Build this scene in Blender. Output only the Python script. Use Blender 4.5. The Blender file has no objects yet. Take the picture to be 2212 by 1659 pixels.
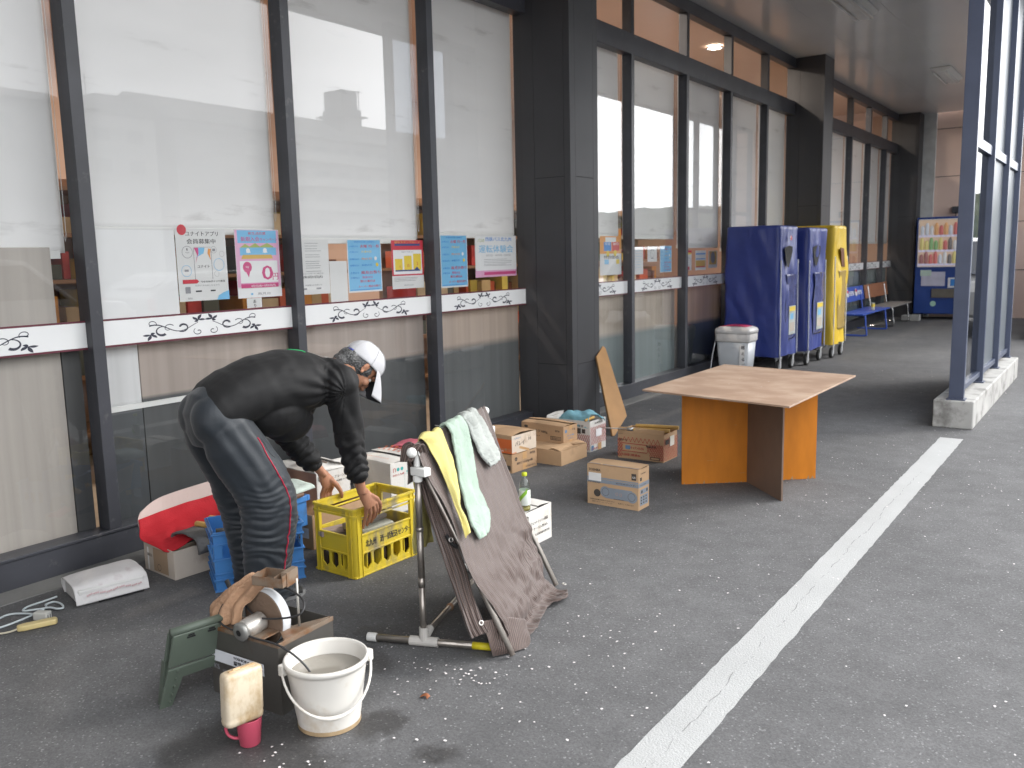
import bpy, bmesh, math, random
from mathutils import Vector, Matrix, noise, Euler
from math import sin, cos, pi, radians
random.seed(7)
SC = bpy.context.scene
COL = SC.collection
# ---------------------------------------------------------------- camera
yaw, pit, rol, FPX = radians(35.461), radians(8.386), radians(1.311), 1872.2
fw = Vector((-sin(yaw)*cos(pit), cos(yaw)*cos(pit), -sin(pit)))
rt = Vector((cos(yaw), sin(yaw), 0)); dn = fw.cross(rt)
r2 = rt*cos(rol) + dn*sin(rol); d2 = dn*cos(rol) - rt*sin(rol)
cd = bpy.data.cameras.new('camera'); cam = bpy.data.objects.new('camera', cd); COL.objects.link(cam)
cd.sensor_width = 36; cd.lens = FPX/2212*36; cd.clip_start = .05; cd.clip_end = 2000; cd.dof.use_dof = True; cd.dof.focus_distance = 4.1; cd.dof.aperture_fstop = 4.2
mw = Matrix.Identity(4)
for i in range(3):
    mw[i][0] = r2[i]; mw[i][1] = -d2[i]; mw[i][2] = -fw[i]
mw[2][3] = 1.6
cam.matrix_world = mw
SC.camera = cam
# ---------------------------------------------------------------- sky, sun, exposure
SUN_EL, SUN_AZ = radians(36), radians(42)
w = bpy.data.worlds.new('World'); SC.world = w; w.use_nodes = True
nt = w.node_tree; bg = nt.nodes['Background']
sky = nt.nodes.new('ShaderNodeTexSky'); sky.sky_type = 'NISHITA'; sky.sun_disc = False
sky.sun_elevation = SUN_EL; sky.sun_rotation = SUN_AZ; sky.dust_density = 6; sky.air_density = 1.0; sky.ozone_density = 1.0
hs = nt.nodes.new('ShaderNodeHueSaturation'); hs.inputs['Saturation'].default_value = .12
# an overcast lid: soft cloud brightness over the sky texture
tc = nt.nodes.new('ShaderNodeTexCoord'); mp = nt.nodes.new('ShaderNodeMapping'); mp.inputs['Scale'].default_value = (1.6, 1.6, 5)
nz = nt.nodes.new('ShaderNodeTexNoise'); nz.inputs['Scale'].default_value = 1.6; nz.inputs['Detail'].default_value = 5
rg = nt.nodes.new('ShaderNodeMapRange'); rg.inputs[1].default_value = .3; rg.inputs[2].default_value = .7; rg.inputs[3].default_value = .86; rg.inputs[4].default_value = 1.12
cl = nt.nodes.new('ShaderNodeMixRGB'); cl.blend_type = 'MIX'; cl.inputs[0].default_value = .72; cl.inputs[2].default_value = (19, 19.3, 19.8, 1)
mu = nt.nodes.new('ShaderNodeMixRGB'); mu.blend_type = 'MULTIPLY'; mu.inputs[0].default_value = 1
L = nt.links.new
L(sky.outputs[0], hs.inputs['Color']); L(hs.outputs[0], cl.inputs[1])
L(tc.outputs['Generated'], mp.inputs[0]); L(mp.outputs[0], nz.inputs['Vector']); L(nz.outputs[0], rg.inputs[0])
L(cl.outputs[0], mu.inputs[1]); L(rg.outputs[0], mu.inputs[2])
# thinner, brighter cloud low on the side where the sun stands
dt = nt.nodes.new('ShaderNodeVectorMath'); dt.operation = 'DOT_PRODUCT'; dt.inputs[1].default_value = Vector((.45, .87, .22)).normalized()
nm = nt.nodes.new('ShaderNodeVectorMath'); nm.operation = 'NORMALIZE'; L(tc.outputs['Generated'], nm.inputs[0]); L(nm.outputs[0], dt.inputs[0])
gw = nt.nodes.new('ShaderNodeMapRange'); gw.interpolation_type = 'SMOOTHSTEP'; gw.inputs[1].default_value = .90; gw.inputs[2].default_value = 1; gw.inputs[3].default_value = 1; gw.inputs[4].default_value = 2.2; L(dt.outputs['Value'], gw.inputs[0])
m3 = nt.nodes.new('ShaderNodeMixRGB'); m3.blend_type = 'MULTIPLY'; m3.inputs[0].default_value = 1; L(mu.outputs[0], m3.inputs[1]); L(gw.outputs[0], m3.inputs[2]); L(m3.outputs[0], bg.inputs['Color'])
bg.inputs['Strength'].default_value = .125
sd = bpy.data.lights.new('sun', 'SUN'); sd.energy = .9; sd.angle = radians(14); sd.color = (1, .96, .9)
so = bpy.data.objects.new('sun', sd); COL.objects.link(so)
# sun over the car park, high and ahead to the right, so soft shade falls towards the shop
sdir = Vector((cos(SUN_EL)*sin(SUN_AZ), cos(SUN_EL)*cos(SUN_AZ), sin(SUN_EL)))
so.rotation_euler = (-sdir).to_track_quat('-Z', 'Y').to_euler(); so.location = (6, 4, 12)
vs = SC.view_settings; vs.view_transform = 'Standard'; vs.look = 'None'; vs.exposure = 0.85; vs.gamma = 1
SC.cycles.max_bounces = 10; SC.cycles.transparent_max_bounces = 24
SC.cycles.caustics_reflective = False; SC.cycles.caustics_refractive = False
# ---------------------------------------------------------------- helpers
class MB:
    def __init__(s): s.v = []; s.f = []; s.m = []
    def add(s, vs_, fs, mi=0, M=None):
        b = len(s.v)
        for p in vs_:
            p = Vector(p); s.v.append(M @ p if M else p)
        for f in fs: s.f.append([b+i for i in f]); s.m.append(mi)
    def box(s, x0, x1, y0, y1, z0, z1, mi=0, M=None):
        x0, x1 = min(x0, x1), max(x0, x1); y0, y1 = min(y0, y1), max(y0, y1); z0, z1 = min(z0, z1), max(z0, z1)
        s.add([(x0,y0,z0),(x1,y0,z0),(x1,y1,z0),(x0,y1,z0),(x0,y0,z1),(x1,y0,z1),(x1,y1,z1),(x0,y1,z1)],
              [(0,3,2,1),(4,5,6,7),(0,1,5,4),(1,2,6,5),(2,3,7,6),(3,0,4,7)], mi, M); return s
    def poly(s, pts, mi=0, M=None): s.add(pts, [list(range(len(pts)))], mi, M); return s
    def prism(s, pts, dv, mi=0, M=None):
        n = len(pts); dv = Vector(dv); a = [Vector(p) for p in pts]; b = [p+dv for p in a]
        s.add(a+b, [list(range(n))[::-1], list(range(n, 2*n))] + [(i, (i+1) % n, n+(i+1) % n, n+i) for i in range(n)], mi, M); return s
    def tube(s, pts, r, mi=0, n=8, M=None, closed=False):
        P = [Vector(p) for p in pts]; R = r if isinstance(r, (list, tuple)) else [r]*len(P)
        up = None; vs_ = []; fs = []; K = len(P)
        for i, p in enumerate(P):
            if closed: t = P[(i+1) % K]-P[i-1]
            else: t = P[min(i+1, K-1)]-P[max(i-1, 0)]
            t.normalize()
            if up is None:
                up = t.orthogonal().normalized()
            else:
                up = (up - t*up.dot(t))
                up = up.normalized() if up.length > 1e-6 else t.orthogonal().normalized()
            b = t.cross(up)
            for k in range(n):
                a = 2*pi*k/n; vs_.append(p+(up*cos(a)+b*sin(a))*R[i])
        for i in range(K if closed else K-1):
            j = (i+1) % K
            for k in range(n): fs.append((i*n+k, i*n+(k+1) % n, j*n+(k+1) % n, j*n+k))
        if not closed: fs += [list(range(n))[::-1], [(K-1)*n+k for k in range(n)]]
        s.add(vs_, fs, mi, M); return s
    def lathe(s, prof, mi=0, n=32, M=None, c=(0,0,0), cap=True):
        vs_ = []; fs = []
        for r, z in prof:
            for k in range(n):
                a = 2*pi*k/n; vs_.append((c[0]+r*cos(a), c[1]+r*sin(a), c[2]+z))
        for i in range(len(prof)-1):
            for k in range(n): fs.append((i*n+k, i*n+(k+1) % n, (i+1)*n+(k+1) % n, (i+1)*n+k))
        if cap:
            if prof[0][0] > 1e-5: fs.append(list(range(n))[::-1])
            if prof[-1][0] > 1e-5: fs.append([(len(prof)-1)*n+k for k in range(n)])
        s.add(vs_, fs, mi, M); return s
    def ell(s, c, r, mi=0, M=None, rot=None, n=16, m=10):
        vs_ = []; fs = []; c = Vector(c); R = rot or Matrix.Identity(3)
        for i in range(m+1):
            t = pi*i/m
            for k in range(n):
                a = 2*pi*k/n; vs_.append(c+R @ Vector((r[0]*sin(t)*cos(a), r[1]*sin(t)*sin(a), r[2]*cos(t))))
        for i in range(m):
            for k in range(n): fs.append((i*n+k, (i+1)*n+k, (i+1)*n+(k+1) % n, i*n+(k+1) % n))
        s.add(vs_, fs, mi, M); return s
    def ring(s, c, xd, yd, r0, r1, mi=0, n=24, a0=0, a1=2*pi):
        c = Vector(c); xd = Vector(xd); yd = Vector(yd)
        for k in range(n):
            a = a0+(a1-a0)*k/n; b = a0+(a1-a0)*(k+1)/n
            s.poly([c+(xd*cos(q)+yd*sin(q))*r for q, r in ((a, r0), (a, r1), (b, r1), (b, r0))], mi)
        return s
    def disc(s, c, xd, yd, rx, ry=None, mi=0, n=20):
        ry = ry or rx; c = Vector(c); xd = Vector(xd); yd = Vector(yd)
        s.poly([c+xd*rx*cos(2*pi*k/n)+yd*ry*sin(2*pi*k/n) for k in range(n)], mi); return s
    def text(s, t, size, o, xd, yd, mi=0, al='L', wid=None, bold=0):
        vs_, fs, W_, H_ = glyphs(t)
        sx = size if wid is None else wid/max(W_, 1e-6)
        dx = {'L': 0, 'C': -W_*sx/2, 'R': -W_*sx}[al]
        o = Vector(o); xd = Vector(xd); yd = Vector(yd)
        nn = xd.cross(yd)
        for q_, bx in enumerate([0] if not bold else [0, bold*size, -bold*size]):
            s.add([o+nn*(.00004*q_)+xd*(x*sx+dx+bx)+yd*y*size for x, y in vs_], fs, mi)
        return s
    def rows(s, rws, nu=24, nv=24, mi=0, disp=None, th=0):
        # smooth sheet through several rows of control points
        def rs(P, n):
            P = [Vector(p) for p in P]; L_ = [0]
            for a, b in zip(P, P[1:]): L_.append(L_[-1]+(b-a).length)
            out = []
            for k in range(n+1):
                t = L_[-1]*k/n; i = 0
                while i < len(P)-2 and L_[i+1] < t: i += 1
                q = (t-L_[i])/max(L_[i+1]-L_[i], 1e-9)
                p0, p1, p2, p3 = P[max(i-1, 0)], P[i], P[i+1], P[min(i+2, len(P)-1)]
                out.append(cr(p0, p1, p2, p3, q))
            return out
        def cr(p0, p1, p2, p3, q):
            return .5*((2*p1)+(p2-p0)*q+(2*p0-5*p1+4*p2-p3)*q*q+(3*p1-p0-3*p2+p3)*q*q*q)
        G = [rs(r, nu) for r in rws]
        K = len(G); pts = []
        for j in range(nv+1):
            t = (K-1)*j/nv; i = min(int(t), K-2); q = t-i
            pts.append([cr(G[max(i-1, 0)][k], G[i][k], G[i+1][k], G[min(i+2, K-1)][k], q) for k in range(nu+1)])
        if disp:
            N = [[None]*(nu+1) for _ in range(nv+1)]
            for j in range(nv+1):
                for k in range(nu+1):
                    du = pts[j][min(k+1, nu)]-pts[j][max(k-1, 0)]; dv_ = pts[min(j+1, nv)][k]-pts[max(j-1, 0)][k]
                    n_ = du.cross(dv_); N[j][k] = n_.normalized() if n_.length > 1e-9 else Vector((0, 0, 1))
            pts = [[pts[j][k]+N[j][k]*disp(k/nu, j/nv, pts[j][k]) for k in range(nu+1)] for j in range(nv+1)]
        vs_ = [p for r in pts for p in r]; W_ = nu+1
        s.add(vs_, [(j*W_+k, j*W_+k+1, (j+1)*W_+k+1, (j+1)*W_+k) for j in range(nv) for k in range(nu)], mi); return s
    def build(s, name, mats, parent=None, smooth=False, bevel=0, solid=0, seg=2, sub=0, solid_off=0):
        me = bpy.data.meshes.new(name); me.from_pydata([tuple(p) for p in s.v], [], s.f)
        for m in (mats if isinstance(mats, (list, tuple)) else [mats]): me.materials.append(m)
        for p, mi in zip(me.polygons, s.m): p.material_index = mi; p.use_smooth = smooth
        me.update()
        o = bpy.data.objects.new(name, me); COL.objects.link(o)
        if parent: o.parent = parent
        if solid:
            md = o.modifiers.new('solid', 'SOLIDIFY'); md.thickness = solid; md.offset = solid_off
        if sub:
            md = o.modifiers.new('sub', 'SUBSURF'); md.levels = sub; md.render_levels = sub
        if bevel:
            md = o.modifiers.new('bevel', 'BEVEL'); md.width = bevel; md.segments = seg; md.limit_method = 'ANGLE'
            md.angle_limit = radians(40)
        return o
_G = {}
def glyphs(t):
    if t in _G: return _G[t]
    cu = bpy.data.curves.new('lettering', 'FONT'); cu.body = t; cu.size = 1; cu.resolution_u = 2
    o = bpy.data.objects.new('lettering', cu); COL.objects.link(o)
    dg = bpy.context.evaluated_depsgraph_get(); dg.update()
    m = o.evaluated_get(dg).to_mesh()
    vs_ = [(v.co.x, v.co.y) for v in m.vertices]; fs = [list(p.vertices) for p in m.polygons]
    o.evaluated_get(dg).to_mesh_clear(); COL.objects.unlink(o); bpy.data.objects.remove(o); bpy.data.curves.remove(cu)
    W_ = max([v[0] for v in vs_] or [1]); H_ = max([v[1] for v in vs_] or [1])
    _G[t] = (vs_, fs, W_, H_); return _G[t]
def remesh(mb, name, mats, voxel, smooth_it, parent=None, sfac=.5):
    me = bpy.data.meshes.new(name+'_src'); me.from_pydata([tuple(p) for p in mb.v], [], mb.f); me.update()
    bm = bmesh.new(); bm.from_mesh(me); bmesh.ops.recalc_face_normals(bm, faces=bm.faces); bm.to_mesh(me); bm.free()
    t = bpy.data.objects.new(name+'_src', me); COL.objects.link(t)
    r = t.modifiers.new('r', 'REMESH'); r.mode = 'VOXEL'; r.voxel_size = voxel; r.use_smooth_shade = True
    if smooth_it:
        sm = t.modifiers.new('s', 'SMOOTH'); sm.iterations = smooth_it; sm.factor = sfac
    dg = bpy.context.evaluated_depsgraph_get(); dg.update()
    m2 = bpy.data.meshes.new_from_object(t.evaluated_get(dg)); m2.name = name
    bpy.data.objects.remove(t); bpy.data.meshes.remove(me)
    for p in m2.polygons: p.use_smooth = True; p.material_index = 0
    m2.materials.clear()
    for m in (mats if isinstance(mats, (list, tuple)) else [mats]): m2.materials.append(m)
    o = bpy.data.objects.new(name, m2); COL.objects.link(o)
    if parent: o.parent = parent
    return o
def tag(o, label=None, cat=None, group=None, kind=None):
    if label: o['label'] = label
    if cat: o['category'] = cat
    if group: o['group'] = group
    if kind: o['kind'] = kind
    return o
def thing(name, label, cat, loc=(0,0,0), rz=0, group=None):
    o = bpy.data.objects.new(name, None); COL.objects.link(o); o.empty_display_size = .1
    o.location = loc; o.rotation_euler = (0, 0, rz); return tag(o, label, cat, group)
def copy_tree(o, parent=None):
    c = o.copy(); COL.objects.link(c)
    if parent: c.parent = parent
    for ch in [x for x in bpy.data.objects if x.parent == o]: copy_tree(ch, c)
    return c
# ---------------------------------------------------------------- materials
def new_mat(name):
    m = bpy.data.materials.new(name); m.use_nodes = True; n = m.node_tree
    return m, n, n.nodes['Principled BSDF']
def srgb(r, g, b):
    f = lambda c: (c/255/12.92) if c <= 10 else ((c/255+.055)/1.055)**2.4
    return (f(r), f(g), f(b), 1)
def mat(name, col, rough=.6, metal=0, var=.12, vs=6, bump=0, bs=60, spec=.5, stain=None, ss=3, st=(.5, .68), coat=0, stretch=(1,1,1), fine=0):
    """painted, plastic, paper or wood surface with soft tonal variation, optional stains of their own shape and bump"""
    m, n, b = new_mat(name); N = n.nodes; K = n.links.new
    if len(col) == 3: col = (*col, 1)
    tc = N.new('ShaderNodeTexCoord'); mp = N.new('ShaderNodeMapping'); mp.inputs['Scale'].default_value = stretch
    K(tc.outputs['Object'], mp.inputs[0])
    nz = N.new('ShaderNodeTexNoise'); nz.inputs['Scale'].default_value = vs; nz.inputs['Detail'].default_value = 6; K(mp.outputs[0], nz.inputs['Vector'])
    rg = N.new('ShaderNodeMapRange'); rg.inputs[1].default_value = .3; rg.inputs[2].default_value = .7
    rg.inputs[3].default_value = 1-var; rg.inputs[4].default_value = 1+var; K(nz.outputs[0], rg.inputs[0])
    mx = N.new('ShaderNodeMixRGB'); mx.blend_type = 'MULTIPLY'; mx.inputs[0].default_value = 1; mx.inputs[1].default_value = col; K(rg.outputs[0], mx.inputs[2])
    out = mx.outputs[0]
    if stain:
        n2 = N.new('ShaderNodeTexNoise'); n2.inputs['Scale'].default_value = ss; n2.inputs['Detail'].default_value = 8; n2.inputs['Roughness'].default_value = .65; K(mp.outputs[0], n2.inputs['Vector'])
        r2_ = N.new('ShaderNodeMapRange'); r2_.inputs[1].default_value = st[0]; r2_.inputs[2].default_value = st[1]; K(n2.outputs[0], r2_.inputs[0])
        m2 = N.new('ShaderNodeMixRGB'); m2.inputs[2].default_value = stain if len(stain) == 4 else (*stain, 1); K(r2_.outputs[0], m2.inputs[0]); K(out, m2.inputs[1]); out = m2.outputs[0]
    K(out, b.inputs['Base Color'])
    b.inputs['Roughness'].default_value = rough; b.inputs['Metallic'].default_value = metal; b.inputs['Specular IOR Level'].default_value = spec
    b.inputs['Coat Weight'].default_value = coat
    if bump:
        n3 = N.new('ShaderNodeTexNoise'); n3.inputs['Scale'].default_value = bs; n3.inputs['Detail'].default_value = 4; K(mp.outputs[0], n3.inputs['Vector'])
        bp = N.new('ShaderNodeBump'); bp.inputs['Strength'].default_value = bump; bp.inputs['Distance'].default_value = .01; K(n3.outputs[0], bp.inputs['Height']); K(bp.outputs[0], b.inputs['Normal'])
    return m
def emis(name, col, st):
    m, n, b = new_mat(name); b.inputs['Base Color'].default_value = (*col, 1); b.inputs['Emission Color'].default_value = (*col, 1); b.inputs['Emission Strength'].default_value = st; return m
def asphalt():
    m, n, b = new_mat('asphalt'); N = n.nodes; K = n.links.new
    tc = N.new('ShaderNodeTexCoord')
    def noise_(sc, det=4, ro=.5):
        a = N.new('ShaderNodeTexNoise'); a.inputs['Scale'].default_value = sc; a.inputs['Detail'].default_value = det; a.inputs['Roughness'].default_value = ro; K(tc.outputs['Object'], a.inputs['Vector']); return a.outputs[0]
    def mr(x, a, b_, c, d):
        q = N.new('ShaderNodeMapRange'); K(x, q.inputs[0])
        for i, v in enumerate((a, b_, c, d)): q.inputs[i+1].default_value = v
        return q.outputs[0]
    def mul(a, b_):
        q = N.new('ShaderNodeMath'); q.operation = 'MULTIPLY'; K(a, q.inputs[0]); K(b_, q.inputs[1]); return q.outputs[0]
    def add_(a, b_):
        q = N.new('ShaderNodeMath'); q.operation = 'ADD'; K(a, q.inputs[0]); K(b_, q.inputs[1]); return q.outputs[0]
    big = mr(noise_(.7, 7, .62), .3, .7, .80, 1.16); mid = mr(noise_(7, 4), .35, .65, .92, 1.08)
    vo = N.new('ShaderNodeTexVoronoi'); vo.inputs['Scale'].default_value = 170; K(tc.outputs['Object'], vo.inputs['Vector'])
    sep = N.new('ShaderNodeSeparateColor'); K(vo.outputs['Color'], sep.inputs[0])
    grain = mr(sep.outputs[0], 0, 1, .82, 1.18)
    peb = mr(sep.outputs[1], .97, .98, 0, .10)
    g = mul(mul(big, mid), grain)
    base = N.new('ShaderNodeMixRGB'); base.blend_type = 'MULTIPLY'; base.inputs[0].default_value = 1; base.inputs[1].default_value = (.110, .110, .113, 1); K(g, base.inputs[2])
    ad = N.new('ShaderNodeMixRGB'); ad.blend_type = 'ADD'; ad.inputs[0].default_value = 1; K(base.outputs[0], ad.inputs[1]); K(peb, ad.inputs[2])
    # water spilled round the grinder: blotches with a ragged edge of their own
    geo = N.new('ShaderNodeNewGeometry'); wet = None
    wob = noise_(5.5, 5, .6)
    for (x, y, r) in WET:
        d = N.new('ShaderNodeVectorMath'); d.operation = 'DISTANCE'; K(geo.outputs['Position'], d.inputs[0]); d.inputs[1].default_value = (x, y, 0)
        q = N.new('ShaderNodeMath'); q.operation = 'MULTIPLY_ADD'; K(wob, q.inputs[0]); q.inputs[1].default_value = .42; K(d.outputs['Value'], q.inputs[2])
        e = mr(q.outputs[0], r+.165, r+.235, 1, 0)
        if wet is None: wet = e
        else:
            mm = N.new('ShaderNodeMath'); mm.operation = 'MAXIMUM'; K(wet, mm.inputs[0]); K(e, mm.inputs[1]); wet = mm.outputs[0]
    dk = N.new('ShaderNodeMixRGB'); dk.blend_type = 'MULTIPLY'; K(wet, dk.inputs[0]); K(ad.outputs[0], dk.inputs[1]); dk.inputs[2].default_value = (.56, .55, .54, 1)
    K(dk.outputs[0], b.inputs['Base Color'])
    K(mr(wet, 0, 1, .86, .5), b.inputs['Roughness']); b.inputs['Specular IOR Level'].default_value = .3
    bp = N.new('ShaderNodeBump'); bp.inputs['Strength'].default_value = .4; bp.inputs['Distance'].default_value = .003
    K(add_(sep.outputs[0], noise_(60, 3)), bp.inputs['Height']); K(bp.outputs[0], b.inputs['Normal'])
    return m
WET = [(-2.30, 1.60, .26), (-2.16, 1.66, .20), (-2.38, 1.62, .10), (-2.02, 2.02, .12), (-2.45, 2.35, .12), (-2.02, 1.72, .06), (-1.72, 2.0, .07), (-1.95, 1.5, .03), (-2.2, 1.47, .02), (-2.55, 2.55, .06), (-1.02, 1.95, .03), (-1.82, 1.66, .03)]
def glass_mat(name, tint=(.955, .962, .962), rough=0., boost=.76):
    m, n, b = new_mat(name); N = n.nodes; K = n.links.new; N.remove(b)
    geo = N.new('ShaderNodeNewGeometry')
    ior = N.new('ShaderNodeMapRange'); ior.inputs[3].default_value = 1.5; ior.inputs[4].default_value = 1/1.5; K(geo.outputs['Backfacing'], ior.inputs[0])
    fr = N.new('ShaderNodeFresnel'); K(ior.outputs[0], fr.inputs['IOR'])
    # both faces of the pane reflect: 2R/(1+R)
    a = N.new('ShaderNodeMath'); a.operation = 'MULTIPLY'; a.inputs[1].default_value = 2*boost; K(fr.outputs[0], a.inputs[0])
    c_ = N.new('ShaderNodeMath'); c_.operation = 'ADD'; c_.inputs[1].default_value = 1; K(fr.outputs[0], c_.inputs[0])
    d = N.new('ShaderNodeMath'); d.operation = 'DIVIDE'; d.use_clamp = True; K(a.outputs[0], d.inputs[0]); K(c_.outputs[0], d.inputs[1])
    tr = N.new('ShaderNodeBsdfTransparent'); tr.inputs[0].default_value = (*tint, 1)
    gl = N.new('ShaderNodeBsdfGlossy'); gl.inputs['Roughness'].default_value = rough
    mx = N.new('ShaderNodeMixShader'); K(d.outputs[0], mx.inputs[0]); K(tr.outputs[0], mx.inputs[1]); K(gl.outputs[0], mx.inputs[2])
    K(mx.outputs[0], N['Material Output'].inputs[0]); return m
M = {}
M['asphalt'] = asphalt()
M['line'] = mat('road_paint', (.37, .377, .377), .7, var=.05, vs=3, bump=.5, bs=160, stain=(.42, .42, .42), ss=26, st=(.58, .78))
M['frame'] = mat('dark_window_frame', (.048, .050, .060), .42, var=.2, vs=3, stain=(.13, .13, .13), ss=11, st=(.60, .76))
M['column'] = mat('dark_column_panel', (.043, .043, .047), .5, var=.12, vs=2, stain=(.25, .25, .25), ss=30, st=(.74, .78))
M['groove'] = mat('groove', (.008, .008, .009), .8)
M['glass'] = glass_mat('window_glass')
M['concrete'] = mat('kerb_concrete', (.36, .355, .34), .9, var=.15, vs=5, bump=.4, bs=90, stain=(.16, .155, .145), ss=4, st=(.52, .68))
M['gutter'] = mat('gutter_concrete', (.17, .17, .165), .9, var=.14, vs=4, bump=.3, bs=120)
M['soffit'] = mat('soffit_panel', (.70, .70, .69), .17, var=.04, vs=.8, spec=.6)
M['navy'] = mat('navy_steel_post', (.055, .068, .11), .35, var=.08)
M['peach'] = mat('peach_wall', (.50, .36, .29), .8, var=.05, vs=1)
M['white'] = mat('white_plastic', (.72, .72, .70), .4, var=.04)
def blind_mat():
    m = mat('roller_blind', (.92, .92, .92), .85, var=.03, vs=2, stain=(.46, .45, .44), ss=2.2, st=(.60, .8), stretch=(1, .5, 2.5)); n = m.node_tree; N = n.nodes; b = N['Principled BSDF']
    tr = N.new('ShaderNodeBsdfTranslucent'); tr.inputs[0].default_value = (.75, .75, .75, 1); mx = N.new('ShaderNodeMixShader'); mx.inputs[0].default_value = .22
    n.links.new(b.outputs[0], mx.inputs[1]); n.links.new(tr.outputs[0], mx.inputs[2]); n.links.new(mx.outputs[0], N['Material Output'].inputs[0]); return m
M['blind'] = blind_mat()
# ================================================================ THE SETTING
XF, XG = -4.464, -4.52
g = MB(); g.box(-220, 320, -150, 420, -.5, 0); tag(g.build('ground', M['asphalt']), kind='structure')
g = MB()
# white bay line with crumbling edges, 4 mm of paint
random.seed(3)
lx, rx = [], []
for i in range(121):
    y = 1.2+(7.94-1.2)*i/120
    lx.append((-1.222+random.uniform(-.003, .003), y, .004)); rx.append((-1.046+random.uniform(-.003, .003), y, .004))
for i in range(120): g.poly([lx[i], rx[i], rx[i+1], lx[i+1]])
tag(g.build('parking_line', M['line']), kind='structure')
g = MB(); g.poly([(-1.222, -3, .004), (-1.046, -3, .004), (-1.046, 1.2, .004), (-1.222, 1.2, .004)]); 
for y in (14.2, 17.0, -2.0): g.poly([(.6, y, .004), (5.6, y, .004), (5.6, y+.15, .004), (.6, y+.15, .004)])
tag(g.build('parking_line', M['line']), kind='structure')
# hairline crack down the paint
g = MB(); x = -1.134; y = 2.0
while y < 6.6:
    x2 = x+random.uniform(-.008, .008); x2 += (-1.134-x2)*.15; y2 = y+random.uniform(.015, .04)
    if random.random() < .62: wd = random.uniform(.0004, .0013); g.poly([(x-wd, y, .0052), (x+wd, y, .0052), (x2+wd, y2, .0052), (x2-wd, y2, .0052)])
    x, y = x2, y2
tag(g.build('paint_crack', mat('crack_grey', (.13, .13, .13), .9)), kind='structure')
g = MB(); g.box(XF+.003, -4.29, -4, 21.9, 0, .006); tag(g.build('gutter', M['gutter']), kind='structure')
# canopy: soffit, fascia
g = MB(); g.box(-4.60, -.86, -9, 21.9, 4.55, 4.75);  # unseen stretch behind the camera lengthened to darken ground near the wall
g.box(-.86, -.74, -9, 21.9, 4.52, 4.95)
cp = g.build('canopy', [M['soffit']]); tag(cp, 'grey canopy roof with glossy ceiling panels over the shop front walkway', 'canopy')
g = MB()
for x in (-3.6, -2.7, -1.8): g.box(x, x+.003, -5, 21.8, 4.5475, 4.5490)
g.build('panel_joint', mat('soffit_joint', (.5, .5, .49), .4), cp)
for i, (x, y) in enumerate(((-2.95, 11.4), (-2.8, 17.0))):
    t = thing('ceiling_light', ['unlit tube light on the canopy ceiling nearest the camera', 'unlit tube light on the canopy ceiling nearest the far pink wall'][i], 'ceiling light', (x, y, 4.545), 0, 'tube lights under the canopy')
    b = MB(); b.box(-.16, .16, -.62, .62, -.02, 0); b.prism([(-.16, -.62, -.02), (.16, -.62, -.02), (.05, -.62, -.09), (-.05, -.62, -.09)], (0, 1.24, 0)); b.build('housing', M['white'], t, bevel=.004)
    for s_ in (-1, 1):
        b = MB(); b.tube([(s_*.10, -.58, -.085), (s_*.10, .58, -.085)], .016, n=10); b.build('tube_lamp', M['white'], t, smooth=True)
# ---- shop front: a window wall, a thing of its own with frame, mullions and panes as parts
WW = thing('glass_facade', 'dark framed glass shop front along the walkway with white blinds', 'shop front', (XF, 0, 0))
def wb(x0, x1, y0, y1, z0, z1, name, m, **k):
    b = MB(); b.box(x0-XF, x1-XF, y0, y1, z0, z1); return b.build(name, m, WW, **k)
wb(XG-.06, XF, -3.4, 21.5, 0, .15, 'sill', M['frame'], bevel=.003)
wb(XG-.06, XF+.012, -3.4, 21.5, .152, .168, 'sill_cap', M['frame'], bevel=.003)
wb(XG-.06, XF, -3.4, 21.5, 3.69, 3.90, 'transom', M['frame'], bevel=.004)
wb(XG-.06, XF, -3.4, 21.5, 4.40, 4.548, 'head_frame', M['frame'], bevel=.004)
MUL = [-1.74, -.33, 1.075, 2.48, 3.88, 5.29, 7.2, 8.61, 10.03, 11.44, 12.85, 16.1, 17.56, 18.98, 20.38]
COLS = [(6.59, 7.07), (14.1, 14.6), (21.45, 21.95)]
for y in MUL:
    wb(XG-.05, XF+.004, y-.035, y+.035, .168, 3.69, 'mullion', M['frame'], bevel=.003)
    wb(XG-.05, XF+.003, y-.035, y+.035, 3.90, 4.40, 'mullion', M['frame'], bevel=.003)
edges = sorted(MUL+[c for p in COLS for c in p]); PANES = []
for a, b_ in zip(edges, edges[1:]):
    if any(abs(a-c[0]) < .01 for c in COLS): continue
    if b_-a < .2: continue
    y0 = a+(.035 if a in MUL else 0); y1 = b_-(.035 if b_ in MUL else 0); PANES.append((y0, y1))
PANES[0:0] = [(-3.4, MUL[0]-.035)]
for y0, y1 in PANES:
    for z0, z1 in ((.168, 3.69), (3.90, 4.40)):
        b = MB(); b.poly([(XG-XF, y0-.01, z0-.01), (XG-XF, y1+.01, z0-.01), (XG-XF, y1+.01, z1+.01), (XG-XF, y0-.01, z1+.01)]); b.build('pane', M['glass'], WW)
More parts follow.
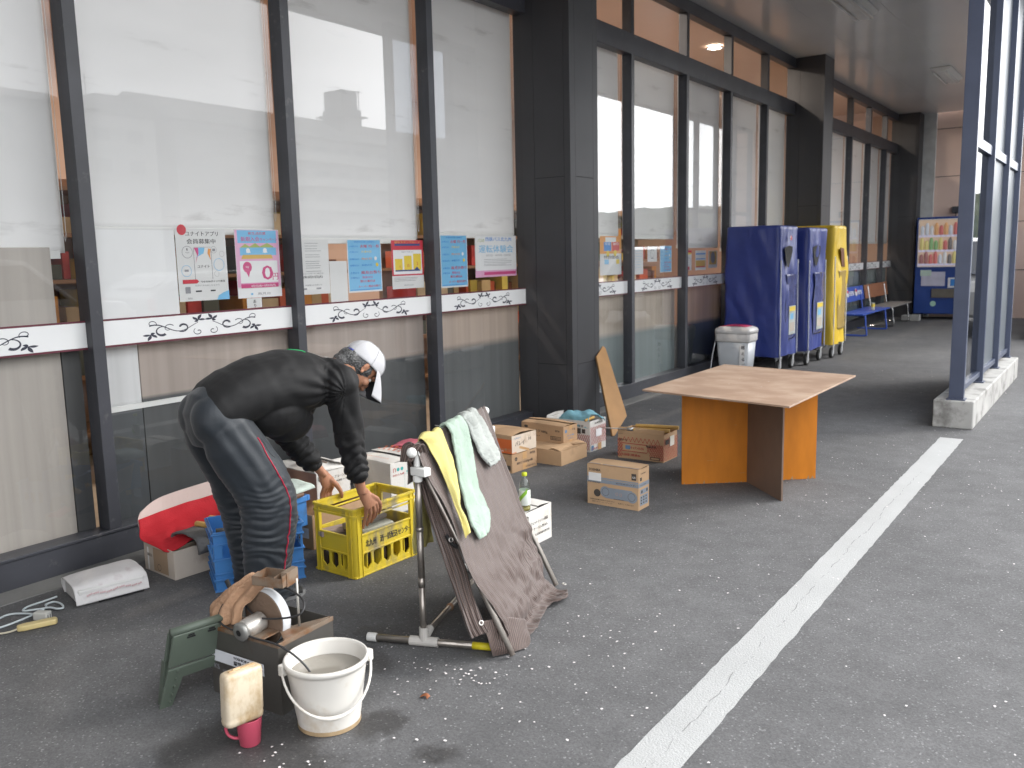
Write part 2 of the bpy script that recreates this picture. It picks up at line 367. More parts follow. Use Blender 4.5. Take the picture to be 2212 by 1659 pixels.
for i, (y0, y1) in enumerate(COLS):
    t = thing('column', ['dark clad square column beside the stacked cardboard boxes', 'dark clad square column behind the covered trolleys', 'dark clad square column beside the blue vending machine'][i], 'column', (-4.02, y0, 0), 0, 'dark columns of the shop front')
    w_, d_ = 4.6-4.02, y1-y0
    b = MB(); b.box(-w_, -.004, .004, d_, 0, 4.548); b.build('core', M['groove'], t)
    b = MB(); zs = [0, .62, 2.28, 4.548]; 
    for z0, z1 in zip(zs, zs[1:]):
        for a, e in ((-w_, -.375), (-.372, -.065), (-.062, 0)): b.box(a, e, 0, .0045, z0+(.003 if a == -.372 else 0), z1-(.003 if a == -.372 else 0))
        for a, e in ((.0045, .085), (.088, d_-.085), (d_-.082, d_)): b.box(-.0045, 0, a, e, z0+(.003 if a == .088 else 0), z1-(.003 if a == .088 else 0))
    b.build('cladding', M['column'], t)
# ---- far end wall
g = MB(); g.box(-4.6, -.2, 22.0, 22.3, 0, 5.4); fw_ = g.build('end_wall', mat('pink_siding', (.74, .56, .48), .8, var=.06, vs=1.2)); tag(fw_, 'pale pink sided wall closing the far end of the walkway', 'wall')
g = MB()
for z in (1.05, 2.1, 3.15, 4.2): g.box(-3.75, -.25, 21.994, 22.0, z, z+.012)
g.build('siding_joint', M['groove'], fw_)
g = MB(); g.box(-4.02, -3.76, 21.90, 22.0, 0, 4.55); g.build('pilaster', mat('pale_pilaster', (.55, .56, .55), .6), fw_)
g = MB(); g.box(-1.6, -.2, 21.93, 21.993, 1.02, 1.24); g.build('guard_rail', M['frame'], fw_, bevel=.01)
g = MB(); g.box(-3.36, -3.22, 21.86, 21.99, 2.34, 2.48); g.tube([(-3.29, 21.93, 2.34), (-3.29, 21.95, 2.15)], .01); tag(g.build('wall_lamp', M['frame'], bevel=.02), 'small dark lamp box on the pink wall above the vending machine', 'wall lamp')
# ---- right hand screens on concrete kerbs
def screen(y0, y1, posts, label, clear):
    k = MB(); k.box(-1.365, -1.04, y0, y1, 0, .25); kt = k.build('concrete_kerb', M['concrete'], bevel=.012); tag(kt, label[0], 'kerb', 'concrete kerbs under the screens')
    t = thing('wind_screen', label[1], 'screen', (-1.19, y0, .25), 0, 'navy glazed wind screens')
    for p in posts:
        b = MB(); b.box(-.06, .06, p-y0-.03, p-y0+.03, 0, 4.29); b.build('post', M['navy'], t, bevel=.004)
        b = MB(); b.box(-.075, .075, p-y0-.06, p-y0+.06, 0, .012); b.build('base_plate', M['navy'], t)
    for i, (a, e) in enumerate(zip(posts, posts[1:])):
        for z in (.06, 2.2, 4.2):
            b = MB(); b.box(-.035, .035, a-y0+.03, e-y0-.03, z, z+(.09 if z > 1 else .05)); b.build('rail', M['navy'], t, bevel=.003)
        for z0, z1 in ((.11, 2.2), (2.29, 4.2)):
            b = MB(); b.box(-.004, .004, a-y0+.03, e-y0-.03, z0, z1); b.build('pane', M['smoke'] if i in clear else M['glass'] if clear == (9,) else M['frost'], t)
def frost():
    m, n, b = new_mat('frosted_panel'); N = n.nodes; K = n.links.new
    b.inputs['Base Color'].default_value = (.20, .225, .25, 1); b.inputs['Roughness'].default_value = .3
    tr = N.new('ShaderNodeBsdfTranslucent'); tr.inputs[0].default_value = (.30, .33, .36, 1); mx = N.new('ShaderNodeMixShader'); mx.inputs[0].default_value = .35
    K(b.outputs[0], mx.inputs[1]); K(tr.outputs[0], mx.inputs[2]); K(mx.outputs[0], N['Material Output'].inputs[0]); return m
M['frost'] = frost(); M['smoke'] = glass_mat('smoky_screen_glass', (.55, .58, .62))
screen(8.40, 12.05, [8.48, 9.67, 10.87, 12.0], ['stained pale concrete kerb at the end of the white line', 'navy steel screen standing on the concrete kerb at the right'], (0,))
screen(17.0, 21.4, [17.05, 18.1, 19.2, 20.3, 21.35], ['far concrete kerb behind the nearer screen', 'navy steel screen farther along the walkway, behind the nearer one'], (9,))
screen(-7.4, -1.6, [-7.3, -5.9, -4.5, -3.1, -1.65], ['concrete kerb outside the picture, behind the camera', 'navy steel screen outside the picture, behind the camera'], ())  # unseen kerb and screen, added to block light from the left ground
b = MB(); b.box(-4.6, -.9, -9.2, -9.0, 0, 4.55); tag(b.build('walkway_end_wall', bpy.data.materials['pink_siding']), 'pink sided wall closing the walkway behind the camera', 'wall')  # added out of view to keep low sky light off the near walkway
# ================================================================ INSIDE THE SHOP
def shop_mat(name, lo, hi, zb, soft=.03, streak=.12):
    """window backing board: two painted fields meeting at height zb, with vertical grain"""
    m, n, b = new_mat(name); N = n.nodes; K = n.links.new
    tc = N.new('ShaderNodeTexCoord'); sp = N.new('ShaderNodeSeparateXYZ'); K(tc.outputs['Object'], sp.inputs[0])
    mp = N.new('ShaderNodeMapping'); mp.inputs['Scale'].default_value = (1, 9, .25); K(tc.outputs['Object'], mp.inputs[0])
    nz = N.new('ShaderNodeTexNoise'); nz.inputs['Scale'].default_value = 1.6; nz.inputs['Detail'].default_value = 3; K(mp.outputs[0], nz.inputs['Vector'])
    r = N.new('ShaderNodeMapRange'); r.inputs[1].default_value = zb-soft; r.inputs[2].default_value = zb+soft; K(sp.outputs[2], r.inputs[0])
    mx = N.new('ShaderNodeMixRGB'); mx.inputs[1].default_value = (*lo, 1); mx.inputs[2].default_value = (*hi, 1); K(r.outputs[0], mx.inputs[0])
    q = N.new('ShaderNodeMapRange'); q.inputs[1].default_value = .3; q.inputs[2].default_value = .7; q.inputs[3].default_value = 1-streak; q.inputs[4].default_value = 1+streak; K(nz.outputs[0], q.inputs[0])
    mu = N.new('ShaderNodeMixRGB'); mu.blend_type = 'MULTIPLY'; mu.inputs[0].default_value = 1; K(mx.outputs[0], mu.inputs[1]); K(q.outputs[0], mu.inputs[2])
    K(mu.outputs[0], b.inputs['Base Color']); b.inputs['Roughness'].default_value = .55; return m
g = MB(); g.box(-12.2, -12, -4, 22, 0, 5); g.box(-12, -4.62, 21.99, 22.2, 0, 5); g.box(-12, -4.62, -4.2, -4, 0, 5)
g.box(-12, -4.62, -4, 21.9, 4.72, 5.0)
sh = g.build('shop_interior', M['peach']); tag(sh, 'warm peach walls and ceiling of the shop behind the glass', 'shop interior')
g = MB(); g.box(-12, -4.6, -4, 21.9, .004, .012); tag(g.build('shop_floor', mat('shop_floor', (.45, .38, .30), .35)), kind='structure')
em = emis('downlight_glow', (1, .93, .8), 14)
for i, (x, y) in enumerate([(-5.36, 9.5), (-5.44, 13.2), (-7.2, .2), (-7.2, 4.2), (-7.2, 8.2), (-7.2, 12.2), (-7.2, 17.4), (-5.44, 18.6), (-9.6, 6), (-9.6, 13)]):
    lab = {0: 'lit round downlight inside the shop, seen beside the tall dark column at the top', 1: 'lit round downlight inside the shop, seen through the third high window after the column'}.get(i, 'lit downlight deep in the shop behind the blinds, '+['', '', 'at the far left end', 'behind the two big posters', 'behind the first column', 'behind the blue trolleys', 'near the benches', 'above the brown backed bench', 'at the back wall, nearer one', 'at the back wall, farther one'][i])
    t = thing('downlight', lab, 'downlight', (x, y, 4.70), 0, 'lit downlights in the shop ceiling')
    b = MB(); b.disc((0, 0, -.012), (1, 0, 0), (0, -1, 0), .10, n=24); b.build('lamp', em, t)
    b = MB(); b.lathe([(.10, -.012), (.125, -.02), (.13, 0)], cap=False, n=24); b.build('trim_ring', M['white'], t)
    ld = bpy.data.lights.new('downlight', 'AREA'); ld.shape = 'DISK'; ld.size = .18; ld.energy = 48; ld.color = (1, .86, .72)
    lo = bpy.data.objects.new('light_source', ld); COL.objects.link(lo); lo.parent = t; lo.location = (0, 0, -.05)
# blinds
BB = {0: 1.67, 1: 1.80, 2: 1.745, 3: 1.79, 5: 1.79, 6: 1.68, 7: 1.63, 8: 1.74}
WORDS = ['at the far left edge', 'second from the left, above the wide paper sheet', 'third from the left, above the two blue calendars', 'just left of the first dark column', 'narrow, behind the column', 'first one right of the first column', 'second one right of the first column', 'third one right of the first column', 'fourth one right of the first column', 'fifth one right of the first column']
k = 0
base = [p for p in PANES if p[0] > 1.0]
base = [p for p in PANES if p[1] < 1.2] + base
vis = 0
for (y0, y1) in PANES:
    n_ = len([1 for m_ in (1.11,) if y0 > m_-.05])
    idx = vis if y0 > 1.0 else -1
    if y0 > 1.0: vis += 1
    zb = {0: 1.67, 1: 1.80, 2: 1.745, 3: 1.79, 4: 1.80, 5: 1.79, 6: 1.68, 7: 1.63, 8: 1.74}.get(idx, 1.72)
    lab = ['white roller blind at the far left, hanging lower than its right neighbour', 'white roller blind above the big blank sheet and the pink poster', 'white roller blind above the plain notice and the red coupon poster', 'white roller blind directly left of the first dark column',
           'narrow white roller blind tucked behind the first column', 'white roller blind directly right of the first dark column', 'white roller blind over the small black and white notice right of the column', 'white roller blind above the covered trolleys, left one', 'white roller blind above the covered trolleys, middle one', 'white roller blind directly left of the second dark column'][idx] if 0 <= idx < 10 else ('white roller blind beyond the second column, '+{14: 'first after it', 16: 'above the blue bench', 17: 'over the gap between the benches', 19: 'above the brown backed bench', 20: 'beside the last column'}[int(y0)]) if y0 > 13.5 else 'white roller blind left of the second dark column, last before it' if y0 > 12 else 'white roller blind outside the picture, window '+{-3: 'three', -1: 'two', 0: 'one'}[int(y0)]+' before the left edge'
    t = thing('roller_blind', lab, 'blind', (-4.615, y0, zb), 0, 'white roller blinds in the shop front')
    wd = y1-y0
    b = MB(); zz = [3.86-zb-.02*j for j in range(3)]
    rw = [[(0, .0, 0), (0, wd-.02, 0)], [(0, .0, (3.86-zb)*.5), (0, wd-.02, (3.86-zb)*.5)], [(0, .0, 3.86-zb), (0, wd-.02, 3.86-zb)]]
    b.rows(rw, 24, 30, disp=lambda u, v, p: .006*noise.noise(Vector((u*3, v*2, y0)))+.003*noise.noise(Vector((u*9, v*1.2, y0+5))))
    b.build('blind_fabric', M['blind'], t, smooth=True, solid=.002)
    b = MB(); b.box(-.008, .012, -.005, wd-.05, -.03, .012); b.build('bottom_bar', M['white'], t, bevel=.003)
    b = MB(); b.tube([(.02, wd-.03, 3.8-zb), (.02, wd-.03, .1), (.02, wd-.022, .06), (.02, wd-.015, .1), (.02, wd-.015, 3.8-zb)], .0016, n=5); b.build('pull_chain', M['white'], t)
# backing boards below the band
dk, pc = (.055, .058, .06), (.43, .345, .285)
BO = [(2.345, 2.445, 1.16, (.07, .072, .075), (.09, .09, .09), .5, 'narrow dark strip behind the first window, beside the striped board'), (-3.4, 2.34, 1.70, (.41, .375, .34), (.41, .375, .34), 0, 'beige striped board standing behind the window at the far left'), (2.51, 2.78, 1.16, (.05, .055, .06), (.55, .55, .55), .80, 'grey board behind the lower window, next to the left post'),
      (2.785, 5.25, 1.16, dk, (.33, .275, .24), .84, 'brown and dark board behind the lower windows above the worker'), (5.33, 6.58, 1.16, (.12, .125, .125), pc, .85, 'brown and grey board behind the lower window left of the column'), (7.1, 9.98, 1.16, (.16, .20, .20), (.46, .39, .32), .72, 'beige and teal board behind the lower windows right of the column'),
      (10.06, 12.8, 1.16, (.04, .05, .06), (.42, .28, .2), .70, 'orange brown board behind the lower window near the rubbish bin'), (12.9, 21.4, 1.16, (.16, .2, .21), (.25, .28, .28), .9, 'grey teal board behind the far lower windows')]
for y0, y1, zt, lo_, hi_, zb, lab in BO:
    b = MB(); b.box(-4.64, -4.60, y0, y1, .15, zt); 
    tag(b.build('window_board', shop_mat('window_board', lo_, hi_, zb, .035 if zb != .84 else .012), bevel=.003), lab, 'board', 'boards behind the lower windows')
b = MB(); b.box(-4.60, -4.585, 2.51, 3.85, .785, .815); tag(b.build('shelf_edge', M['white']), 'thin white shelf edge behind the second lower window', 'shelf edge')
# goods on a shelf run inside, seen through the open slit
random.seed(11)
gm = [mat('goods_%d' % i, c, .5) for i, c in enumerate([(.6, .12, .05), (.65, .3, .05), (.5, .38, .2), (.2, .08, .05), (.7, .6, .4), (.1, .12, .1), (.55, .05, .05), (.6, .5, .1)])]
for s_, (x, ya, yb, lab) in enumerate(((-6.6, -1, 6.4, 'shelf run of warm coloured goods seen under the blinds left of the column'), (-6.4, 7.2, 13.5, 'shelf run of warm coloured goods seen under the blinds right of the column'))):
    t = thing('goods_shelf', lab, 'shelf', (x, ya, 0), 0, 'goods shelves inside the shop')
    b = MB(); b.box(-.55, -.5, 0, yb-ya, 0, 2.3)
    for z in (.3, .75, 1.15, 1.5, 1.85, 2.2): b.box(-.5, 0, 0, yb-ya, z-.03, z)
    b.build('shelf_frame', mat('shelf_brown', (.30, .17, .09), .5), t)
    b = MB(); y = .02
    for z in (.75, 1.15, 1.5, 1.85):
        y = .02
        while y < yb-ya-.15:
            w_ = random.uniform(.05, .2); hgt = random.uniform(.1, .28); x0 = random.uniform(-.15, -.02)
            if random.random() < .88: b.box(-.45, x0, y, y+w_-.008, z+.002, z+hgt, random.randrange(8))
            y += w_
    o = b.build('goods', gm, t); o['kind'] = 'stuff'
# ================================================================ BAND WITH SCROLLS, POSTERS
vin = mat('white_vinyl', (.72, .73, .73), .35, var=.02); red = mat('wine_red_vinyl', (.11, .02, .035), .4); ink = mat('dark_ink', (.028, .03, .05), .45)
def scroll(b, y0, z0, s, mir=1, sx=1):
    """leafy scroll ornament drawn as thin raised ribbons; y0,z0 centre"""
    def R(pts, w0, w1):
        n = len(pts)
        for i in range(n-1):
            a, c = pts[i], pts[i+1]; d = Vector((0, c[0]-a[0], c[1]-a[1])); nn = Vector((0, -d.z, d.y))
            if nn.length < 1e-9: continue
            nn.normalize(); wa = (w0+(w1-w0)*i/(n-1))*s; wb_ = (w0+(w1-w0)*(i+1)/(n-1))*s
            P = lambda q: Vector((0, y0+mir*q[0]*s*sx, z0+q[1]*s*.66))
            nn.y *= mir
            b.poly([P(a)+nn*wa, P(c)+nn*wb_, P(c)-nn*wb_, P(a)-nn*wa])
    def spiral(cx, cz, r0, r1, a0, a1, n=26): return [(cx+(r0+(r1-r0)*i/n)*cos(a0+(a1-a0)*i/n), cz+(r0+(r1-r0)*i/n)*sin(a0+(a1-a0)*i/n)) for i in range(n+1)]
    def leaf(cx, cz, a, l, w_):
        P = []
        for t in [i/8 for i in range(9)]: P.append((l*t, w_*sin(pi*t)**.8))
        for t in [i/8 for i in range(7, 0, -1)]: P.append((l*t, -w_*.5*sin(pi*t)))
        b.poly([Vector((0, y0+mir*sx*s*(cx+x*cos(a)-z*sin(a)), z0+s*.66*(cz*.86+.82*(x*sin(a)+z*cos(a))))) for x, z in P][::1 if mir > 0 else -1])
    # long S stem
    R([(-1.05+2.0*t, .22*sin(t*2*pi*1.0+.9)) for t in [i/40 for i in range(41)]], .022, .010)
    R(spiral(-.95, .28, .20, .05, -.6, 5.2), .012, .016); R(spiral(.95, -.34, .22, .05, 2.2, 8.4), .012, .018)
    R(spiral(-.28, -.02, .24, .06, .6, 5.6), .016, .010); R(spiral(.30, -.02, .26, .12, -2.2, 2.9), .018, .045)
    R(spiral(-.55, -.16, .26, .20, 1.5, 5.4), .014, .050)
    for cx, cz, a0 in ((-1.02, -.34, -1.9), (.98, .36, 1.2)):
        for da, l in ((0, .42), (1.15, .34), (-1.2, .32), (2.4, .2)): leaf(cx, cz, a0+da, l, .095)
for i, (y0, y1) in enumerate([p for p in PANES]):
    if y0 < 1.0 and y1 < 1.0: lab = 'white vinyl band outside the picture'
    t = None
    bandlab = {1.11: 'leftmost in the photo, cut by its edge', 2.515: 'second from the left, under the big blank sheet', 3.915: 'directly above the worker\'s white cap', 5.325: 'just left of the first dark column', 7.105: 'short piece hidden behind the first column', 7.235: 'directly right of the first dark column', 8.645: 'second one right of the first dark column', 10.065: 'partly hidden by the nearest blue trolley', 11.475: 'wholly behind the blue trolleys', 12.885: 'left of the second dark column', 14.6: 'right of the second dark column', 16.135: 'above the blue bench', 17.595: 'above the gap between the benches', 19.015: 'above the brown backed bench', 20.415: 'farthest one, beside the last column', -3.4: 'outside the picture, third before its left edge', -1.705: 'outside the picture, second before its left edge', -.295: 'outside the picture, next before its left edge'}
    key = min(bandlab, key=lambda q: abs(q-y0)); where = bandlab[key]
    t = thing('vinyl_band', 'white scrolled window band, '+where, 'window band', (XG+.0035, y0, 1.235), 0, 'white ornamental bands across the shop windows')
    b = MB(); wd = y1-y0; b.box(0, .0008, .0, wd, -.066, .066); b.build('vinyl_strip', vin, t)
    b = MB(); b.box(0, .0012, .0, wd, .067, .077); b.box(0, .0012, .0, wd, -.077, -.067); b.build('red_edge', red, t)
    if wd > .5:
        b = MB(); cy = wd*.5
        scroll(b, cy-.202, 0, .158, 1, 1.0); scroll(b, cy+.202, 0, .158, -1, 1.0)
        for v in b.v: v.x = .0016
        b.build('scroll_ornament', ink, t)
# posters: flat sheets just inside the glass
PX = -4.545
pap = mat('poster_paper', (.66, .66, .65), .6, var=.02)
C_ = {}
def pc_(name, c):
    if name not in C_: C_[name] = mat('print_'+name, c, .5, var=.02)
    return C_[name]
blk = pc_('black', (.03, .03, .035)); gry = pc_('grey', (.25, .25, .27)); crim = pc_('crimson', (.55, .03, .05)); mag = pc_('magenta', (.55, .06, .2)); sky_ = pc_('sky_blue', (.17, .45, .70)); yel = pc_('yellow', (.75, .55, .05)); grn = pc_('green', (.35, .42, .12)); wht = pc_('white', (.75, .75, .75)); org = pc_('orange', (.75, .3, .06)); cob = pc_('cobalt', (.04, .22, .6)); pnk = pc_('pink', (.70, .38, .55)); gold = pc_('gold', (.6, .38, .08)); dnv = pc_('dark_navy', (.03, .06, .2))
def poster(label, cat, y0, y1, z0, z1, parts, name='poster', col=None, tilt=0):
    """parts: list of (kind, mat, ...) in unit coordinates u 0..1 left to right, v 0..1 up"""
    t = thing(name, label, cat, (PX, y0, z0)); W_, H_ = y1-y0, z1-z0
    b = MB(); b.box(-.0008, 0, 0, W_, 0, H_); b.build('sheet', col or pap, t)
    groups = {}
    lay = 0
    for p in parts:
        kind, m = p[0], p[1]; b = groups.setdefault(m.name, [MB(), m])[0]; lay += 1; x = .0004+lay*.00009
        if kind == 'r':
            u0, v0, u1, v1 = p[2:6]; b.poly([(x, u0*W_, v0*H_), (x, u1*W_, v0*H_), (x, u1*W_, v1*H_), (x, u0*W_, v1*H_)])
        elif kind == 'c':
            u, v, r = p[2:5]; b.disc((x, u*W_, v*H_), (0, 1, 0), (0, 0, 1), r*W_)
        elif kind == 'o':
            u, v, r = p[2:5]; b.ring((x, u*W_, v*H_), (0, 1, 0), (0, 0, 1), r*W_*.92, r*W_)
        elif kind == 't':
            s, u, v, h_ = p[2:6]; wd = p[6]*W_ if len(p) > 6 else None
            b.text(s, h_*H_, (x, u*W_, v*H_), (0, 1, 0), (0, 0, 1), al='C' if len(p) < 8 else p[7], wid=wd, bold=.02)
        elif kind == 'p': b.poly([(x, u*W_, v*H_) for u, v in p[2]])
    for b, m in groups.values(): b.build('lettering' if m in (blk, crim, mag, gry) else 'printed_area', m, t)
def lines(m, u0, u1, vs_, h_=.008):
    random.seed(int(u0*100+len(vs_))); return [('r', m, u0, v, u0+(u1-u0)*random.uniform(.7, 1), v+h_) for v in vs_]
poster('large blank white sheet hanging in the second window', 'paper sheet', 2.56, 3.035, 1.303, 1.80, [('r', wht, .01, .01, .99, .985)], 'paper_sheet')
poster('white app membership poster with round icons and a curved red and orange mark', 'poster', 3.04, 3.385, 1.378, 1.803,
 [('c', crim, .13, .985, .09), ('t', blk, 'ユナイトアプリ', .52, .905, .075, .66), ('t', blk, '会員募集中', .50, .80, .075, .58),
  ('r', gry, .33, .30, .34, .74), ('r', gry, .68, .30, .69, .72), ('r', gry, .34, .745, .68, .75),
  ('p', mag, [(.345, .74), (.43, .74), (.43, .66), (.36, .52), (.40, .64)]), ('p', sky_, [(.43, .74), (.56, .74), (.53, .66), (.36, .60), (.43, .64)]), ('p', org, [(.63, .73), (.68, .72), (.66, .65), (.67, .56), (.61, .66)]),
  ('t', blk, 'ユナイト', .51, .46, .05, .25), ('o', gry, .21, .68, .105), ('t', blk, 'R', .21, .70, .05), ('t', gry, 'POINT', .21, .665, .022), ('o', sky_, .17, .42, .10), ('o', sky_, .83, .50, .11), ('o', gry, .74, .71, .06), ('o', gry, .90, .65, .05), ('o', gry, .77, .37, .05), ('r', gry, .13, .41, .21, .44), ('r', gry, .71, .69, .77, .725),
  ('p', crim, [(.08, .245), (.36, .245), (.40, .27), (.36, .30), (.08, .30)]), ('t', blk, '今なら50ポイント進呈', .68, .255, .03, .5), ('r', gry, .12, .11, .22, .20), ('r', blk, .32, .125, .44, .145), ('r', blk, .62, .125, .72, .145), ('t', gry, '公式アプリはこちらから', .56, .205, .022, .5),
  ('p', sky_, [(.74, 0), (1, 0), (1, .13), (.88, .10), (.78, .06)]), ('t', gry, '風見台', .2, .03, .025)])
poster('pink and blue campaign poster with a lakeside picture and a big 0 yen', 'poster', 3.452, 3.797, 1.376, 1.805,
 [('r', pnk, .01, .16, .99, .99), ('r', sky_, .06, .80, .94, .985), ('t', crim, '新生活応援', .5, .925, .045, .4), ('t', mag, '新規入会', .34, .83, .075, .42), ('t', mag, 'キャンペーン', .76, .835, .05, .40),
  ('p', grn, [(.1, .73), (.22, .79), (.32, .75), (.45, .80), (.55, .75), (.72, .80), (.86, .75), (.86, .72), (.1, .72)]), ('p', sky_, [(.1, .62), (.92, .62), (.92, .735), (.1, .735)]), ('p', gold, [(.12, .57), (.84, .57), (.8, .63), (.16, .63)]), ('c', wht, .28, .69, .045), ('c', wht, .66, .69, .045), ('p', wht, [(.23, .66), (.34, .66), (.31, .70)]), ('p', wht, [(.6, .66), (.72, .66), (.68, .70)]),
  ('r', wht, .08, .22, .93, .54), ('c', mag, .24, .45, .10), ('p', mag, [(.18, .42), (.31, .42), (.26, .30)]), ('t', wht, 'Edy', .24, .44, .04), 
  ('t', mag, '0', .68, .26, .30, .26), ('t', mag, '円', .86, .26, .12, .14), ('r', mag, .08, .145, .93, .205), ('t', wht, '4月1日(水)～5月31日(日)', .58, .158, .04, .56), ('r', wht, 0, 0, 1, .135), ('r', sky_, .28, .04, .33, .07), ('t', gry, '風見台', .58, .04, .04, .3)])
poster('small white card reading ari under the pink campaign poster', 'card', 3.515, 3.632, 1.312, 1.374, [('t', blk, 'あ', .5, .5, .42), ('t', blk, 'り', .5, .05, .42)], 'card')
poster('plain white notice of small blue text, beside the second window post', 'notice', 3.922, 4.225, 1.373, 1.742,
 lines(gry, .30, .78, [.93, .88, .83, .79, .72, .68, .60, .56, .52, .48, .42]) + [('t', blk, '2026年3月31日(火)', .42, .30, .055, .72), ('t', gry, 'チャージサービス終了日', .5, .37, .03, .6), ('t', gry, 'お客様へのお知らせ', .5, .16, .03, .5), ('r', gry, .14, .09, .30, .12), ('r', gry, .58, .09, .72, .12)], 'notice')
poster('blank white sheet between the notice and the blue calendar', 'paper sheet', 4.228, 4.392, 1.309, 1.594, [], 'paper_sheet')
def cal(label, y0, y1, z0, z1):
    P = [('r', sky_, .02, .03, .98, .99)]
    for v, a, bb, m in ((.86, '火曜日は', '火曜 均一祭', crim), (.755, '水曜日は', '冷凍の日', yel), (.62, '木曜日は', '肉の日', org), (.50, '金曜日は', '水産の日', cob), (.36, '土曜日は', '風見台祭り', crim), (.265, '日曜日は', '惣菜の日', mag)):
        big = m is crim
        P += [('t', cob, a, .19, v, .035, .26), ('t', m, bb, .66 if big else .55, v-.01*big, .065 if big else .045, .58 if big else .30)]
    P += [('t', crim, '第3土曜日は', .56, .19, .05, .45), ('t', crim, 'スーパー風見台祭り', .60, .09, .05, .66), ('c', yel, .86, .52, .04), ('c', wht, .82, .64, .04), ('r', cob, .05, .045, .9, .055), ('t', cob, '毎週のお買い得曜日', .5, .945, .03, .6)]
    poster(label, 'poster', y0, y1, z0, z1, P)
cal('blue weekly calendar poster left of the red coupon poster', 4.402, 4.745, 1.366, 1.743)
poster('wine red coupon poster with three yellow tickets of 1, 15 and 2', 'poster', 4.856, 5.217, 1.372, 1.739,
 [('r', crim, 0, .27, 1, 1), ('r', dnv, .1, .885, .9, .93), ('t', gold, '値引スタンプカード', .5, .94, .05, .8), ('r', wht, .05, .30, .95, .80), ('t', gry, '毎月の引換えに', .5, .75, .03, .4), ('r', yel, .1, .38, .33, .62), ('r', yel, .38, .38, .62, .68), ('r', yel, .67, .38, .92, .72),
  ('t', crim, '1', .24, .43, .08), ('t', crim, '15', .50, .45, .08), ('t', crim, '2', .80, .48, .1), ('p', dnv, [(.1, .36), (.9, .36), (.78, .45), (.7, .39), (.1, .39)])] + lines(gry, .06, .94, [.22, .19, .16]) + [('t', gry, '風見台店', .5, .06, .03, .3)])
cal('blue weekly calendar poster nearest the first dark column', 5.428, 5.777, 1.357, 1.782)
poster('pale pink poster with a blue bus driving event headline', 'poster', 5.885, 6.49, 1.426, 1.782,
 [('r', pnk, .0, .0, 1, .2), ('r', wht, .02, .16, 1, .98), ('t', cob, '西鉄バス北九州', .56, .87, .11, .64), ('t', sky_, '運転体験会', .5, .60, .20, .84), ('t', grn, 'バスの', .14, .84, .1, .16), ('t', gry, '3/21日・4/19日・5/23日', .55, .50, .06, .6)] + lines(gry, .2, .9, [.42, .38, .34, .30, .27]) + [('r', mag, .2, .05, .98, .12)])
poster('orange, blue and red offer poster directly right of the first dark column', 'poster', 8.02, 8.49, 1.378, 1.787,
 [('r', org, 0, .55, 1, 1), ('r', wht, .25, .85, .75, .97), ('r', cob, .18, .62, .52, .85), ('r', crim, .56, .62, .9, .85), ('t', wht, '早得', .35, .77, .08, .26), ('t', wht, '割引', .73, .77, .08, .26), ('c', yel, .36, .55, .07), ('c', yel, .7, .56, .07), ('t', blk, '特別価格', .52, .42, .1, .7), ('r', sky_, .2, .28, .4, .40), ('r', yel, .75, .28, .9, .40)])
poster('plain white notice with pale blue lines, right of the orange offer poster', 'notice', 8.755, 9.013, 1.364, 1.673, lines(sky_, .1, .9, [.85, .75, .65, .55, .45, .35, .25]), 'notice')
poster('small white sheet with a dense black sketch', 'notice', 9.127, 9.368, 1.499, 1.676, [('o', gry, .5, .55, .22), ('o', gry, .42, .4, .15), ('r', gry, .3, .7, .7, .74), ('r', gry, .35, .2, .65, .25)], 'notice')
cal('small blue weekly calendar poster in the second window right of the column', 9.45, 9.77, 1.367, 1.681)
poster('red edged poster at the left of the third window right of the column', 'poster', 10.2, 10.36, 1.373, 1.62, [('r', crim, 0, .85, 1, 1), ('r', yel, .1, .8, .9, .9), ('o', gry, .5, .45, .3), ('r', crim, .1, .02, .6, .2)])
poster('blue and brown shelf price poster beside the red edged one', 'poster', 10.475, 10.815, 1.367, 1.617, [('r', cob, .05, .8, .95, .86), ('r', cob, .05, .55, .95, .6), ('r', gold, .05, .2, .95, .5), ('r', crim, .05, .15, .95, .2)])
poster('brown picture poster just left of the blue covered trolley', 'poster', 10.9, 11.2, 1.387, 1.612, [('r', gold, .1, .2, .9, .95), ('c', gry, .5, .6, .25)])
# ================================================================ ACROSS THE CAR PARK (seen mirrored in the glass)
K_ = 1.7
def far(y, z): return y*K_, 1.6+(z-1.6)*K_
wallm = mat('render_wall', (.25, .25, .245), .9, var=.06, vs=.3); roofm = mat('roof_tile', (.05, .05, .052), .8); winm = mat('far_window', (.07, .08, .09), .2); slabm = mat('balcony_concrete', (.36, .36, .35), .9)
XB = 74.3
t = thing('apartment_block', 'long pale apartment block with rows of balconies, mirrored in the shop windows', 'building', (XB, 0, 0))
y0, zt = far(33.3, 11.3); y1, _ = far(75, 11.3)
b = MB(); b.box(1.6, 14, y0+2, y1, 0, zt-1.2); b.box(0, 14, y0, y0+9, 0, zt-1.4); b.build('wall', wallm, t)
b = MB(); b.prism([(-.8, y0-1.2, zt-1.4), (7, y0-1.2, zt+2.2), (15, y0-1.2, zt-1.4)], (0, y1-y0+1.2, 0)); b.build('roof', roofm, t)
for r_ in range(5):
    z = zt-4.3-3.0*r_
    b = MB(); b.box(0, 1.6, y0+9, y1, z, z+1.15); b.build('balcony', slabm, t)
    yy = y0+10
    while yy < y1-3:
        for dy, w_ in ((0, 1.9), (3.2, 2.6)):
            b = MB(); b.box(1.55, 1.6, yy+dy, yy+dy+w_, z+.2, z+2.1); b.build('window', winm if (int(yy*7) % 3) else slabm, t)
        yy += 7.5
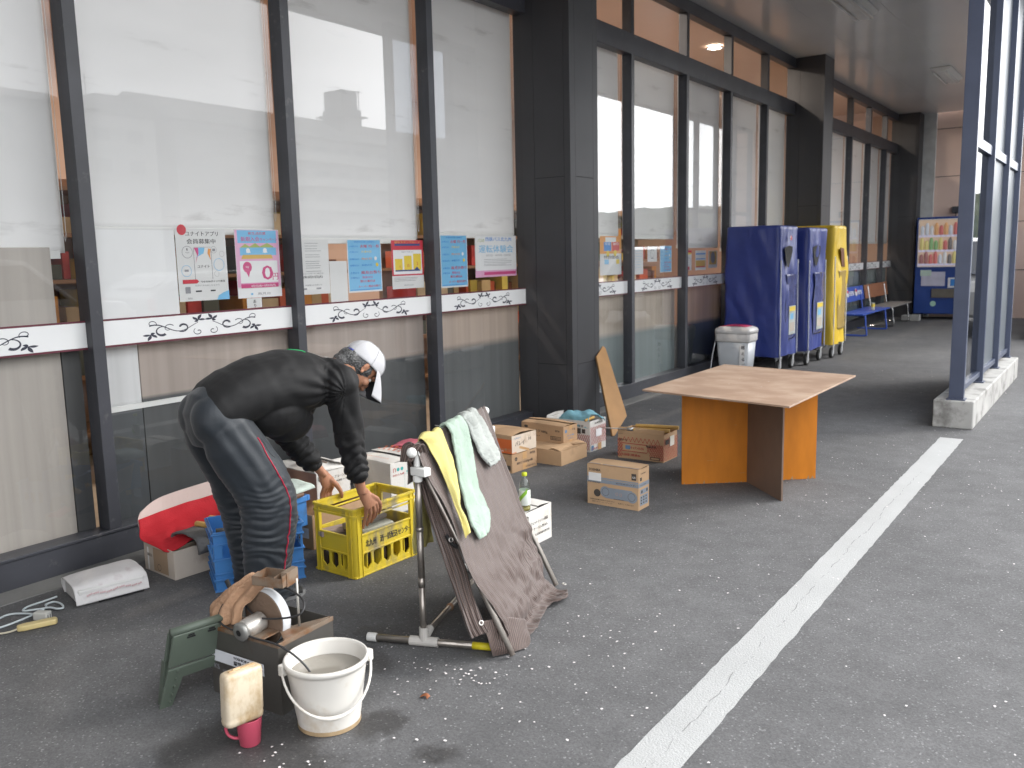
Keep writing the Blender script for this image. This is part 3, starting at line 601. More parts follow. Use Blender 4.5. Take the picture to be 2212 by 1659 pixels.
ty, _ = far(49, 0); b = MB(); b.box(2, 6, ty, ty+3.2, zt, zt+3.2); b.box(1.6, 6.4, ty-.8, ty+4, zt+2.2, zt+2.4); b.box(2.3, 5.7, ty+.1, ty+2.8, zt+3.2, zt+5.6); b.tube([(3, ty+3.8, zt+1), (3, ty+3.8, zt+6)], .06); b.tube([(3, ty+3, zt+5.8), (3, ty+4.6, zt+5.8)], .04); b.build('roof_tower', wallm, t)
t = thing('hillside_house', 'two storey house with a roof aerial, mirrored in the second window', 'building', (XB, 0, 0))
ya, zr = far(27.2, 11.1); yb, _ = far(32.0, 11.1)
b = MB(); b.box(0, 8, ya, yb, 0, zr-1.4); b.build('wall', slabm, t)
b = MB(); b.prism([(-1, ya-.8, zr-1.5), (-1, yb+1.6, zr-1.5), (-1, yb-.5, zr+.3), (-1, ya+1.4, zr+.3)], (10, 0, 0)); b.build('roof', roofm, t)
for z in (zr-4, zr-7): 
    for yy in (ya+1.4, ya+5):
        b = MB(); b.box(-.05, 0, yy, yy+1.7, z, z+1.3); b.build('window', winm, t)
b = MB(); b.tube([(2, ya+2.2, zr), (2, ya+2.2, zr+2.6)], .05); b.tube([(2, ya+.6, zr+2), (2, ya+3.8, zr+1.6)], .03); b.tube([(2, ya+1, zr+2.4), (2, ya+3.2, zr+2.2)], .03); b.build('aerial', roofm, t)
t = thing('corner_house', 'dark roofed house at the left of the mirrored skyline', 'building', (XB, 0, 0))
ya, zr = far(14, 11.5); yb, _ = far(26.6, 11.3)
b = MB(); b.box(0, 10, ya, yb, 0, zr-1.6); b.build('wall', wallm, t)
b = MB(); b.prism([(-1, ya-1, zr-1.7), (4.5, ya-1, zr), (11, ya-1, zr-1.7)], (0, yb-ya+1.6, 0)); b.build('roof', roofm, t)
for yy in (ya+3, ya+8, ya+14):
    b = MB(); b.box(-.05, 0, yy, yy+2.4, zr-4.4, zr-3); b.build('window', winm, t)
b = MB(); random.seed(5)
rw = []
for j in range(4):
    x = 240+j*60; rw.append([(x, yy, [-2, 22, 40, 10][j]*(.8+.35*noise.noise(Vector((yy*.006, j, 1))))+ (6*noise.noise(Vector((yy*.03, j, 3))) if j else 0)) for yy in range(-250, 1300, 50)])
b.rows(rw, 300, 20, disp=lambda u, v, p: 3.2*noise.noise(p*.12)+1.6*noise.noise(p*.4))
tag(b.build('wooded_hills', mat('wooded_hill', (.07, .085, .06), .95, var=.5, vs=.08), smooth=False), kind='structure')
b = MB(); b.rows([[(x, 520+20*j, [-2, 24, 30, 6][j]*(1+.3*noise.noise(Vector((x*.01, j, 2))))) for x in range(-150, 420, 40)] for j in range(4)], 160, 14, disp=lambda u, v, p: 3*noise.noise(p*.13))
tag(b.build('wooded_hills', bpy.data.materials['wooded_hill']), kind='structure')
# ================================================================ CARDBOARD BOXES
def card(name, c, st=(.30, .19, .11)): return mat(name, c, .85, var=.07, vs=5, stain=st, ss=5, st=(.56, .8), bump=.12, bs=60)
CB = card('brown_cardboard', (.42, .27, .155)); CB2 = card('tan_cardboard', (.47, .31, .18)); CW = card('white_cardboard', (.62, .60, .565), (.42, .34, .25)); CP = card('greyish_cardboard', (.50, .44, .38), (.30, .22, .16)); CI = mat('cardboard_inside', (.36, .24, .14), .9)
INKR = mat('box_print_red', (.40, .05, .045), .8); INKB = mat('box_print_black', (.06, .05, .045), .8); INKU = mat('box_print_blue', (.12, .22, .36), .8); INKO = mat('box_print_orange', (.60, .13, .03), .8); INKG = mat('box_print_grey', (.22, .25, .29), .7); TAPE = mat('packing_tape', (.50, .30, .14), .35, var=.03); INKT = mat('box_print_teal', (.05, .35, .33), .8); INKD = mat('box_print_peach', (.62, .28, .15), .8)
Xr, Yr, Zr, Xn = Vector((1, 0, 0)), Vector((0, 1, 0)), Vector((0, 0, 1)), Vector((-1, 0, 0))
def carton(label, F, w, d, h, z0=0, rz=0, m=CB, top='closed', gap=.0, bulge=.004, flaps=(), name='cardboard_box', group=None):
    """F is the ground corner nearest the camera; the box runs w to local -x and d to local +y"""
    t = thing(name, label, 'box', (F[0], F[1], z0), rz, group)
    T = .004; b = MB()
    # four walls as real sheets of board, floor, slightly bowed
    b.box(-w, 0, 0, T, 0, h); b.box(-w, 0, d-T, d, 0, h); b.box(-T, 0, T+.0005, d-T-.0005, 0, h-.0005); b.box(-w, -w+T, T+.0005, d-T-.0005, 0, h-.0005); b.box(-w+T, -T, T, d-T, .001, .006)
    b.build('walls', m, t, bevel=.0015)
    def flap(side, ang, ln=None, cut=0):
        a = radians(ang); b = MB(); ln = ln or d/2
        if side in ('f', 'k'):
            y0, s_ = (0.002, 1) if side == 'f' else (d-.002, -1)
            P = [(-w+cut, y0, h), (0-cut, y0, h), (0-cut*1.3, y0+s_*ln*cos(a), h+ln*sin(a)), (-w+cut*1.3, y0+s_*ln*cos(a), h+ln*sin(a))]
        else:
            x0, s_ = (-.002, -1) if side == 'r' else (-w+.002, 1)
            P = [(x0, 0+cut, h), (x0, d-cut, h), (x0+s_*ln*cos(a), d-cut*1.3, h+ln*sin(a)), (x0+s_*ln*cos(a), cut*1.3, h+ln*sin(a))]
        c = [Vector(p) for p in P]; mid = (c[2]+c[3])/2
        # bend: subdivide towards the free edge
        rw = []
        for j in range(7):
            q = j/6; A = c[0].lerp(c[3], q); B = c[1].lerp(c[2], q); bow = .012*sin(pi*q)
            rw.append([A+Zr*bow*.4, (A+B)/2+Zr*(bow+.003), B+Zr*bow*.4])
        b.rows(rw, 8, 8); b.build('flap', m, t, solid=.0035)
    for f in flaps: flap(*f)
    t['dims'] = (w, d, h)
    return t
def face(t, side):
    """returns origin (bottom left as seen), right, up for the front (-y) , side (+x) or top face of a carton"""
    w, d, h = t['dims']
    if side == 'front': return Vector((-w, -.0012, 0)), Xr, Zr, w, h
    if side == 'side': return Vector((.0012, 0, 0)), Yr, Zr, d, h
    return Vector((-w, 0, h+.0045)), Xr, Yr, w, d
def prints(t, side, items, zoff=0):
    o, r, u, W_, H_ = face(t, side); n = {'front': -Yr, 'side': Xr, 'top': Zr}[side]; gs = {}
    for i, it in enumerate(items):
        kind, m = it[:2]; b = gs.setdefault(m.name, [MB(), m])[0]; oo = o+n*(i*.00006+zoff)
        if kind == 't':
            s_, x, y, hh = it[2:6]; wd = it[6] if len(it) > 6 else None
            b.text(s_, hh*H_, oo+r*x*W_+u*y*H_, r, u, al='C', wid=wd*W_ if wd else None, bold=.03)
        elif kind == 'ru':   # upside down text
            s_, x, y, hh, wd = it[2:7]; b.text(s_, hh*H_, oo+r*x*W_+u*y*H_, -r, -u, al='C', wid=wd*W_, bold=.03)
        elif kind == 'r':
            x0, y0, x1, y1 = it[2:6]; b.poly([oo+r*x*W_+u*y*H_ for x, y in ((x0, y0), (x1, y0), (x1, y1), (x0, y1))])
        elif kind == 'o': b.ring(oo+r*it[2]*W_+u*it[3]*H_, r, u, it[4]*H_*.86, it[4]*H_)
        elif kind == 'e': b.disc(oo+r*it[2]*W_+u*it[3]*H_, r, u, it[4]*H_*(it[5] if len(it) > 5 else 1), it[4]*H_)
        elif kind == 'l':  # line
            x0, y0, x1, y1, wd = it[2:7]; A = oo+r*x0*W_+u*y0*H_; B = oo+r*x1*W_+u*y1*H_; q = (B-A).normalized().cross(n)*wd/2; b.poly([A+q, B+q, B-q, A-q])
    for b, m in gs.values():
        b.build('lettering' if any(i_[0] in ('t', 'ru') and i_[1] is m for i_ in items) else 'print', m, t)
def frame_(m, x0, y0, x1, y1, w_=.0015): return [('l', m, x0, y0, x1, y0, w_), ('l', m, x1, y0, x1, y1, w_), ('l', m, x1, y1, x0, y1, w_), ('l', m, x0, y1, x0, y0, w_)]
def lattice(m, x0, y0, x1, y1, nx, ny):
    out = []; dx, dy = (x1-x0)/nx, (y1-y0)/ny
    for i in range(nx):
        for j in range(ny):
            a, b_ = x0+i*dx, y0+j*dy
            out += [('l', m, a, b_, a+dx/2, b_+dy, .0036), ('l', m, a+dx/2, b_+dy, a+dx, b_, .0036)]+([('l', m, a, b_+dy, a+dx/2, b_, .0036), ('l', m, a+dx/2, b_, a+dx, b_+dy, .0036)] if ny > 1 else [])
    return out
# -- radio box
t = carton('upright brown radio cassette carton with a pictured stereo, alone on the asphalt before the table', (-2.419, 4.732), .369, .146, .262, m=CB2, flaps=[('f', 2, .145, .001)])
prints(t, 'front', [('r', INKG, 0, .665, 1, .70), ('t', INKB, 'TOSHIBA', .15, .845, .09, .24), ('r', INKG, .0, .56, 1, .655), ('r', mat('sticker_white', (.72, .72, .72), .5), .03, .60, .28, .80), ('t', INKB, 'CD RADIO', .14, .545, .06, .24), ('r', INKB, .87, .74, .96, .90), ('t', CW, 'CD', .915, .785, .07, .06), ('t', INKB, 'CDラジオカセットレコーダー', .76, .59, .05, .38),
  ('e', INKB, .20, .30, .095), ('e', INKG, .36, .355, .14), ('e', INKG, .88, .305, .14), ('r', INKG, .36, .20, .88, .47), ('e', INKB, .365, .355, .10), ('e', INKG, .365, .355, .092), ('e', INKB, .87, .315, .10), ('e', INKG, .87, .315, .092), ('o', INKD, .585, .34, .035), ('o', INKD, .66, .33, .035), ('r', INKB, .52, .20, .73, .21),
  ('t', INKB, '仕様及び外観は改良のため予告なく', .30, .12, .035, .5), ('t', INKB, '変更することがあります', .76, .10, .035, .3), ('t', INKB, '東芝エルイートレーディング', .3, .065, .035, .4), ('t', INKB, 'リモコン付', .2, .285, .04, .09)])
prints(t, 'side', [('t', INKB, 'TOSHIBA', .42, .87, .05, .5), ('r', INKG, 0, .56, 1, .665), ('t', INKB, 'TY-CDH', .4, .585, .05, .6), ('r', INKG, .15, .38, .9, .50), ('e', INKB, .3, .44, .04), ('e', INKB, .78, .44, .04), ('r', INKG, .12, .10, .88, .35)]+[('r', INKB, .2+.22*i, .14+.07*j, .3+.22*i, .18+.07*j) for i in range(3) for j in range(3)]+[('r', INKB, .12, .72, .28, .80)])
prints(t, 'top', [('t', INKB, 'TOSHIBA', .24, .78, .13, .26), ('e', INKB, .55, .28, .07, 1.6), ('r', INKB, .88, .55, .96, .8), ('r', INKG, 0, .02, 1, .08), ('l', INKB, .05, .45, .45, .40, .0008), ('l', INKB, .5, .6, .8, .2, .0008), ('r', TAPE, .26, -.02, .30, .18)], .003)
# -- lattice kitchen towel boxes
t = carton('brown box with red lattice print and wooden knife handles on top', (-2.835, 5.966), .395, .245, .218, m=CB2, flaps=[('f', 68, .03, .0)])
prints(t, 'front', lattice(INKR, .1, .62, .92, .80, 9, 1)+lattice(INKR, .70, .06, 1, .62, 4, 4)+lattice(INKR, 0, .06, .09, .74, 1, 5)+lattice(INKR, .09, .30, .70, .56, 7, 2)+[('r', CB2, .12, .30, .66, .56), ('r', INKR, .10, .28, .66, .30), ('r', INKR, .10, .56, .66, .585), ('r', INKU, .18, .36, .29, .50), ('t', INKR, 'キッチンタオル', .44, .38, .12, .30), ('t', INKR, '大容量 2枚重ね', .3, .12, .1, .42), ('t', INKB, '12ロール', .13, .66, .1, .18), ('t', INKB, '取扱注意', .74, .50, .10, .22), ('r', INKB, .73, .06, .93, .17), ('r', CB2, .745, .08, .915, .15), ('t', INKB, 'キッチン', .07, .89, .05, .10)])
prints(t, 'side', lattice(INKR, 0, .04, .98, .84, 5, 5)+[('r', mat('paper_label', (.66, .63, .56), .7), .4, .52, .72, .88), ('r', INKB, .08, .62, .32, .80)])
kn = (-2.835, 5.966)
wood = mat('pale_handle_wood', (.55, .34, .10), .45, var=.15, vs=8, stretch=(1, 8, 8)); steel = mat('brushed_steel', (.45, .46, .47), .28, metal=.9, var=.06)
def rod(name, label, cat, a, b_, r, m, extra=None):
    """handled tool lying from a to b"""
    t = thing(name, label, cat, a); A = Vector(a); D = Vector(b_)-A
    b = MB(); b.tube([(0, 0, 0), D*.5, D], [r*.86, r, r*.92], n=12); b.build('handle', m, t, smooth=True, bevel=.001)
    if extra: extra(t, D)
    return t
def blade(t, D):
    n_ = D.normalized(); s_ = n_.cross(Zr).normalized()
    b = MB(); b.tube([-n_*.0, -n_*.05], [.017, .014], n=12); b.build('bolster', steel, t, smooth=True)
    b = MB(); b.prism([-n_*.04+s_*.016, -n_*.24+s_*.012, -n_*.27-s_*.004, -n_*.04-s_*.018], (0, 0, .004)); b.build('blade', steel, t)
rod('long_knife', 'long knife with pale handle, blade sticking out left of the lattice box', 'knife', (-3.10, 5.98, .235), (-2.82, 6.04, .238), .017, wood, blade)
rod('wooden_handle', 'pale wooden handle lying behind the long knife on the lattice box', 'tool handle', (-3.14, 6.10, .242), (-2.80, 6.16, .245), .016, wood)
# -- white lattice box with blue towel
t = carton('white cardboard box with red lattice print holding a light blue towel, before the column', (-3.505, 5.998), .42, .262, .255, m=CW, flaps=[('l', 70, .02, 0)])
prints(t, 'front', lattice(INKR, .72, .06, 1, .56, 3, 3)+[('r', INKB, .70, .58, .80, .76), ('r', INKB, .82, .6, .90, .74), ('t', INKB, '注意', .8, .8, .09, .12)])
prints(t, 'side', lattice(INKR, .02, .22, .98, .80, 5, 4)+[('r', wht, .34, .45, .7, .70), ('r', TAPE, .46, 0, .68, .22), ('t', INKR, '品番 8811', .28, .06, .08, .36), ('r', INKU, .05, .04, .2, .2), ('t', INKB, '天地無用', .5, .88, .07, .5)])
twl = mat('pale_blue_towel', (.20, .42, .50), .95, bump=.8, bs=220, var=.12, vs=10)
b = MB(); rx_ = lambda x, y, z: (x, y, z)
b.rows([[(-.30, .0, -.06), (-.2, .02, -.04), (-.08, .0, -.05), (.01, .0, -.06)], [(-.29, .03, .02), (-.2, .02, .05), (-.1, .03, .035), (.0, .02, .045)], [(-.28, .12, .03), (-.18, .12, .045), (-.08, .12, .05), (.03, .12, .03)], [(-.27, .22, .02), (-.16, .23, .04), (-.06, .22, .03), (.045, .2, -.02)]], 30, 30, disp=lambda u, v, p: .02*noise.noise(p*14)+.008*noise.noise(p*40))
o = b.build('blue_towel', twl, smooth=True, solid=.006); o.location = (-3.52, 6.0, .255); tag(o, 'light blue towel heaped in the white lattice box by the column', 'towel')
rod('wooden_handle', 'stub of a wooden handle poking out from under the blue towel', 'tool handle', (-3.545, 5.99, .262), (-3.50, 6.06, .285), .013, wood)
# -- stacked boxes
t = carton('flat plain brown carton lying on the asphalt under the upper brown box', (-3.458, 5.481), .40, .375, .112, rz=radians(-1), m=CB2, flaps=[('f', 3, .19, .0), ('k', 8, .17, .0), ('r', 12, .10, .004)])
t = carton('long brown carton marked 180g resting on the flat plain carton', (-3.545, 5.655), .42, .19, .145, z0=.122, rz=radians(-4), m=CB, flaps=[('f', 4, .094, 0), ('k', 10, .09, 0)])
prints(t, 'front', [('t', INKB, 'ごぼう180g', .42, .55, .17, .42), ('t', INKB, '要冷凍', .86, .68, .12, .10), ('r', INKB, .70, .22, .95, .42), ('r', CB, .71, .25, .94, .39), ('t', INKB, 'IIIIIIIII', .825, .27, .13, .2), ('e', INKB, .12, .8, .07, 2), ('t', INKB, '保存方法 -18℃以下', .3, .32, .07, .3)])
prints(t, 'side', [('e', INKU, .18, .72, .10), ('t', INKB, '生協', .72, .7, .12, .22), ('t', INKU, 'CO・OP 国産', .5, .42, .10, .5), ('t', INKU, '10袋入', .5, .27, .08, .4), ('r', TAPE, .42, 0, .62, .22), ('r', TAPE, .42, .8, .62, 1)])
t = carton('brown tofu carton marked 150g, bottom of the pair left of the flat carton', (-3.656, 5.109), .34, .31, .139, rz=radians(-3), m=CB)
prints(t, 'side', [('e', INKB, .16, .72, .11, 1.1), ('t', CB, 'CO・OP', .16, .68, .08, .1), ('t', INKB, '絹のとうふ150g×3個', .5, .40, .15, .62), ('r', TAPE, .42, .02, .58, .36), ('r', TAPE, .42, .6, .58, 1), ('t', INKB, '要冷蔵', .82, .78, .13, .2), ('t', INKB, '生活協同組合', .72, .12, .09, .4)])
prints(t, 'front', [('t', INKB, '要冷蔵', .7, .6, .14, .3), ('r', INKB, .8, .15, .96, .4)])
t = carton('brown carton with an orange end panel and handwriting, on top of the tofu carton', (-3.661, 5.119), .36, .30, .137, z0=.142, rz=radians(-3), m=CB, flaps=[('f', 6, .15, .002), ('k', 5, .15, .002)])
prints(t, 'front', [('r', INKO, .46, .02, 1, .80), ('t', CB, '今日の煮豆', .74, .16, .17, .5), ('t', wht, '10袋', .68, .1, .1, .2)])
prints(t, 'side', [('r', card('pale_print', (.62, .52, .42)), 0.0, .0, 1, 1), ('p', INKO) if False else ('r', INKD, 0, 0, .18, .08), ('t', INKU, '九州GLO', .22, .78, .12, .3), ('t', INKB, 'バレイ', .32, .40, .30, .38), ('t', INKB, '16', .72, .55, .26, .14), ('l', TAPE, .3, .3, .7, .0, .018)])
# white open box behind the rack, near glass
t = carton('small white open topped box against the shop sill, behind the drying rack', (-4.05, 4.90), .34, .28, .235, m=CW, flaps=[('f', 12, .10, .0), ('k', 40, .10, 0)])
# orange dot box
t = carton('white carton with orange dots on its lid, behind the yellow crate', (-3.70, 3.86), .36, .33, .33, rz=radians(-4), m=CW, flaps=[('f', 1, .165, 0), ('k', 6, .165, .002)])
prints(t, 'side', [('t', INKR, '∩', .10, .82, .12, .07), ('e', INKT, .20, .86, .036), ('e', INKT, .30, .86, .036), ('t', INKR, 'みかん九州', .2, .74, .05, .3)]+frame_(INKT, .36, .30, .9, .74, .001)+[('l', INKT, .36, .52, .9, .52, .001), ('l', INKT, .6, .3, .6, .74, .001), ('t', INKT, '等級 品種', .6, .76, .05, .4)])
random.seed(2)
prints(t, 'top', [('e', INKO, .10+.13*i+(j % 2)*.06, .62+.10*j, .026, 1.3) for i in range(7) for j in range(4) if (i, j) not in ((3, 1), (4, 1), (5, 1))]+[('t', INKR, 'みかん', .58, .66, .11, .3), ('r', INKD, .02, .0, .98, .004)]+[('e', INKD, .06+.06*i, .05, .016, 1.3) for i in range(15)], .022)
# pink cloth box
t = carton('low white carton under a folded pink cloth, beyond the orange dot box', (-3.86, 4.27), .36, .30, .27, m=CW)
b = MB(); pk = mat('pink_cloth', (.50, .12, .16), .85, bump=.4, bs=90, var=.15, vs=14)
for z, s_ in ((.012, 1), (.032, .95), (.05, .85)): b.rows([[(-.14*s_, y, z-.012), (-.15*s_, y, z), (0, y+.01, z+.012), (.15*s_, y, z), (.14*s_, y, z-.012)] for y in (-.10, 0, .10)], 18, 12, disp=lambda u, v, p: .007*noise.noise(p*22))
o = b.build('pink_cloth', pk, smooth=True, solid=.008); o.location = (-3.98, 4.40, .275); o.rotation_euler = (0, 0, .35); tag(o, 'folded dusty pink cloth on the low white carton behind the rack', 'cloth')
# knife box + brown box below
t = carton('brown carton on the asphalt under the white grocery carton, left of the yellow crate', (-3.62, 3.14), .42, .52, .20, m=CB); prints(t, 'front', [('r', wht, .70, .3, .92, .6)])
t = carton('white grocery carton with a dark oval mark, holding tools beside the yellow crate', (-3.80, 3.345), .42, .255, .165, z0=.202, rz=radians(-3), m=CW, flaps=[('f', 4, .12, 0), ('k', 24, .13, 0), ('r', 30, .08, 0)])
prints(t, 'side', [('e', INKB, .13, .80, .12, 1.2), ('t', CW, 'CO・OP', .13, .76, .09, .18), ('t', INKB, 'ポップコーン用', .62, .70, .11, .55), ('t', INKB, '10袋×2', .7, .54, .09, .4), ('t', INKB, '国産', .24, .42, .14, .18), ('t', INKB, '原料', .24, .26, .14, .18)])
prints(t, 'front', [('r', card('reddish_cardboard', (.36, .23, .18)), 0, 0, 1, 1)]); prints(t, 'top', [('r', yel, .18, .55, .36, .78)], .012)
b = MB(); b.tube([(0, 0, .02), (.10, .02, .028), (.16, .05, .02)], [.02, .03, .018], n=10); b.tube([(-.03, -.02, .02), (.0, .0, .03)], [.012, .015], n=8); b.box(.02, .12, -.01, .035, .03, .046)
o = b.build('sanding_tool', mat('worn_tool_metal', (.22, .19, .17), .45, metal=.6, stain=(.3, .2, .12), ss=20), bevel=.003, smooth=False); o.location = (-4.0, 3.42, .375); tag(o, 'small worn metal hand tool lying on the white grocery carton', 'tool')
# white box with bottle
t = carton('white carton behind the brown mesh cloth, with a plastic bottle on its corner', (-2.614, 3.74), .30, .29, .205, m=CW, flaps=[('f', 3, .145, 0), ('k', 6, .14, 0)])
prints(t, 'side', [('e', INKB, .13, .82, .085, 1.3), ('t', CW, 'CO・OP', .13, .795, .06, .14), ('t', INKB, 'ウェットティシュ除菌', .56, .60, .10, .6), ('t', INKB, 'ケース入数:8入', .6, .43, .09, .5), ('t', INKB, '日本生活協同組合連合会', .6, .26, .07, .62), ('r', CP, .0, .0, .5, .18)])
prints(t, 'top', [('o', INKB, .55, .3, .07)]+frame_(INKB, .68, .2, .88, .4), .008)
pet = glass_mat('pet_plastic', (.93, .97, .94), .03, .8)
t = thing('plastic_bottle', 'clear plastic tea bottle with a lime green cap and a green and white label', 'bottle', (-2.638, 3.80, .213))
b = MB(); b.lathe([(.028, 0), (.031, .006), (.031, .05), (.030, .056), (.031, .06), (.031, .135), (.029, .15), (.022, .172), (.0125, .19), (.0125, .205)], n=28); b.build('bottle_body', pet, t, smooth=True)
b = MB(); b.lathe([(.0, .003), (.0285, .004), (.0295, .012), (.0295, .022), (0, .022)], n=24, cap=False); b.build('tea', mat('tea_liquid', (.30, .24, .06), .1), t, smooth=True)
b = MB(); b.lathe([(.0316, .035), (.0318, .036), (.0318, .118), (.0312, .119)], n=32, cap=False); lb_ = b.build('label', mat('bottle_label_white', (.66, .70, .64), .35), t, smooth=True)
b = MB(); b.rows([[(.0321*cos(a), .0321*sin(a), .045+.06*(a+2.2)/1.7), (.0321*cos(a), .0321*sin(a), .075+.055*(a+2.2)/1.7)] for a in [-2.2+.17*i for i in range(11)]], 2, 14); b.build('leaf_print', mat('leaf_green_print', (.25, .50, .05), .4), t, smooth=True)
b = MB(); b.lathe([(.0145, .196), (.0148, .197), (.0148, .212), (.0135, .214), (0, .214)], n=24); b.build('cap', mat('lime_green_cap', (.52, .58, .03), .4), t, smooth=True)
# -- box with red cloth
t = carton('battered white cardboard box with red cloth draped over its raised flap, left of the worker', (-3.877, 2.442), .30, .36, .152, rz=radians(-4), m=CP, flaps=[('f', -86, .15, .002)])
prints(t, 'front', [('r', card('brown_stain', (.34, .24, .16)), .32, .08, .80, .9), ('r', wht, .12, .05, .17, .85), ('o', INKB, .5, .25, .12), ('t', INKB, '風見台', .2, .55, .12, .16)])
b = MB(); pf = mat('pale_pink_flap', (.62, .50, .46), .85, var=.08, vs=4, stain=(.45, .25, .2), ss=6, st=(.6, .75))
PF = lambda x, y, z: Vector((x, y, z))
b.rows([[(-4.19, 2.46, .20), (-4.155, 2.62, .22), (-4.10, 2.86, .245)], [(-4.20, 2.455, .26), (-4.19, 2.60, .315), (-4.12, 2.87, .345)], [(-4.205, 2.475, .30), (-4.20, 2.60, .355), (-4.13, 2.88, .395)]], 20, 10, disp=lambda u, v, p: .004*noise.noise(p*12))
b.build('raised_flap', pf, t, solid=.004).matrix_parent_inverse = (Matrix.Translation(t.location) @ Matrix.Rotation(t.rotation_euler.z, 4, 'Z')).inverted()
rc = mat('red_cloth', (.48, .012, .022), .8, var=.10, vs=5, bump=.25, bs=120)
b = MB(); b.rows([[(-4.187, 2.452, .268), (-4.15, 2.66, .30), (-4.085, 2.88, .325)], [(-4.17, 2.445, .225), (-4.12, 2.64, .255), (-4.05, 2.86, .285)], [(-4.13, 2.42, .185), (-4.06, 2.57, .21), (-4.0, 2.84, .26)], [(-4.07, 2.43, .165), (-3.985, 2.50, .18), (-3.96, 2.83, .245)], [(-3.97, 2.44, .145), (-3.90, 2.475, .15), (-3.93, 2.80, .235)]], 40, 30, disp=lambda u, v, p: .007*noise.noise(p*16)+.012*v*v*noise.noise(p*24))
o = b.build('red_cloth', rc, smooth=True, solid=.004); tag(o, 'bright red cloth draped over the raised flap of the battered box', 'cloth')
t = thing('knife_bundle', 'bundle of wooden handled knives rolled in grey felt in the battered box', 'tool roll', (-3.90, 2.62, .15), radians(2))
b = MB(); b.rows([[(-.10, y, -.02), (-.10, y, .05), (0, y, .075), (.10, y, .05), (.115, y, -.02)] for y in (-.10, .08, .26)], 16, 14, disp=lambda u, v, p: .006*noise.noise(p*20)); b.build('felt_roll', mat('grey_felt', (.10, .10, .10), .95, var=.2, bump=.5), t, smooth=True, solid=.01)
b = MB(); b.box(.02, .03, -.06, .20, .062, .078); b.build('steel_strip', steel, t)
for i in range(4):
    b = MB(); b.tube([(-.05, .02+.085*i, .085+.008*i), (.085, .035+.085*i, .088+.008*i)], .0165, n=12); b.build('knife_handle', wood, t, smooth=True, bevel=.001)
# ================================================================ BLUE CRATES
bl = mat('blue_crate_plastic', (.055, .21, .52), .45, var=.10, vs=4, stain=(.08, .10, .12), ss=5, st=(.58, .8))
def blue_crate():
    th = radians(60); W_ = .43; D_ = .30; H_ = .302
    t = thing('blue_crate', 'blue plastic crate standing behind the worker\'s legs', 'crate', (-3.555, 2.455, 0), th)
    b = MB(); T = .006
    for (x0, x1, y0, y1) in ((0, W_, 0, T), (0, W_, D_-T, D_), (0, T, T, D_-T), (W_-T, W_, T, D_-T)):
        b.box(x0, x1, y0, y1, .0, .165); b.box(x0, x1, y0, y1, .235, H_)
    for x in (0, .085, .17, .25, .335, W_-.012):
        for y in (-.001, D_-.005): b.box(x, x+.012+(.03 if x in (0,) else 0), y, y+.006, .165, .235)
    for x in (0, W_-T):
        for y in (T, .10, .19, D_-.03): b.box(x, x+T, y, y+.02, .165, .235)
    b.box(T, W_-T, T, D_-T, .006, .012)
    b.build('crate_body', bl, t, bevel=.002)
    b = MB()
    for z, o_ in ((.0, .006), (.055, .008), (.085, .005), (.158, .008), (.235, .008), (.287, .010)): 
        for (x0, x1, y0, y1) in ((-o_, W_+o_, -o_, -.0005), (-o_, W_+o_, D_+.0005, D_+o_), (-o_, -.0005, 0, D_), (W_+.0005, W_+o_, 0, D_)): b.box(x0, x1, y0, y1, z, z+.009)
    b.build('ribs', bl, t, bevel=.0015)
    return t
blue_crate()
t = thing('blue_bin', 'small blue plastic bin carrying a leather case, right of the worker\'s knee', 'crate', (-3.60, 2.93, .16), radians(4))
b = MB(); W_, D_, H_ = .24, .17, .15
b.prism([(-W_, 0, H_), (0, 0, H_), (-.02, .012, 0), (-W_+.02, .012, 0)], (0, .004, 0)); b.box(-.012, 0, .004, D_, .0, H_); b.box(-W_, -W_+.012, .004, D_, .0, H_); b.box(-W_, 0, D_-.004, D_, 0, H_); b.box(-W_, 0, 0, D_, 0, .006); b.build('bin_body', bl, t, bevel=.002)
b = MB(); b.box(-W_-.014, .014, -.014, .004, H_-.01, H_+.022); b.box(-W_-.014, .014, D_-.004, D_+.014, H_-.01, H_+.022); b.box(-.004, .014, .004, D_-.004, H_-.01, H_+.022); b.box(-W_-.014, -W_+.004, .004, D_-.004, H_-.01, H_+.022); b.build('rim', bl, t, bevel=.003)
b = MB(); b.box(-.13, .13, -.05, .05, 0, .028); o = b.build('leather_case', mat('brown_leather', (.14, .08, .05), .5, var=.2), bevel=.012, seg=3); o.location = (-3.70, 3.0, .335); o.rotation_euler = (0, 0, .12); tag(o, 'flat brown leather case lying across the small blue bin', 'case')
b = MB(); b.rows([[(-.16, y, -.01), (-.12, y, .01), (0, y, .014), (.12, y-.01, .006), (.14, y-.01, -.012)] for y in (-.08, 0, .08)], 18, 12, disp=lambda u, v, p: .006*noise.noise(p*18))
o = b.build('mint_cloth', mat('pale_mint_cloth', (.52, .60, .55), .95, bump=.4, bs=120), smooth=True, solid=.005); o.location = (-3.72, 3.06, .375); o.rotation_euler = (0, 0, .1); tag(o, 'pale mint cloth laid over the brown leather case', 'cloth')
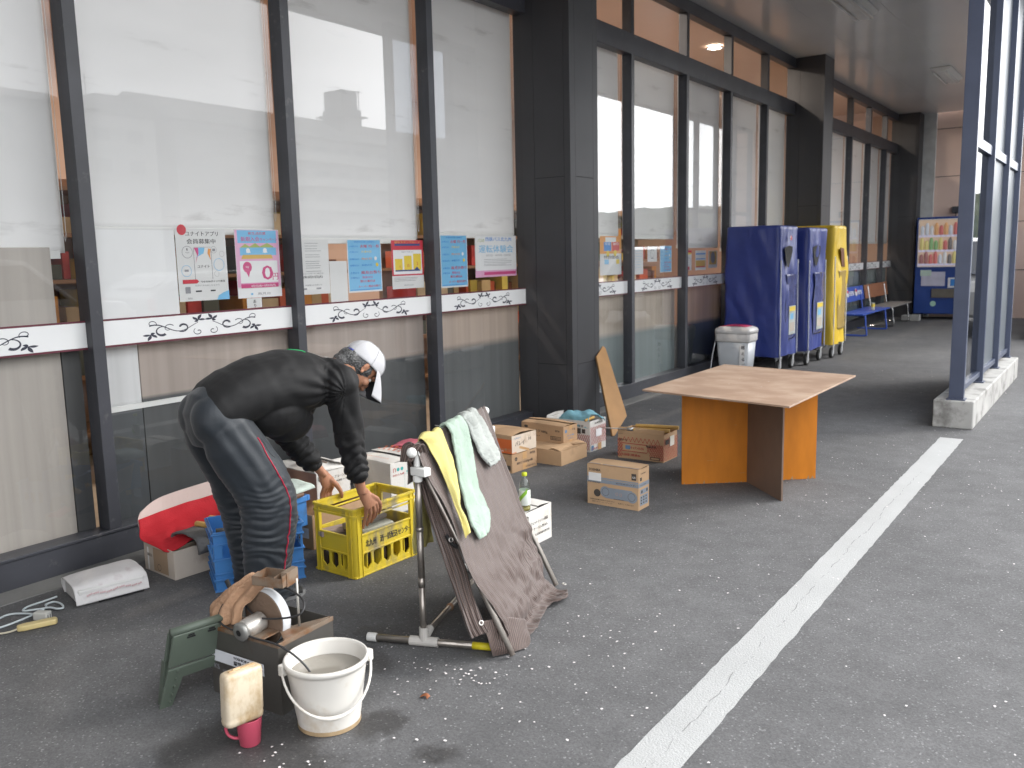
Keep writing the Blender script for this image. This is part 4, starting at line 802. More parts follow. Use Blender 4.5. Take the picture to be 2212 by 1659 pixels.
# ================================================================ YELLOW BOTTLE CRATE
ye = mat('yellow_crate_plastic', (.66, .50, .035), .42, var=.10, vs=5, stain=(.26, .22, .13), ss=5.5, st=(.50, .66), stretch=(1, 1, .5)); yin = mat('yellow_crate_print', (.03, .03, .03), .6)
def yellow_crate():
    Wd, Ln, H_ = .30, .455, .362; T = .007
    t = thing('bottle_crate', 'yellow plastic bottle crate with black lettering under the worker\'s hands', 'crate', (-3.09, 2.944, 0), radians(-1))
    R = .03
    def wall(n_, pts_of, holes_low, band, L_, nm):
        pass
    b = MB()
    def side(P, L_, top_hole=True):
        """P(u,v,w): u along the wall, v up, w outward"""
        def bx(u0, u1, v0, v1, w0=-T, w1=0, mi=0):
            c = [P(u, v, w) for w in (w0, w1) for v in (v0, v1) for u in (u0, u1)]
            b.add([c[0], c[1], c[3], c[2], c[4], c[5], c[7], c[6]], [(0, 1, 2, 3), (7, 6, 5, 4), (0, 4, 5, 1), (1, 5, 6, 2), (2, 6, 7, 3), (3, 7, 4, 0)])
        e = .05
        bx(.012, L_-.012, .0, .030); bx(.0, L_, .002, .010, 0, .004)
        bx(e, L_-e, .125, .215)                   # lettered band
        bx(e-.002, L_-e+.002, .214, .222, -T, .006); bx(e-.002, L_-e+.002, .120, .128, -T, .006)
        bx(.02, L_-.02, .330, H_-.004); bx(.02, L_-.02, H_-.012, H_, -T-.004, .007); bx(.02, L_-.02, .318, .330, -T, .006); bx(e, L_-e, .298, .306, -T-.002, .002) if L_ > .4 else None
        # corner posts
        bx(.018, e, .0, H_-.006, -T, .003); bx(L_-e, L_-.018, .0, H_-.006, -T, .003)
        for uu in (.018, e-.004, L_-e, L_-.022): bx(uu, uu+.004, .0, H_-.006, .003, .007)
        # lower cell openings: pointed bottoms, rounded tops
        n_ = 5 if L_ > .4 else 3; cw = (L_-2*e)/n_
        for i in range(n_+1):
            u = e+i*cw; hw = .0085
            bx(u-hw, u+hw, .03, .125, -T, .001)
        for i in range(n_):
            u0 = e+i*cw+.0085; u1 = e+(i+1)*cw-.0085; um = (u0+u1)/2
            for A, B in ((u0, um), (u1, um)):
                q = [P(A, .030, 0), P(B, .030, 0), P(B, .032, 0), P(A, .056, 0)]; q2 = [P(A, .030, -T), P(B, .030, -T), P(B, .032, -T), P(A, .056, -T)]
                b.add(q+q2, [(0, 1, 2, 3), (7, 6, 5, 4), (2, 3, 7, 6), (0, 4, 5, 1)])
            for s0, s1 in ((u0, u0+.014), (u1, u1-.014)):
                q = [P(s0, .126, 0), P(s1, .126, 0), P(s0, .108, 0)]; q2 = [P(s0, .126, -T), P(s1, .126, -T), P(s0, .108, -T)]
                b.add(q+q2, [(0, 1, 2), (5, 4, 3), (1, 2, 5, 4)])
    side(lambda u, v, w: Vector((-Wd+u, -w, v)), Wd)           # front, faces -y
    side(lambda u, v, w: Vector((-u, Ln+w, v)), Wd)
    side(lambda u, v, w: Vector((w, u, v)), Ln)               # right, faces +x
    side(lambda u, v, w: Vector((-Wd-w, Ln-u, v)), Ln)
    # rounded corners: quarter tubes
    for cx, cy, a0 in ((-.02, .02, -pi/2), (-.02, Ln-.02, 0), (-Wd+.02, Ln-.02, pi/2), (-Wd+.02, .02, pi)):
        for z0, z1, r0, r1 in ((0, H_, .016, .0225), (H_-.012, H_+.001, .012, .029), (.318, .330, .016, .028), (0.002, .012, .016, .026)):
            n_ = 7
            for k in range(n_):
                a, c_ = a0+pi/2*k/n_, a0+pi/2*(k+1)/n_
                q = [Vector((cx+r*cos(q_), cy+r*sin(q_), z)) for z in (z0, z1) for q_, r in ((a, r0), (a, r1), (c_, r1), (c_, r0))]
                b.add(q, [(3, 2, 1, 0), (4, 5, 6, 7), (1, 2, 6, 5), (3, 0, 4, 7)])
    b.build('crate_shell', ye, t, bevel=.0012, seg=1)
    b = MB(); b.box(-Wd+.01, -.01, .01, Ln-.01, .018, .024)
    for i in range(1, 5): b.box(-Wd+.008, -.008, Ln*i/5-.002, Ln*i/5+.002, .024, .12)
    for i in range(1, 3): b.box(-Wd*i/3-.002, -Wd*i/3+.002, .008, Ln-.008, .024, .1195)
    b.build('cell_dividers', ye, t)
    b = MB(); b.text('北九州', .040, (.0012, .075, .152), (0, 1, 0), (0, 0, 1), al='L', wid=.075, bold=.025); b.text('酒一括配送センター', .040, (.0012, .178, .152), (0, 1, 0), (0, 0, 1), al='L', wid=.235, bold=.025); b.build('lettering', yin, t)
yellow_crate()
stn = mat('whetstone', (.21, .185, .165), .85, var=.15, bump=.3); stp = mat('pale_whetstone', (.36, .36, .30), .85, var=.12, bump=.3)
for i, (x, y, z, l, w_, hh, rz, rx, m, lab) in enumerate([(-3.17, 3.17, .205, .21, .065, .03, 1.45, .12, stp, 'pale greenish whetstone leaning at the front of the yellow crate'), (-3.235, 3.14, .225, .20, .065, .035, 1.40, -.15, stn, 'grey brown whetstone the worker is gripping in the yellow crate'), (-3.21, 3.20, .238, .16, .055, .025, 1.55, .05, stn, 'topmost grey brown whetstone in the yellow crate'), (-3.32, 3.04, .20, .20, .06, .03, 1.3, 0, mat('pinkish_whetstone', (.32, .25, .23), .85), 'pinkish whetstone behind the near rim of the yellow crate'),
     (-3.25, 3.12, .160, .30, .22, .045, 1.57, 0, stn, 'broad dark whetstone block at the bottom of the pile in the yellow crate')]):
    b = MB(); b.box(-l/2, l/2, -w_/2, w_/2, -hh/2, hh/2); o = b.build('whetstone', m, bevel=.005); o.location = (x, y, z); o.rotation_euler = (rx, 0, rz); tag(o, lab, 'whetstone', 'whetstones in the yellow crate')
for i in range(5):
    for j in range(3):
        if (i+j) % 4 == 3: continue
        o = MB().lathe([(.036, 0), (.038, .01), (.038, .085), (.03, .1), (0, .1)], n=16).build('brown_bottle', mat('dark_bottle', (.03, .02, .012), .15) if 'dark_bottle' not in bpy.data.materials else bpy.data.materials['dark_bottle'], smooth=True)
        o.location = (-3.09-.05-.1*j, 2.944+.0455+.091*i, .024); tag(o, 'dark brown bottle in the yellow crate, '+['nearest row', 'second row', 'middle row', 'fourth row', 'farthest row'][i]+', '+['outer', 'centre', 'wall side'][j]+' cell', 'bottle', 'dark bottles in the cells of the yellow crate')
# ================================================================ WHITE COVER, CABLES
def at_(v): return v
wc = mat('white_sheet_cover', (.60, .59, .59), .7, var=.05, vs=5, stain=(.42, .34, .36), ss=7, st=(.6, .8), bump=.2, bs=50)
t = thing('covered_unit', 'white creased cover over a low box shaped unit by the left window', 'covered unit', (-3.955, 1.971, 0), radians(-14))
b = MB()
rws = []
for j, y in enumerate((-.0, .08, .2, .31, .335)):
    hh = [.088, .098, .105, .105, .085][j]; k_ = [0, .0, 0, 0, .02][j]
    rws.append([(-.26, y+.01, .005), (-.255, y, hh*.6), (-.235, y, hh*.98), (-.12, y, hh+.004), (-.05, y, hh), (-.02, y, hh*.72), (.0, y, .012)])
b.rows(rws, 40, 30, disp=lambda u, v, p: .003*noise.noise(p*9)+.0012*noise.noise(p*34)); b.build('sheet', wc, t, smooth=True, solid=.004)
b = MB(); b.box(-.25, -.012, .014, .32, .002, .078); b.build('unit_body', mat('grey_white_body', (.58, .58, .57), .5), t, bevel=.008)
b = MB(); b.box(-.012, .0, .10, .31, .002, .02); b.build('foot_rail', M['groove'], t, bevel=.003)
b = MB(); x_ = .003
random.seed(9)
for i in range(26): b.disc((-.004-.012*((i % 3)/3.), .05+i*.0098, .052+.004*sin(i*.5)+.0), (0, 1, 0), (-.3, 0, .95), .0055, .0045, n=8)
for v in b.v: v.x += .012
b.build('lace_trim', mat('pink_lace', (.50, .36, .37), .85), t)
cw = mat('white_cable', (.52, .58, .60), .5, var=.02); cy_ = mat('cream_cable', (.50, .46, .36), .5)
def smooth_path(P, n=6):
    P = [Vector(p) for p in P]; out = []
    for i in range(len(P)-1):
        p0, p1, p2, p3 = P[max(i-1, 0)], P[i], P[i+1], P[min(i+2, len(P)-1)]
        for k in range(n):
            q = k/n; out.append(.5*((2*p1)+(p2-p0)*q+(2*p0-5*p1+4*p2-p3)*q*q+(3*p1-p0-3*p2+p3)*q*q*q))
    return out+[P[-1]]
b = MB(); b.tube(smooth_path([(-4.14, 1.975, .02), (-4.172, 1.925, .006), (-4.17, 1.85, .006), (-4.135, 1.813, .006), (-4.09, 1.86, .008), (-4.05, 1.895, .012), (-4.01, 1.905, .012), (-4.00, 1.93, .010), (-4.05, 1.947, .012), (-4.115, 1.945, .008), (-4.12, 1.91, .006), (-4.075, 1.885, .008), (-4.045, 1.80, .006), (-4.028, 1.68, .006), (-4.05, 1.60, .006), (-4.10, 1.64, .006), (-4.15, 1.745, .006), (-4.09, 1.80, .008), (-4.0, 1.815, .014)], 8), .0048, n=8)
tag(b.build('power_cable', cw, smooth=True), 'thin white cable looped on the asphalt before the white covered unit', 'cable')
t = thing('mains_plug', 'grey white plug adaptor at the end of the white cable', 'plug', (-3.96, 1.815, 0), radians(28))
b = MB(); b.box(-.035, .035, -.02, .02, .004, .042); b.build('plug_body', mat('grey_plug', (.5, .5, .47), .5), t, bevel=.006); b = MB(); b.box(.0352, .036, -.012, -.009, .012, .03); b.box(.0352, .036, .004, .007, .012, .03); b.build('pin_slot', M['groove'], t)
t = thing('extension_socket', 'cream yellow extension socket on a cream cord by the left edge', 'socket', (-3.895, 1.765, 0), radians(68))
b = MB(); b.prism([(-.085, -.012, .003), (-.06, -.021, .003), (.07, -.021, .003), (.078, 0, .003), (.07, .021, .003), (-.06, .021, .003), (-.085, .012, .003)], (0, 0, .026)); b.build('socket_body', mat('cream_plastic', (.58, .47, .22), .45), t, bevel=.006)
b = MB(); b.tube(smooth_path([(-.08, 0, .015), (-.12, .0, .008), (-.22, .015, .005), (-.5, -.03, .005)]), .0045, n=8); b.build('cord', cy_, t, smooth=True)
# ================================================================ DRYING RACK WITH MESH CLOTH
pipe = mat('worn_steel_pipe', (.34, .31, .28), .3, metal=.75, var=.12, vs=6, stain=(.16, .12, .10), ss=9, st=(.56, .75)); grp = mat('grey_joint', (.52, .50, .47), .45); wcap = mat('white_pipe_cap', (.68, .68, .66), .4)
nPv = Vector((.8555, .2945, .4259)); RA, RB = Vector((-2.305, 2.555, .834)), Vector((-2.5876, 3.3758, .834)); FN, FFar = Vector((-1.925, 2.664, .014)), Vector((-2.176, 3.388, .014))
t = thing('drying_rack', 'folding A frame rack of worn steel pipes draped with brown mesh cloth', 'rack', (0, 0, 0))
def pp(pts, r=.0145, nm='pipe', m=pipe): b = MB(); b.tube(pts, r, n=12); return b.build(nm, m, t, smooth=True, bevel=.001)
ax = (RB-RA).normalized(); pp([RA-ax*.03, RB+ax*.03], .0145, 'top_bar')
N0 = Vector((-2.300, 2.556, 0)); N1 = N0+(RB-RA)
for A, e in ((N0, RA), (N1, RB)):
    zt_ = .715
    b = MB(); b.tube([A+Zr*.03, A+Zr*.26], .0135, n=12); b.tube([A+Zr*.26, A+Zr*.30], .0150, n=12); b.tube([A+Zr*.30, A+Zr*.50], .0142, n=12); b.tube([A+Zr*.50, A+Zr*.515], .0165, n=12); b.tube([A+Zr*.515, A+Zr*zt_], .0130, n=12); b.build('upright', pipe, t, smooth=True)
    b = MB(); b.tube([A+Zr*.705, A+Zr*.735], .0195, n=14); b.box(A.x-.022, A.x+.055, A.y-.020, A.y+.02, .733, .768); b.tube([A+Zr*.768, A+Zr*.834], .014, n=12); b.build('elbow_joint', wcap, t, bevel=.004)
    bd = Vector((.434, .175, 0)).normalized()
    a0 = A-bd*(.24 if A is N0 else .13)+Zr*.022; a1 = A+bd*.335+Zr*.022 if A is N0 else A+bd*.22+Zr*.022
    b = MB(); b.tube([a0, a1], .0145, n=12); b.build('base_pipe', pipe, t, smooth=True)
    b = MB(); b.tube([A-bd*.062+Zr*.022, A+bd*.062+Zr*.022], .0205, n=14); b.tube([A+Zr*.02, A+Zr*.085], .0195, n=14); b.tube([A+Zr*.03, A+Zr*.03+(RB-RA).normalized()*(.07 if A is N0 else -.07)+Zr*.02], .018, n=12); b.build('tee_joint', grp, t, smooth=False, bevel=.001)
    for q, s_ in ((a1, 1), (a0, -1)):
        b = MB(); b.tube([q-bd*s_*.03, q+bd*s_*.012], .0185, n=16); b.build('end_cap', wcap, t, bevel=.003)
    if A is N0:
        b = MB(); b.tube([A+bd*.21+Zr*.022, A+bd*.29+Zr*.022], .0152, n=14); b.build('yellow_tape', mat('yellow_tape', (.62, .52, .02), .5), t, smooth=True)
pp([N0+Zr*.045+ax*.03, N1+Zr*.045-ax*.03], .0125, 'cross_pipe')
b = MB(); cpt = N0+(N1-N0)*.36+Zr*.045; b.ell(cpt, (.018, .018, .018)); b.build('clamp', mat('rusty_clamp', (.30, .17, .10), .6), t, smooth=True)
for A, B in ((RA+ax*.05-nPv*.022, FN), (RB-ax*.05-nPv*.022, FFar)):
    pp([A-Zr*.02, A.lerp(B, .5), B], .0125, 'splayed_leg')
for e, s_ in ((RA-ax*.04, -1), (RB+ax*.04, 1)):
    b = MB(); b.ell(e, (.021, .021, .021), n=18, m=12); b.build('ball_cap', wcap, t, smooth=True)
def mesh_cloth():
    m, n, b = new_mat('brown_mesh_cloth'); N = n.nodes; K = n.links.new
    uv = N.new('ShaderNodeTexCoord')
    wv = N.new('ShaderNodeTexWave'); wv.wave_type = 'BANDS'; wv.bands_direction = 'X'; wv.inputs['Scale'].default_value = 26; wv.inputs['Distortion'].default_value = .6; wv.inputs['Detail'].default_value = 2; wv.inputs['Detail Scale'].default_value = 8; K(uv.outputs['UV'], wv.inputs['Vector'])
    w2 = N.new('ShaderNodeTexWave'); w2.bands_direction = 'Y'; w2.inputs['Scale'].default_value = 60; w2.inputs['Distortion'].default_value = 1.; K(uv.outputs['UV'], w2.inputs['Vector'])
    mx = N.new('ShaderNodeMixRGB'); mx.inputs[1].default_value = (.036, .023, .019, 1); mx.inputs[2].default_value = (.165, .108, .090, 1); K(wv.outputs[0], mx.inputs[0])
    m2 = N.new('ShaderNodeMixRGB'); m2.blend_type = 'MULTIPLY'; m2.inputs[0].default_value = .45; K(mx.outputs[0], m2.inputs[1]); K(w2.outputs[0], m2.inputs[2])
    K(m2.outputs[0], b.inputs['Base Color']); b.inputs['Roughness'].default_value = .55; b.inputs['Sheen Weight'].default_value = .2
    bp = N.new('ShaderNodeBump'); bp.inputs['Strength'].default_value = .5; bp.inputs['Distance'].default_value = .003; K(wv.outputs[0], bp.inputs['Height']); K(bp.outputs[0], b.inputs['Normal']); return m
MC = mesh_cloth()
def uv_sheet(o, nu, nv, su=1, sv=1):
    me = o.data; uv = me.uv_layers.new(name='uv')
    W_ = nu+1
    for p in me.polygons:
        for li in p.loop_indices:
            vi = me.loops[li].vertex_index; uv.data[li].uv = ((vi % W_)/nu*su, (vi//W_)/nv*sv)
nP = Vector((.8555, .2945, .4259))
t2 = thing('brown_mesh_cloth', 'ribbed brown shade mesh cloth hung over the pipe rack and trailing on the asphalt', 'cloth', (0, 0, 0))
b = MB()
near = [(-2.3, 2.565, .853), (-2.275, 2.60, .757), (-2.225, 2.632, .643), (-2.174, 2.636, .544), (-2.101, 2.611, .42), (-2.048, 2.625, .312), (-1.999, 2.66, .194), (-1.966, 2.70, .09), (-1.985, 2.71, .02)]
right = [(-2.570, 3.37, .852), (-2.49, 3.345, .705), (-2.448, 3.349, .606), (-2.396, 3.342, .506), (-2.331, 3.33, .386), (-2.28, 3.322, .288), (-2.235, 3.323, .197), (-2.18, 3.30, .10), (-2.17, 3.36, .02)]
near = [Vector(q)-ax*(.045 if 0 < i < 6 else .02 if i == 0 else .01) for i, q in enumerate(near)]
right = [Vector(q)+ax*(.01) for q in right]
rws = []
# back drop (hidden side), over the bar, down the legs
rws.append([Vector(near[0])+Vector((-.045, -.01, -.16)), Vector(right[0])+Vector((-.045, 0, -.16))])
rws.append([Vector(near[0])+Vector((-.040, -.01, -.05)), Vector(right[0])+Vector((-.040, 0, -.05))])
rws.append([Vector(near[0])+Vector((-.012, 0, .006)), Vector(right[0])+Vector((-.012, 0, .004))])
for a, c in zip(near[:-1], right[:-1]):
    a, c = Vector(a), Vector(c); rws.append([a, a.lerp(c, .33)-nP*.004, a.lerp(c, .66)-nP*.006, c])
rws.append([Vector(near[-1]), Vector((-2.03, 2.9, .025)), Vector((-2.10, 3.12, .035)), Vector(right[-1])])
rws.append([Vector((-1.95, 2.74, .008)), Vector((-1.985, 2.93, .018)), Vector((-2.06, 3.14, .03)), Vector((-2.03, 3.25, .03)), Vector((-2.125, 3.40, .012))])
random.seed(4)
def dsp(u, v, p):
    k = max(0, 1-abs(p.z-.12)/.35); r_ = .008*noise.noise(p*5)+.0035*noise.noise(p*16)+.0024*sin(u*95+3*noise.noise(p*3))*(.4+.6*v)
    r_ += k*(.022*noise.noise(p*11)+.012*noise.noise(p*30)) * (.35+u*1.1)
    if u > .8: r_ += .010*sin((u-.8)*80+v*6)*(u-.8)*3
    return r_
b.rows(rws, 150, 110, disp=dsp); o = b.build('front_sheet', MC, t2, smooth=True, solid=.002); uv_sheet(o, 150, 110, 1, 1.2)
b = MB()
fl = [(-2.318, 2.533, .80), (-2.307, 2.59, .698), (-2.255, 2.56, .616), (-2.173, 2.53, .482), (-2.102, 2.505, .36), (-2.051, 2.495, .268), (-2.003, 2.486, .182), (-1.985, 2.485, .14)]
fr_ = [(-2.30, 2.575, .835), (-2.285, 2.62, .70), (-2.235, 2.63, .58), (-2.17, 2.625, .46), (-2.115, 2.62, .36), (-2.06, 2.60, .25), (-2.00, 2.575, .17), (-1.975, 2.575, .135)]
b.rows([[(-2.372, 2.575, .775), (-2.350, 2.515, .79), (-2.283, 2.512, .80)], [(-2.365, 2.58, .835), (-2.335, 2.520, .855), (-2.270, 2.545, .855)], [(-2.335, 2.56, .862), (-2.30, 2.53, .868), (-2.265, 2.57, .855)], [(-2.345, 2.54, .84), (-2.305, 2.53, .83), (-2.27, 2.59, .825)]]+[[a, Vector(a).lerp(Vector(c), .5)-nP*.035, c] for a, c in zip(fl, fr_)], 50, 90, disp=lambda u, v, p: .0035*sin(u*40+noise.noise(p*4)*3)+.003*noise.noise(p*11)); o = b.build('side_flap', MC, t2, smooth=True, solid=.002); uv_sheet(o, 50, 90, .22, 1)
b = MB()
b.rows([[(-2.02, 2.60, .16), (-1.99, 2.72, .14), (-1.97, 2.82, .10)], [(-1.99, 2.60, .06), (-1.95, 2.70, .03), (-1.93, 2.80, .02)], [(-1.99, 2.62, .008), (-1.945, 2.70, .008), (-1.925, 2.755, .010)]], 30, 20, disp=lambda u, v, p: .006*noise.noise(p*20)); o = b.build('hem_fold', MC, t2, smooth=True, solid=.002); uv_sheet(o, 30, 20, .3, .3)
ey = mat('brass_eyelet', (.55, .53, .5), .3, metal=.9)
for c, n_ in (((-1.992, 2.548, .178), (.85, -.35, .35)), ((-1.965, 2.80, .038), (.4, .1, .9)), ((-2.13, 3.385, .028), (.2, .1, .95)), ((-2.175, 2.60, .47), (.85, -.35, .35))):
    n_ = Vector(n_).normalized(); u_ = n_.orthogonal().normalized(); v_ = n_.cross(u_); b = MB()
    b.tube([Vector(c)+n_*.004+(u_*cos(a)+v_*sin(a))*.0085 for a in [2*pi*k/16 for k in range(16)]], .003, closed=True, n=8); b.build('eyelet', ey, t2, smooth=True)
b = MB(); b.tube([(-2.19, 2.59, .49), (-2.17, 2.60, .455), (-2.15, 2.61, .44)], .008, n=8); b.build('clip', M['groove'], t2)
# towels
def towel(label, L_, R_, m, back, th=.009, amp=.006):
    b = MB(); rws = []
    a0, c0 = Vector(L_[0]), Vector(R_[0])
    for (dx, dz) in back: rws.append([a0+Vector((dx, 0, dz)), a0.lerp(c0, .5)+Vector((dx-.008, 0, dz)), c0+Vector((dx, 0, dz))])
    for a, c in zip(L_, R_):
        a, c = Vector(a)+nP*.006, Vector(c)+nP*.006; rws.append([a, a.lerp(c, .5)+nP*.010, c])
    b.rows(rws, 46, 120, disp=lambda u, v, p: amp*1.3*noise.noise(p*16)+amp*.9*sin(u*13+noise.noise(p*5)*3)+(.0034*noise.noise(p*95)+.002*noise.noise(p*210) if m is not YT else .0006*noise.noise(p*80)))
    o = b.build('hanging_towel', m, smooth=True, solid=th); tag(o, label, 'towel', 'towels on the drying rack'); return o
YT = mat('yellow_towel', (.60, .53, .19), .9, var=.08, vs=8, bump=.5, bs=300); MT = mat('mint_towel', (.45, .57, .475), .95, var=.14, vs=9, bump=1.0, bs=260, stain=(.34, .42, .38), ss=9, st=(.55, .75)); WT = mat('white_grey_towel', (.50, .53, .50), .95, var=.14, vs=10, bump=1.0, bs=260, stain=(.36, .38, .36), ss=10, st=(.5, .7))
towel('yellow towel at the near end of the rack, hanging on both sides of the pipe', [(-2.304, 2.587, .879), (-2.293, 2.623, .832), (-2.256, 2.648, .741), (-2.211, 2.653, .648), (-2.161, 2.63, .564), (-2.127, 2.615, .504), (-2.114, 2.611, .481)], [(-2.362, 2.765, .872), (-2.345, 2.785, .818), (-2.297, 2.765, .748), (-2.235, 2.715, .653), (-2.182, 2.666, .579), (-2.155, 2.663, .528), (-2.137, 2.652, .499)], YT, [(-.055, -.50), (-.05, -.34), (-.048, -.18), (-.046, -.07), (-.025, -.005)], .005, .008)
towel('mint green towel in the middle of the rack, longest of the two fluffy ones', [(-2.383, 2.845, .870), (-2.358, 2.857, .801), (-2.298, 2.807, .716), (-2.233, 2.754, .621), (-2.178, 2.715, .539), (-2.147, 2.706, .483), (-2.133, 2.735, .440)], [(-2.442, 3.015, .872), (-2.4, 3.02, .773), (-2.342, 2.972, .69), (-2.281, 2.919, .604), (-2.243, 2.92, .527), (-2.217, 2.905, .485), (-2.180, 2.835, .432)], MT, [(-.055, -.20), (-.05, -.08), (-.028, -.005)], .012)
towel('greyish white towel at the far end of the rack, short and fluffy', [(-2.448, 3.036, .874), (-2.443, 3.077, .82), (-2.418, 3.08, .768), (-2.393, 3.082, .716), (-2.377, 3.109, .665), (-2.368, 3.135, .635)], [(-2.506, 3.201, .874), (-2.501, 3.257, .806), (-2.469, 3.262, .745), (-2.454, 3.28, .702), (-2.434, 3.285, .662), (-2.412, 3.25, .635)], WT, [(-.055, -.12), (-.05, -.06), (-.028, -.005)], .013)
# ================================================================ TABLE, LEANING BOARD
def plywood(name, c, **k): return mat(name, c, .6, var=.14, vs=3.2, stretch=(1, 1.5, 1), **k)
tt = plywood('table_top_ply', (.31, .205, .142), stain=(.40, .30, .225), ss=3.2, st=(.46, .68)); oran = mat('orange_stained_ply', (.47, .155, .010), .55, spec=.3, var=.13, vs=3, stretch=(4, 4, 1), stain=(.30, .12, .02), ss=6, st=(.66, .85)); brw = plywood('brown_ply', (.17, .115, .085)); edg = plywood('ply_edge', (.30, .19, .10))
t = thing('plywood_table', 'low table of a bare plywood sheet on two crossed orange panels', 'table', (-2.09, 5.75, 0))
b = MB(); TP = [(-2.60, 5.14), (-1.561, 4.954), (-1.552, 6.411), (-2.614, 6.613)]; b.prism([(x+2.09, y-5.75, .692) for x, y in TP], (0, 0, .012)); b.build('table_top', tt, t, bevel=.002)
def panel(A, B, off, nm, m):
    A, B = Vector((*A, 0)), Vector((*B, 0)); d = (B-A).normalized(); n_ = Vector((-d.y, d.x, 0))*.006
    b = MB(); b.prism([A+n_-Vector((-2.09, 5.75, 0)), B+n_-Vector((-2.09, 5.75, 0)), B-n_-Vector((-2.09, 5.75, 0)), A-n_-Vector((-2.09, 5.75, 0))], (0, 0, .691)); return b.build(nm, m, t, bevel=.0015)
panel((-2.458, 5.46), (-2.098, 5.748), 0, 'leg_panel', oran); panel((-2.082, 5.762), (-1.723, 6.084), 0, 'leg_panel', oran); panel((-1.735, 5.40), (-2.45, 6.10), 0, 'leg_panel', brw)
random.seed(31); b = MB()
for A, B in (((-2.458, 5.46), (-2.098, 5.748)), ((-2.082, 5.762), (-1.723, 6.084))):
    A, B = Vector((A[0]+2.09, A[1]-5.75, 0)), Vector((B[0]+2.09, B[1]-5.75, 0)); d = (B-A).normalized(); n_ = Vector((d.y, -d.x, 0))*.0072
    for _ in range(9):
        q = A.lerp(B, random.uniform(.03, .97)); w_ = random.uniform(.003, .012); b.poly([q+n_-d*w_+Zr*.001, q+n_+d*w_+Zr*.001, q+n_+d*w_*.3+Zr*random.uniform(.006, .03)])
    for _ in range(5):
        q = A.lerp(B, random.uniform(.1, .9))+Zr*random.uniform(.05, .6); l_ = random.uniform(.01, .05); b.poly([q+n_, q+n_+d*l_+Zr*.001, q+n_+d*l_+Zr*.0025, q+n_+Zr*.0015])
b.build('chip_marks', edg, t)
for k_, (x_, y_) in enumerate(((.1, .1), (-.12, .13), (-.1, -.12), (.14, -.16))):
    b = MB(); b.disc((x_, y_, .7043), (1, 0, 0), (0, 1, 0), .005, n=10); b.build('screw_head', steel, t)
t = thing('leaning_board', 'varnished brown board with clipped corners leaning on the dark column', 'board', (0, 0, 0))
b = MB(); P = [(-3.66, 6.66, .0), (-3.60, 6.72, .0), (-3.62, 6.95, .14), (-3.80, 7.10, .40), (-3.985, 7.18, .735), (-4.0, 7.13, .755), (-4.03, 6.97, .665), (-4.03, 6.93, .62)]
A0, A1 = Vector((-3.655, 6.64, 0)), Vector((-4.012, 6.985, .655)); ex = Vector((.06, .22, .0))
ln = A1-A0; P = [A0, A0+ex*.12+ln*.0, A0+ex*1.0+ln*.20, A0+ex*.98+ln*.30, A1+ex*.62+ln*.09, A1+ex*.5+ln*.125, A1+ln*.0]
nn_ = ln.cross(ex).normalized(); nn_ = nn_ if nn_.x > 0 else -nn_
b.prism([p+nn_*.012 for p in P], -nn_*.012); b.build('board', plywood('varnished_board', (.36, .185, .060), spec=.6), t, bevel=.002)
b = MB(); b.prism([p-nn_*.003 for p in P], -nn_*.01); b.build('back_ply', plywood('dark_ply_edge', (.15, .09, .05)), t, bevel=.001)
